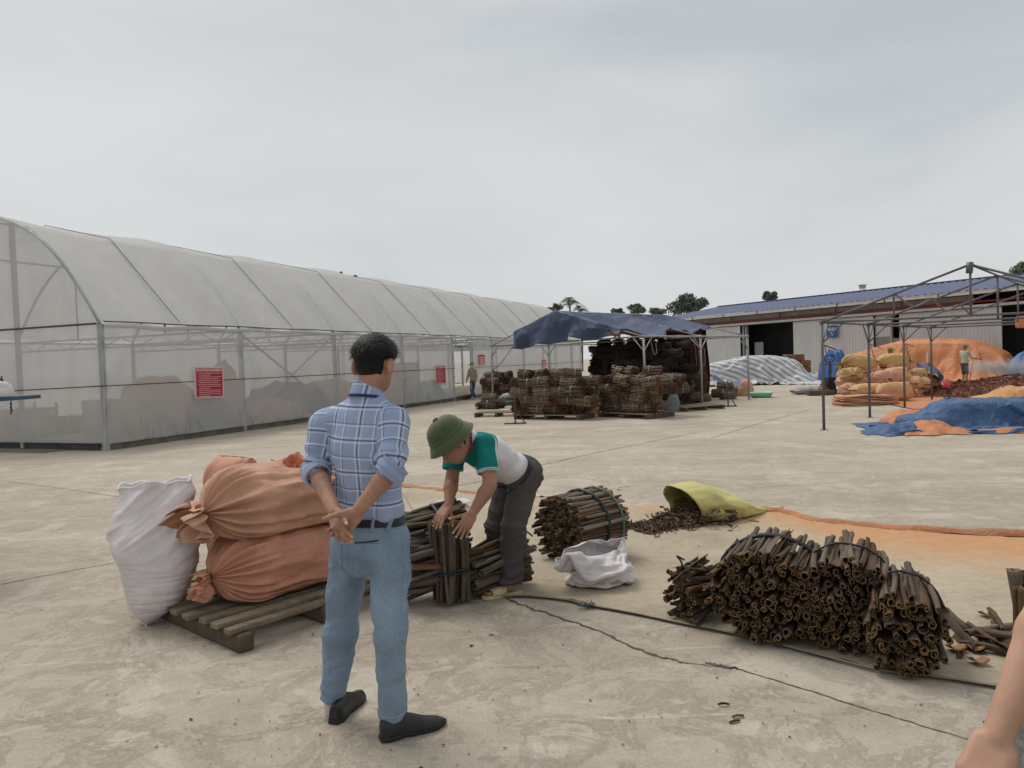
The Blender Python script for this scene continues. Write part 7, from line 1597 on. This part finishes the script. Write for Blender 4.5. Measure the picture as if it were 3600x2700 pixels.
P1 = figure('man in blue plaid shirt and jeans, hands clasped behind his back', J1, .0055, dict(skin=M_skin, shirt=M_plaid, pants=M_denim), sleeve=1.05, sleeve_r=(.061, .054),
            torso=[(-.02, .160, .116), (.14, .152, .112), (.42, .166, .118), (.66, .184, .120), (.84, .160, .096), (1.0, .070, .062)], hands=[hR, hL], attr_mode=1, wr=.010, shirt_extra=p1_shirt, pants_extra=p1_pants, leg_r=(.094, .073, .056), tuck=.125, foot=False, base=A(-.66, 3.3, 0), head_s=1.0, arm_r=(.045, .039, .029))
o1 = P1['o']; pel, ax_, Ln = P1['pel'], P1['ax'], P1['Ln']; bb0, bb1 = pel - A(.25, .25, .45), pel + A(.25, .25, .25)
wz = lambda p: (p - pel) @ ax_
shell('belt', P1, P1['pants_d'], lambda p: np.abs(wz(p) - (.125 * Ln + .016)) - .017, .006, bb0, bb1, .005, M_belt)
def pocket(cx, nm):
    def reg(p):
        x = (p - pel) @ P1['xd'] - cx; z = wz(p) - (-.035); y = (p - pel) @ P1['fw']; e = np.maximum(np.abs(x) - .066 + np.maximum(-z - .03, 0) * .25, np.maximum(z - .055, -z - .085 + np.abs(x) * .35)); return np.maximum(e, y + .02)
    o = shell(nm, P1, P1['pants_d'], reg, .0045, bb0, bb1, .005, M_denim); return reg
regR = pocket(.082, 'back_pocket'); regL = pocket(-.085, 'back_pocket')
for rg_ in (regR, regL): shell('pocket_stitching', P1, P1['pants_d'], lambda p, rg_=rg_: np.maximum(np.abs(rg_(p) + .006) - .0022, 0 * p[:, 0] - 1), .0062, bb0, bb1, .0045, M_seam)
shell('pocket_opening', P1, P1['pants_d'], lambda p: np.maximum(np.abs(((p - pel) @ P1['xd']) - .085) - .045, np.maximum(np.abs(wz(p) - .026 - .10 * (((p - pel) @ P1['xd']) - .085)) - .0028, (p - pel) @ P1['fw'] + .02)), .0055, bb0, bb1, .0045, M_belt)
for x_ in (-.035, .10, .155): shell('belt_loop', P1, P1['pants_d'], lambda p, x_=x_: np.maximum(np.abs((p - pel) @ P1['xd'] - x_) - .006, np.maximum(np.abs(wz(p) - (.125 * Ln + .012)) - .026, (p - pel) @ P1['fw'] - .03)), .010, bb0, bb1, .005, M_denim)
# outseam on the near leg and hems
for s_ in 'LR':
    kn, an, hp = J1['kn' + s_], J1['an' + s_], J1['hip' + s_]
    shell('trouser_hem', P1, P1['pants_d'], lambda p, an=an, kn=kn: np.maximum((p - an) @ nrm(kn - an) - .026, np.linalg.norm(p - an, axis=1) - .12), .004, an - .13, an + .13, .005, M_denim)
kn, an, hp = J1['knR'], J1['anR'], J1['hipR']
def seam(p):
    t = np.clip((hp[2] - p[:, 2]) / (hp[2] - an[2]), 0, 1); x0 = np.interp(t, [0, .5, 1], [hp[0], kn[0], an[0]]); y0 = np.interp(t, [0, .5, 1], [hp[1], kn[1], an[1]]); q = p - np.stack([x0, y0, p[:, 2]], 1); d_ = A(.88, -.47, 0); s = A(.47, .88, 0)
    return np.maximum(np.abs(q @ s) - .0035, np.maximum(-(q @ d_), np.abs(p[:, 2] - (hp[2] + an[2]) / 2) - .42))
shell('side_seam', P1, P1['pants_d'], seam, .003, np.minimum(hp, an) - .13, np.maximum(hp, an) + .13, .005, M_seam)
# rolled cuffs
for s_, mt in (('L', M_cuffin), ('R', M_plaid)):
    sh, el, wr_ = J1['sh' + s_], J1['el' + s_], J1['wr' + s_]; a = nrm(wr_ - el); c0 = el + (wr_ - el) * (-.05 if s_ == 'R' else .02)
    def cf(p, a=a, c0=c0):
        q = p - c0; al = q @ a; rad = np.linalg.norm(q - al[:, None] * a, axis=1); return np.maximum(np.abs(rad - .059 - .004 * np.sin(al * 160) - .006 * fbm(p * 14, 2, 4)) - .007, np.abs(al - .005) - .032)
    sdf_obj('cuff', cf, c0 - .11, c0 + .11, .005, mt, o1)
# collar, lanyard
nbk = J1['neck']; cax = nrm(A(.10, .12, 1))
def collar(p):
    q = p - (nbk + A(0, 0, -.004)); al = q @ cax; rr_ = q - al[:, None] * cax; rad = np.linalg.norm(rr_, axis=1); return np.maximum(np.abs(rad - (.069 - .012 * sstep(-.02, .05, al))) - .005, np.maximum(-al - .022, al - (.050 - .034 * sstep(-.02, .06, rr_ @ P1['hf']))))
def att_c(V): return {'cloth': np.stack([(V - nbk) @ P1['xd'], (V - nbk) @ cax + .62, 0 * V[:, 0]], 1)}
sdf_obj('collar', collar, nbk - .12, nbk + .12, .005, M_plaid, o1, att_c)
thv = np.linspace(0, 2 * np.pi, 40); lu = nrm(np.cross(cax, A(1, 0, 0))); lv = np.cross(cax, lu)
MB().strip([nbk - cax * .02 + (lu * math.cos(a) + lv * math.sin(a)) * .0765 - A(0, 0, .022) * max(0, (lu * math.cos(a) + lv * math.sin(a)) @ P1['hf']) for a in thv], .012, .003, up=np.array([nrm(lu * math.cos(a) + lv * math.sin(a)) for a in thv])).build('lanyard', pm('navy lanyard', (.018, .022, .09), .6), o1, True)
# hair
def ear_cut(p, fg): return np.minimum(*[ell(p, fg['hc'] + (fg['hx'] * s_ * .098 - fg['hf'] * .012) * fg['hs'], A(.034, .034, .046) * fg['hs'], fg['HM']) for s_ in (-1, 1)])
def hair(p):
    q = (p - P1['hc']) @ P1['HM'] / P1['hs']; d = P1['head_d'](p); z = q[:, 2]; y = q[:, 1]; x = np.abs(q[:, 0])
    th_ = .003 + .025 * sstep(.015, .075, z) + .006 * sstep(.02, .1, y) * sstep(.05, .1, z); th_ = th_ + .0008 * vnoise(p * A(150, 150, 30), 3) * sstep(-.04, .06, z) + .0025 * fbm(p * 14, 2, 8)
    low = np.where(y < .0, -.094 + .035 * sstep(.03, .07, x), np.interp(y, [0, .03, .06, .085], [-.03, -.005, .035, .055])); low = np.where((y > -.028) & (y < .03) & (x > .06), np.maximum(low, .018 - .0), low)
    e = -z + low; ea = ear_cut(p, P1); return np.maximum(np.maximum(np.maximum(d - th_, -(d + .01)), e * .8), -ea)
sdf_obj('hair', hair, P1['hc'] - .2, P1['hc'] + .2, .0045, M_hair, o1)
hv_, hf_ = snet(hair, P1['hc'] - .2, P1['hc'] + .2, .009); V = []; F = []; rgh = np.random.default_rng(4)
for k in range(5200):
    p = hv_[rgh.integers(len(hv_))]; n0_ = nrm(p - P1['hc'] + P1['hu'] * .02); zr = (p - P1['hc']) @ P1['hu']
    xr_ = abs((p - P1['hc']) @ P1['hx']); yr_ = (p - P1['hc']) @ P1['hf']
    if zr < -.01 or (xr_ > .05 and zr < .045 and yr_ > -.05): continue
    fl = nrm(-P1['hu'] * (1.0 - max(0, zr) * 5) + n0_ * .1 + P1['hf'] * .35 * (zr > .07) + rgh.normal(0, .10, 3)); fl = nrm(fl - n0_ * (fl @ n0_) * .97); L_ = rgh.uniform(.014, .03); sd_ = nrm(np.cross(fl, n0_)) * .0007; b0_ = p + n0_ * .0005; j = len(V)
    V += [b0_ - sd_, b0_ + sd_, b0_ + fl * L_ * .5 + n0_ * .0025 + sd_ * .8, b0_ + fl * L_ * .5 + n0_ * .0025 - sd_ * .8, b0_ + fl * L_ - n0_ * .0005]; F += [(j, j + 1, j + 2, j + 3), (j + 3, j + 2, j + 4)]
mk('hair_strands', np.array(V), F, M_hair, o1, False)['kind'] = 'stuff'
MB().tube(cr_path([P(1290, 1195, 3.30), P(1298, 1178, 3.29), P(1312, 1172, 3.28), P(1322, 1176, 3.28)], 5), np.linspace(.004, .0012, 16), 5).build('hair_tuft', M_hair, o1, True)
shoe('shoe', G(1172, 2548) + A(0, .0, 0), J1['toeL'], M_leather, o1); shoe('shoe', G(1338, 2606), J1['toeR'], M_leather, o1, .30)
sdf_obj('sock', lambda p: np.maximum(cone(p, anR + A(.012, 0, -.06), anR + A(.004, 0, .03), .042, .040), p[:, 2] - anR[2] - .02), anR - .09, anR + .09, .006, M_sock, o1)
sdf_obj('sock', lambda p: np.maximum(cone(p, anL + A(0, 0, -.05), anL + A(0, 0, .03), .040, .038), p[:, 2] - anL[2] - .02), anL - .09, anL + .09, .006, M_sock, o1)
nails(o1, hL, M_nail); nails(o1, hR, M_nail)
for s_ in (-1, 1): sdf_obj('eye', lambda p, s_=s_: ell(p, P1['hc'] + (P1['hf'] * .0905 + P1['hu'] * .010 + P1['hx'] * s_ * .031), A(.012, .006, .004), P1['HM']), P1['hc'] - .14, P1['hc'] + .14, .004, M_dark, o1)
# --- bending man in a pith helmet
mt_, n_, b_, o_ = new_mat('teal and white polo'); at = n_.nodes.new('ShaderNodeAttribute'); at.attribute_name = 'cloth'; sp = n_.nodes.new('ShaderNodeSeparateXYZ'); n_.links.new(at.outputs['Vector'], sp.inputs[0])
wht = mixc(n_, ramp(n_, noise(n_, coords(n_), 6, 4, .6), [(.3, 0.), (.7, 1.)]), (.56, .55, .57), (.66, .65, .68)); teal = (.008, .165, .155)
isl = mth(n_, 'GREATER_THAN', sp.outputs[2], .5); yoke = mth(n_, 'GREATER_THAN', mth(n_, 'ADD', sp.outputs[1], mth(n_, 'MULTIPLY', mth(n_, 'ABSOLUTE', sp.outputs[0]), -.25)), .378)
ct = mixc(n_, yoke, wht, teal); al = sp.outputs[1]
sl_ = mixc(n_, mth(n_, 'GREATER_THAN', al, .170), teal, wht); 
for a0 in (.178, .192): sl_ = mixc(n_, mth(n_, 'LESS_THAN', mth(n_, 'ABSOLUTE', mth(n_, 'SUBTRACT', al, a0)), .0035), sl_, (.10, .30, .42))
sl_ = mixc(n_, mth(n_, 'MULTIPLY', mth(n_, 'GREATER_THAN', sp.outputs[0], .075), mth(n_, 'LESS_THAN', sp.outputs[0], .15)), sl_, wht)
c = mixc(n_, isl, ct, sl_); n_.links.new(c, b_.inputs['Base Color']); b_.inputs['Roughness'].default_value = .8; b_.inputs['Specular IOR Level'].default_value = .15; bump(n_, b_, noise(n_, coords(n_), 14, 5, .6, .6), .3, .012); M_polo = mt_
M_trou = pm('charcoal trousers', (.062, .056, .055), .8, .14, 6, .35, 30, .006)
M_helm = pm('green felt helmet', (.062, .080, .034), .85, .12, 10, .3, 90, .002, sheen=.3)
f2 = nrm(A(-.8, -.6, 0)); r2 = nrm(A(f2[1], -f2[0], 0))                  # facing, and his right-hand side
hipc = P(1822, 1668, 5.22); shc = P(1652, 1545, 4.95)
J2 = dict(head=P(1592, 1568, 4.80), hup=A(-.62, -.22, .70), hfwd=A(-.45, -.42, -.80), neck=P(1640, 1548, 4.90), shL=P(1706, 1562, 4.84), shR=P(1606, 1570, 5.06), elL=P(1722, 1706, 4.74), elR=P(1588, 1690, 4.98),
          wrL=P(1660, 1806, 4.66), wrR=P(1577, 1776, 4.86), hipL=hipc + r2 * -.09, hipR=hipc + r2 * .09, knL=P(1806, 1840, 5.06), knR=P(1752, 1850, 5.26), anL=P(1795, 2042, 5.10), anR=P(1738, 2040, 5.32), toeL=A(-.93, -.36, 0), toeR=A(-.9, -.4, 0))
h2L = hand_prims(J2['wrL'], nrm(P(1628, 1862, 4.60) - J2['wrL']), A(-.25, .75, -.6), -1, curl=((.12, .25, .2), (.12, .25, .2), (.12, .3, .2), (.15, .3, .2)), s=1.0, spread=.13, tout=.9, tn=.1, tcurl=.2)
h2R = hand_prims(J2['wrR'], nrm(P(1545, 1820, 4.80) - J2['wrR']), A(.15, .45, -.9), 1, curl=((.1, .2, .15), (.12, .22, .15), (.12, .25, .2), (.15, .3, .2)), s=1.0, spread=.11, tout=.35, tn=1.1, tcurl=.15)
def p2_shirt(p, d):
    q = (p - hipc) @ nrm(shc - hipc); y = (p - hipc) @ r2; return d - .006 * np.sin(q * 40 + y * 22 + 3 * fbm(p * 5, 2, 4)) * sstep(.34, .1, q) - .006 * np.sin((p @ A(.6, 0, .8)) * 55 + 1) * sstep(.25, .38, q) * .5
def p2_pants(p, d):
    z = p[:, 2]; d = d - wdrag(p, np.exp(-((z - .78) / .12) ** 2), hipc, A(.5, 0, 1), .012, .08, 31)
    for i, k_ in enumerate(('knL', 'knR')): kn = J2[k_]; d = d - wdrag(p, np.exp(-((z - kn[2]) / .17) ** 2), kn, A(.4, 0, 1), .011, .09, 33 + i)
    for i, k_ in enumerate(('anL', 'anR')): an = J2[k_]; d = d - wdrag(p, np.exp(-((z - an[2] - .05) / .11) ** 2), an, A(-.3, 0, 1), .013, .07, 36 + i)
    return d
P2 = figure('man in green pith helmet and teal and white polo bending over bark sticks', J2, .006, dict(skin=M_skin3, shirt=M_polo, pants=M_trou), sleeve=.70, sleeve_r=(.072, .073), hands=[h2L, h2R], attr_mode=1, wr=.007, wr_seed=5, torso=[(-.02, .158, .118), (.2, .156, .118), (.5, .172, .128), (.72, .185, .122), (.9, .155, .098), (1.0, .075, .068)],
            shirt_extra=p2_shirt, pants_extra=p2_pants, leg_r=(.098, .078, .072), tuck=.10, base=A(.0, 5.1, 0), arm_r=(.05, .046, .03))
o2 = P2['o']; pel, ax_, Ln = P2['pel'], P2['ax'], P2['Ln']
shell('belt', P2, P2['pants_d'], lambda p: np.maximum(np.abs((p - pel) @ ax_ - (.10 * Ln + .014)) - .016, np.linalg.norm(p - pel - ax_ * .06, axis=1) - .175), .006, pel - .27, pel + .27, .006, M_belt)
nbk = J2['neck']; cax = nrm(ax_ + A(-.1, 0, .05))
def collar2(p):
    q = p - (nbk - cax * .01); al_ = q @ cax; rr_ = q - al_[:, None] * cax; rad = np.linalg.norm(rr_, axis=1); return np.maximum(np.abs(rad - (.074 - .012 * sstep(-.02, .05, al_))) - .005, np.maximum(-al_ - .025, al_ - .028))
sdf_obj('collar', collar2, nbk - .12, nbk + .12, .005, pm('white collar', (.62, .6, .62), .8), o2)
shell('collar_tab', P2, collar2, lambda p: np.maximum(np.abs((p - nbk) @ r2 + .055) - .018, (p - nbk) @ f2 * -1 + .0), .004, nbk - .12, nbk + .12, .005, pm('red tab', (.35, .02, .05), .7))
# helmet: dome, band, brim, vent knob
hu, hf, hx, hc = P2['hu'], P2['hf'], P2['hx'], P2['hc']; Hup = nrm(A(-.55, -.20, .80)); Hf = nrm(A(-.72, -.45, -.55) - Hup * (A(-.72, -.45, -.55) @ Hup)); Hx = np.cross(Hf, Hup); HMt = np.stack([Hx, Hf, Hup], 1); Hc = P(1583, 1543, 4.80) + Hup * .0
th = np.linspace(0, 2 * np.pi, 48, endpoint=False)
def hel(prof, name, mat, parent):
    rows = []
    for r_, z in prof:
        if isinstance(r_, tuple): a, b = r_
        else: a, b = r_ * .95, r_ * 1.16
        rows.append(Hc + (np.cos(th) * a)[:, None] * Hx + (np.sin(th) * b)[:, None] * Hf + np.full(48, z)[:, None] * Hup + (-.016 * np.cos(2 * th) * (a / .15) ** 4 * (1 if z < .05 else 0))[:, None] * Hup * .6)
    return mk(name, np.concatenate(rows), grid_faces(len(rows), 48, False, True), mat, parent)
he = hel([(.150, -.022), (.142, -.002), (.128, .022), (.115, .038), (.1125, .045), (.110, .07), (.100, .102), (.082, .128), (.055, .146), (.025, .154), (.002, .155)], 'helmet', M_helm, o2)
hel([(.002, .148), (.055, .138), (.096, .098), (.106, .05), (.110, .034), (.125, .015), (.141, -.008), (.150, -.022)], 'lining', M_helm, he)
hel([(.1175, .036), (.1185, .045), (.1165, .056), (.114, .056)], 'hat_band', M_helm, he); hel([(.151, -.026), (.154, -.022), (.151, -.017), (.148, -.022)], 'brim_edge', M_helm, he)
hel([(.016, .152), (.018, .160), (.012, .167), (.001, .168)], 'vent_knob', M_helm, he)
for a in (2.2, 2.45): MB().tube([Hc + Hx * math.cos(a) * .11 + Hf * math.sin(a) * .127 + Hup * .075, Hc + Hx * math.cos(a) * .118 + Hf * math.sin(a) * .135 + Hup * .077], .004, 6).build('eyelet', M_dark, he, True)
sdf_obj('hair', lambda p: np.maximum(np.maximum(np.maximum(P2['head_d'](p) - .006, -(P2['head_d'](p) + .01)), np.maximum(-((p - hc) @ hu) - .05, (p - hc) @ hf + .045)), -ear_cut(p, P2)), hc - .18, hc + .18, .006, M_hair, o2)
for s_ in (-1, 1): sdf_obj('eye', lambda p, s_=s_: ell(p, hc + (hf * .0905 + hu * .010 + hx * s_ * .031), A(.009, .004, .003), P2['HM']), hc - .14, hc + .14, .004, M_dark, o2)
# oval emblem on the back of the yoke
ec = P(1652, 1493, 4.93)
def emb(p, a, b): 
    q = p - ec; return np.maximum(np.hypot((q @ nrm(ax_)) / a, (q @ r2) / b) - 1, -q @ A(0, 0, 1) - .06) * .02
shell('emblem_ring', P2, P2['shirt_d'], lambda p: emb(p, .038, .055), .003, ec - .1, ec + .1, .005, pm('emblem white', (.65, .62, .62), .7)); shell('emblem', P2, P2['shirt_d'], lambda p: emb(p, .028, .044), .0055, ec - .1, ec + .1, .005, pm('emblem red', (.45, .05, .06), .7))
# sandals with cross straps
M_sand = pm('cream sandal', (.50, .42, .24), .6, .1, 30, .5, 160, .004)
for s_ in 'LR':
    an = J2['an' + s_]; t = nrm(J2['toe' + s_]); sd_ = A(-t[1], t[0], 0); heel = A(an[0], an[1], 0) - t * .075; q = empty('sandal', heel); q.parent = o2; q.matrix_parent_inverse = mw(o2).inverted(); V = []
    ys = np.linspace(0, .285, 16); wv_ = np.interp(ys, [0, .02, .08, .16, .21, .26, .285], [.02, .034, .036, .042, .047, .036, .012])
    for z in (.003, .026): V += [heel + t * y + sd_ * w_ * s2 + A(0, 0, z) for y, w_ in zip(ys, wv_) for s2 in (-1, 1)]
    F = []
    for i in range(15): a = 2 * i; F += [(a, a + 1, a + 3, a + 2), (32 + a, 34 + a, 35 + a, 33 + a), (a, a + 2, 34 + a, 32 + a), (a + 1, 33 + a, 35 + a, a + 3)]
    F += [(0, 32, 33, 1), (30, 31, 63, 62)]; mk('sole', np.array(V), F, M_sand, q, False)
    for y0, y1 in ((.10, .20), (.15, .23)):
        V = []
        for i in range(15):
            a = np.pi * i / 14
            for y in np.linspace(y0, y1, 5): yy = y + (.02 if y0 < .12 else -.015) * math.cos(a); w_ = np.interp(yy, ys, wv_) + .003; V.append(heel + t * yy + sd_ * math.cos(a) * w_ + A(0, 0, .024 + math.sin(a) ** .8 * np.interp(yy, [.08, .14, .24], [.062, .052, .034])))
        thicken('strap', V, grid_faces(15, 5), M_sand, .004, q)
    for k in range(5): c = heel + t * (.245 + .012 * (1 - abs(k - 1.5) * .6)) + sd_ * (k - 2) * .014 * (1 if s_ == 'L' else -1) + A(0, 0, .037); sdf_obj('toe', lambda p, c=c: ell(p, c, A(.0085, .018, .009), np.stack([sd_, t, A(0, 0, 1)], 1)), c - .03, c + .03, .004, M_skin3, q)
nails(o2, h2L, M_nail); nails(o2, h2R, M_nail)

# --- bare arm at the edge of view: a bystander standing just outside
M_check = pm('grey woven shirt', (.27, .28, .29), .85, .35, 90, .6, 260, .002)
w3 = P(3508, 2590, 1.42); e3 = P(3705, 2085, 1.50); s3 = e3 + A(.10, .02, .29)
J3 = dict(head=s3 + A(.24, .03, .30), hup=A(0, 0, 1), hfwd=A(-.3, .95, -.1), neck=s3 + A(.22, .01, .13), shL=s3, shR=s3 + A(.37, -.12, .0), elL=e3, elR=s3 + A(.42, -.12, -.29), wrL=w3, wrR=s3 + A(.38, -.02, -.52), hipL=s3 + A(.12, -.02, -.5), hipR=s3 + A(.27, -.08, -.5), anL=A(s3[0] + .10, s3[1], .09), anR=A(s3[0] + .30, s3[1] - .08, .09), toeL=A(-.2, .97, 0), toeR=A(.1, .97, 0))
J3['knL'] = (J3['hipL'] + J3['anL']) / 2 + A(0, .02, 0); J3['knR'] = (J3['hipR'] + J3['anR']) / 2 + A(0, .02, 0)
h3 = hand_prims(w3, nrm(P(3462, 2695, 1.40) - w3), A(.55, .5, .2), 1, curl=((1.1, 1.35, .9), (1.15, 1.4, .9), (1.15, 1.4, .9), (1.1, 1.4, .9)), s=1.02, spread=.0, tout=.4, tn=.9, tcurl=.8)
h3b = hand_prims(J3['wrR'], A(0, .2, -1), A(-1, 0, 0), 1, curl=(.4, .45, .5, .5), s=1.0)
P3 = figure('bystander at the edge of view, only a bare forearm and fist showing', J3, .0075, dict(skin=M_skin2, shirt=M_check, pants=M_trou), sleeve=.6, hands=[h3, h3b], wr=.006, wr_seed=9, tuck=-.05, arm_r=(.044, .038, .029), foot=True, base=A(s3[0] + .2, s3[1], 0))
sdf_obj('hair', lambda p: np.maximum(np.maximum(np.maximum(P3['head_d'](p) - .014 - .004 * vnoise(p * A(90, 90, 25), 3), -(P3['head_d'](p) + .01)), np.maximum(-((p - P3['hc']) @ A(0, 0, 1)) - np.where((p - P3['hc']) @ P3['hf'] < -.02, .08, .0), (p - P3['hc']) @ P3['hf'] - .07)), -ear_cut(p, P3)), P3['hc'] - .2, P3['hc'] + .2, .006, M_hair, P3['o'])
M_clear = film_mat('clear plastic', (.45, .5, .55), .45)
bg_ = P(3600, 2640, 1.50); q = blob('shoulder_bag', A(bg_[0] + .05, bg_[1] + .06, bg_[2] - .30), (.09, .06, .42), M_check, 'grey woven bag hanging beside the bare arm', 'bag', 60, .08)
V = [P(3562, 2222, 1.9), P(3610, 2120, 1.9), P(3640, 2200, 1.92), P(3600, 2240, 1.9)]; o = thicken('plastic_sleeve', V, [(0, 1, 2, 3)], M_clear, .003); tag(o, 'scrap of clear plastic at the edge above the forearm', 'plastic')

# --- far workers
def worker(label, foot_px, H_, yaw, pose, mats, hat, seed, Y=None, group='workers in the yard', pant_to=1.0, sleeve=1.9):
    b = G(*foot_px) if Y is None else P(foot_px[0], foot_px[1], Y); b = A(b[0], b[1], 0); sc = H_ / 1.7; f = A(math.sin(yaw), math.cos(yaw), 0); r_ = A(f[1], -f[0], 0)
    def Lw(x, y, z): return b + (r_ * x + f * y + A(0, 0, z)) * sc
    J = dict(head=Lw(0, .03, 1.58), hup=A(0, 0, 1) + f * .08, hfwd=f - A(0, 0, .15), neck=Lw(0, 0, 1.44), shL=Lw(-.18, 0, 1.37), shR=Lw(.18, 0, 1.37), elL=Lw(-.23, -.02, 1.09), elR=Lw(.23, -.02, 1.09), wrL=Lw(-.22, .06, .86), wrR=Lw(.22, .06, .86),
             hipL=Lw(-.085, 0, .88), hipR=Lw(.085, 0, .88), knL=Lw(-.09, .03, .48), knR=Lw(.09, .03, .48), anL=Lw(-.09, 0, .08), anR=Lw(.09, 0, .08), toeL=f, toeR=f)
    for k, v in pose.items(): J[k] = Lw(*v)
    hs_ = [hand_prims(J['wr' + s_], nrm(J['wr' + s_] - J['el' + s_]), r_ * (1 if s_ == 'L' else -1), 1 if s_ == 'R' else -1, curl=(.5, .5, .5, .5), s=sc) for s_ in 'LR']
    Fg = figure(label, J, .014, mats, sc=sc, sleeve=sleeve, sleeve_r=(.07, .058), hands=hs_, wr=.010, wr_seed=seed, tuck=-.02, detail=True, group=group, pant_to=pant_to)
    if hat:
        c = Fg['hc'] + Fg['hu'] * .045 * sc; sdf_obj('cap', lambda p: np.maximum(ell(p, c, A(.098, .115, .10) * sc, Fg['HM']), -((p - c) @ Fg['hu'])), c - .2, c + .2, .012, hat, Fg['o']); sdf_obj('peak', lambda p: boxd(p, c + Fg['hf'] * .14 * sc, A(.075, .06, .010) * sc, Fg['HM'], .008), c - .3, c + .3, .012, hat, Fg['o'])
    return Fg
M_cap = pm('green cap', (.10, .24, .05), .7); M_khaki = pm('khaki jacket', (.33, .29, .185), .8, .15, 4); M_jean = pm('dark jeans', (.04, .07, .13), .8); M_cream = pm('cream shirt', (.44, .40, .29), .8, .12, 4); M_navyp = pm('navy shorts', (.014, .016, .028), .8)
Pw = worker('masked worker in khaki jacket and green cap walking by the greenhouse door', (1665, 1406), 1.56, R(-140), dict(knL=(-.08, .10, .49), anL=(-.07, .22, .10), knR=(.08, .02, .47), anR=(.08, -.20, .11), elR=(.24, .06, 1.10), wrR=(.20, .20, .92)), dict(skin=M_skin, shirt=M_khaki, pants=M_jean), M_cap, 11)
sdf_obj('face_mask', lambda p: np.maximum(np.maximum(Pw['head_d'](p) - .014, -(Pw['head_d'](p) + .02)), np.maximum(np.abs((p - Pw['hc']) @ Pw['hu'] + .035) - .045, -((p - Pw['hc']) @ Pw['hf']) + .02)), Pw['hc'] - .2, Pw['hc'] + .2, .012, pm('white mask', (.62, .62, .60), .8), Pw['o'])
Ps = worker('worker in cream shirt and dark shorts spraying water over the chips', (3392, 1349), 1.62, R(75), dict(elR=(.22, .16, 1.12), wrR=(.16, .42, 1.10), elL=(-.23, .04, 1.08), wrL=(-.18, .26, 1.02), knL=(-.09, .04, .46)), dict(skin=M_skin3, shirt=M_cream, pants=M_navyp), M_cap, 12, pant_to=.15)
ho = empty('water_hose', Ps['A']['wrR'], 'hose with nozzle held by the spraying worker', 'hose'); w_ = Ps['A']['wrR']; MB().tube([w_ + A(-.05, 0, -.02), w_ + A(.28, 0, -.06)], .018, 6).build('nozzle', M_dark, ho, True)
MB().tube(cr_path([w_ + A(-.05, 0, -.02), w_ + A(-.2, -.1, -.3), w_ + A(-.3, -.1, -.8), A(w_[0] - .45, w_[1] - .2, .02), A(w_[0] - .9, w_[1] - .8, .02)], 6), .014, 5).build('tubing', M_dark, ho, True)
worker('worker in green cap half hidden behind the sack pile', (3130, 1392), 1.60, R(160), {}, dict(skin=M_skin3, shirt=M_cream, pants=M_jean), M_cap, 13, Y=27.0)
worker('worker in white hat far behind the stick stacks', (2098, 1330), 1.6, R(150), {}, dict(skin=M_skin, shirt=M_cream, pants=M_jean), pm('white hat', (.6, .6, .58), .8), 14, Y=33.0)
# water spray drifting over the chips
mt_ = bpy.data.materials.new('spray mist'); mt_.use_nodes = True; n_ = mt_.node_tree; n_.nodes.clear(); o_ = n_.nodes.new('ShaderNodeOutputMaterial'); pv = n_.nodes.new('ShaderNodeVolumePrincipled'); pv.inputs['Color'].default_value = (.92, .94, .97, 1); pv.inputs['Anisotropy'].default_value = .2
tc_ = n_.nodes.new('ShaderNodeTexCoord'); ln = n_.nodes.new('ShaderNodeVectorMath'); ln.operation = 'LENGTH'
mpn = n_.nodes.new('ShaderNodeMapping'); mpn.inputs['Scale'].default_value = (1 / 2.6, 1 / .9, 1 / .5); n_.links.new(tc_.outputs['Object'], mpn.inputs[0]); n_.links.new(mpn.outputs[0], ln.inputs[0])
fall = mth(n_, 'SUBTRACT', 1.0, ln.outputs['Value'], clamp=True); dn = mth(n_, 'MULTIPLY', mth(n_, 'MULTIPLY', fall, fall), ramp(n_, noise(n_, coords(n_), 1.6, 5, .6, .6), [(.42, 0.), (.7, 1.)])); n_.links.new(mth(n_, 'MULTIPLY', dn, 13.0), pv.inputs['Density']); n_.links.new(pv.outputs[0], o_.inputs['Volume'])
mc = P(3565, 1290, 30.4); th = np.linspace(0, 2 * np.pi, 20, endpoint=False); V = []
for k in range(11): ph_ = -np.pi / 2 + np.pi * k / 10; V.append(np.stack([np.cos(th) * math.cos(ph_) * 2.6 + mc[0], np.sin(th) * math.cos(ph_) * .9 + mc[1], 0 * th + math.sin(ph_) * .5 + mc[2]], 1))
o = mk('mist', np.concatenate(V), grid_faces(11, 20, False, True)[:, ::-1], mt_, base=mc); tag(o, 'white water mist drifting over the bark chips', 'mist', None, 'stuff')
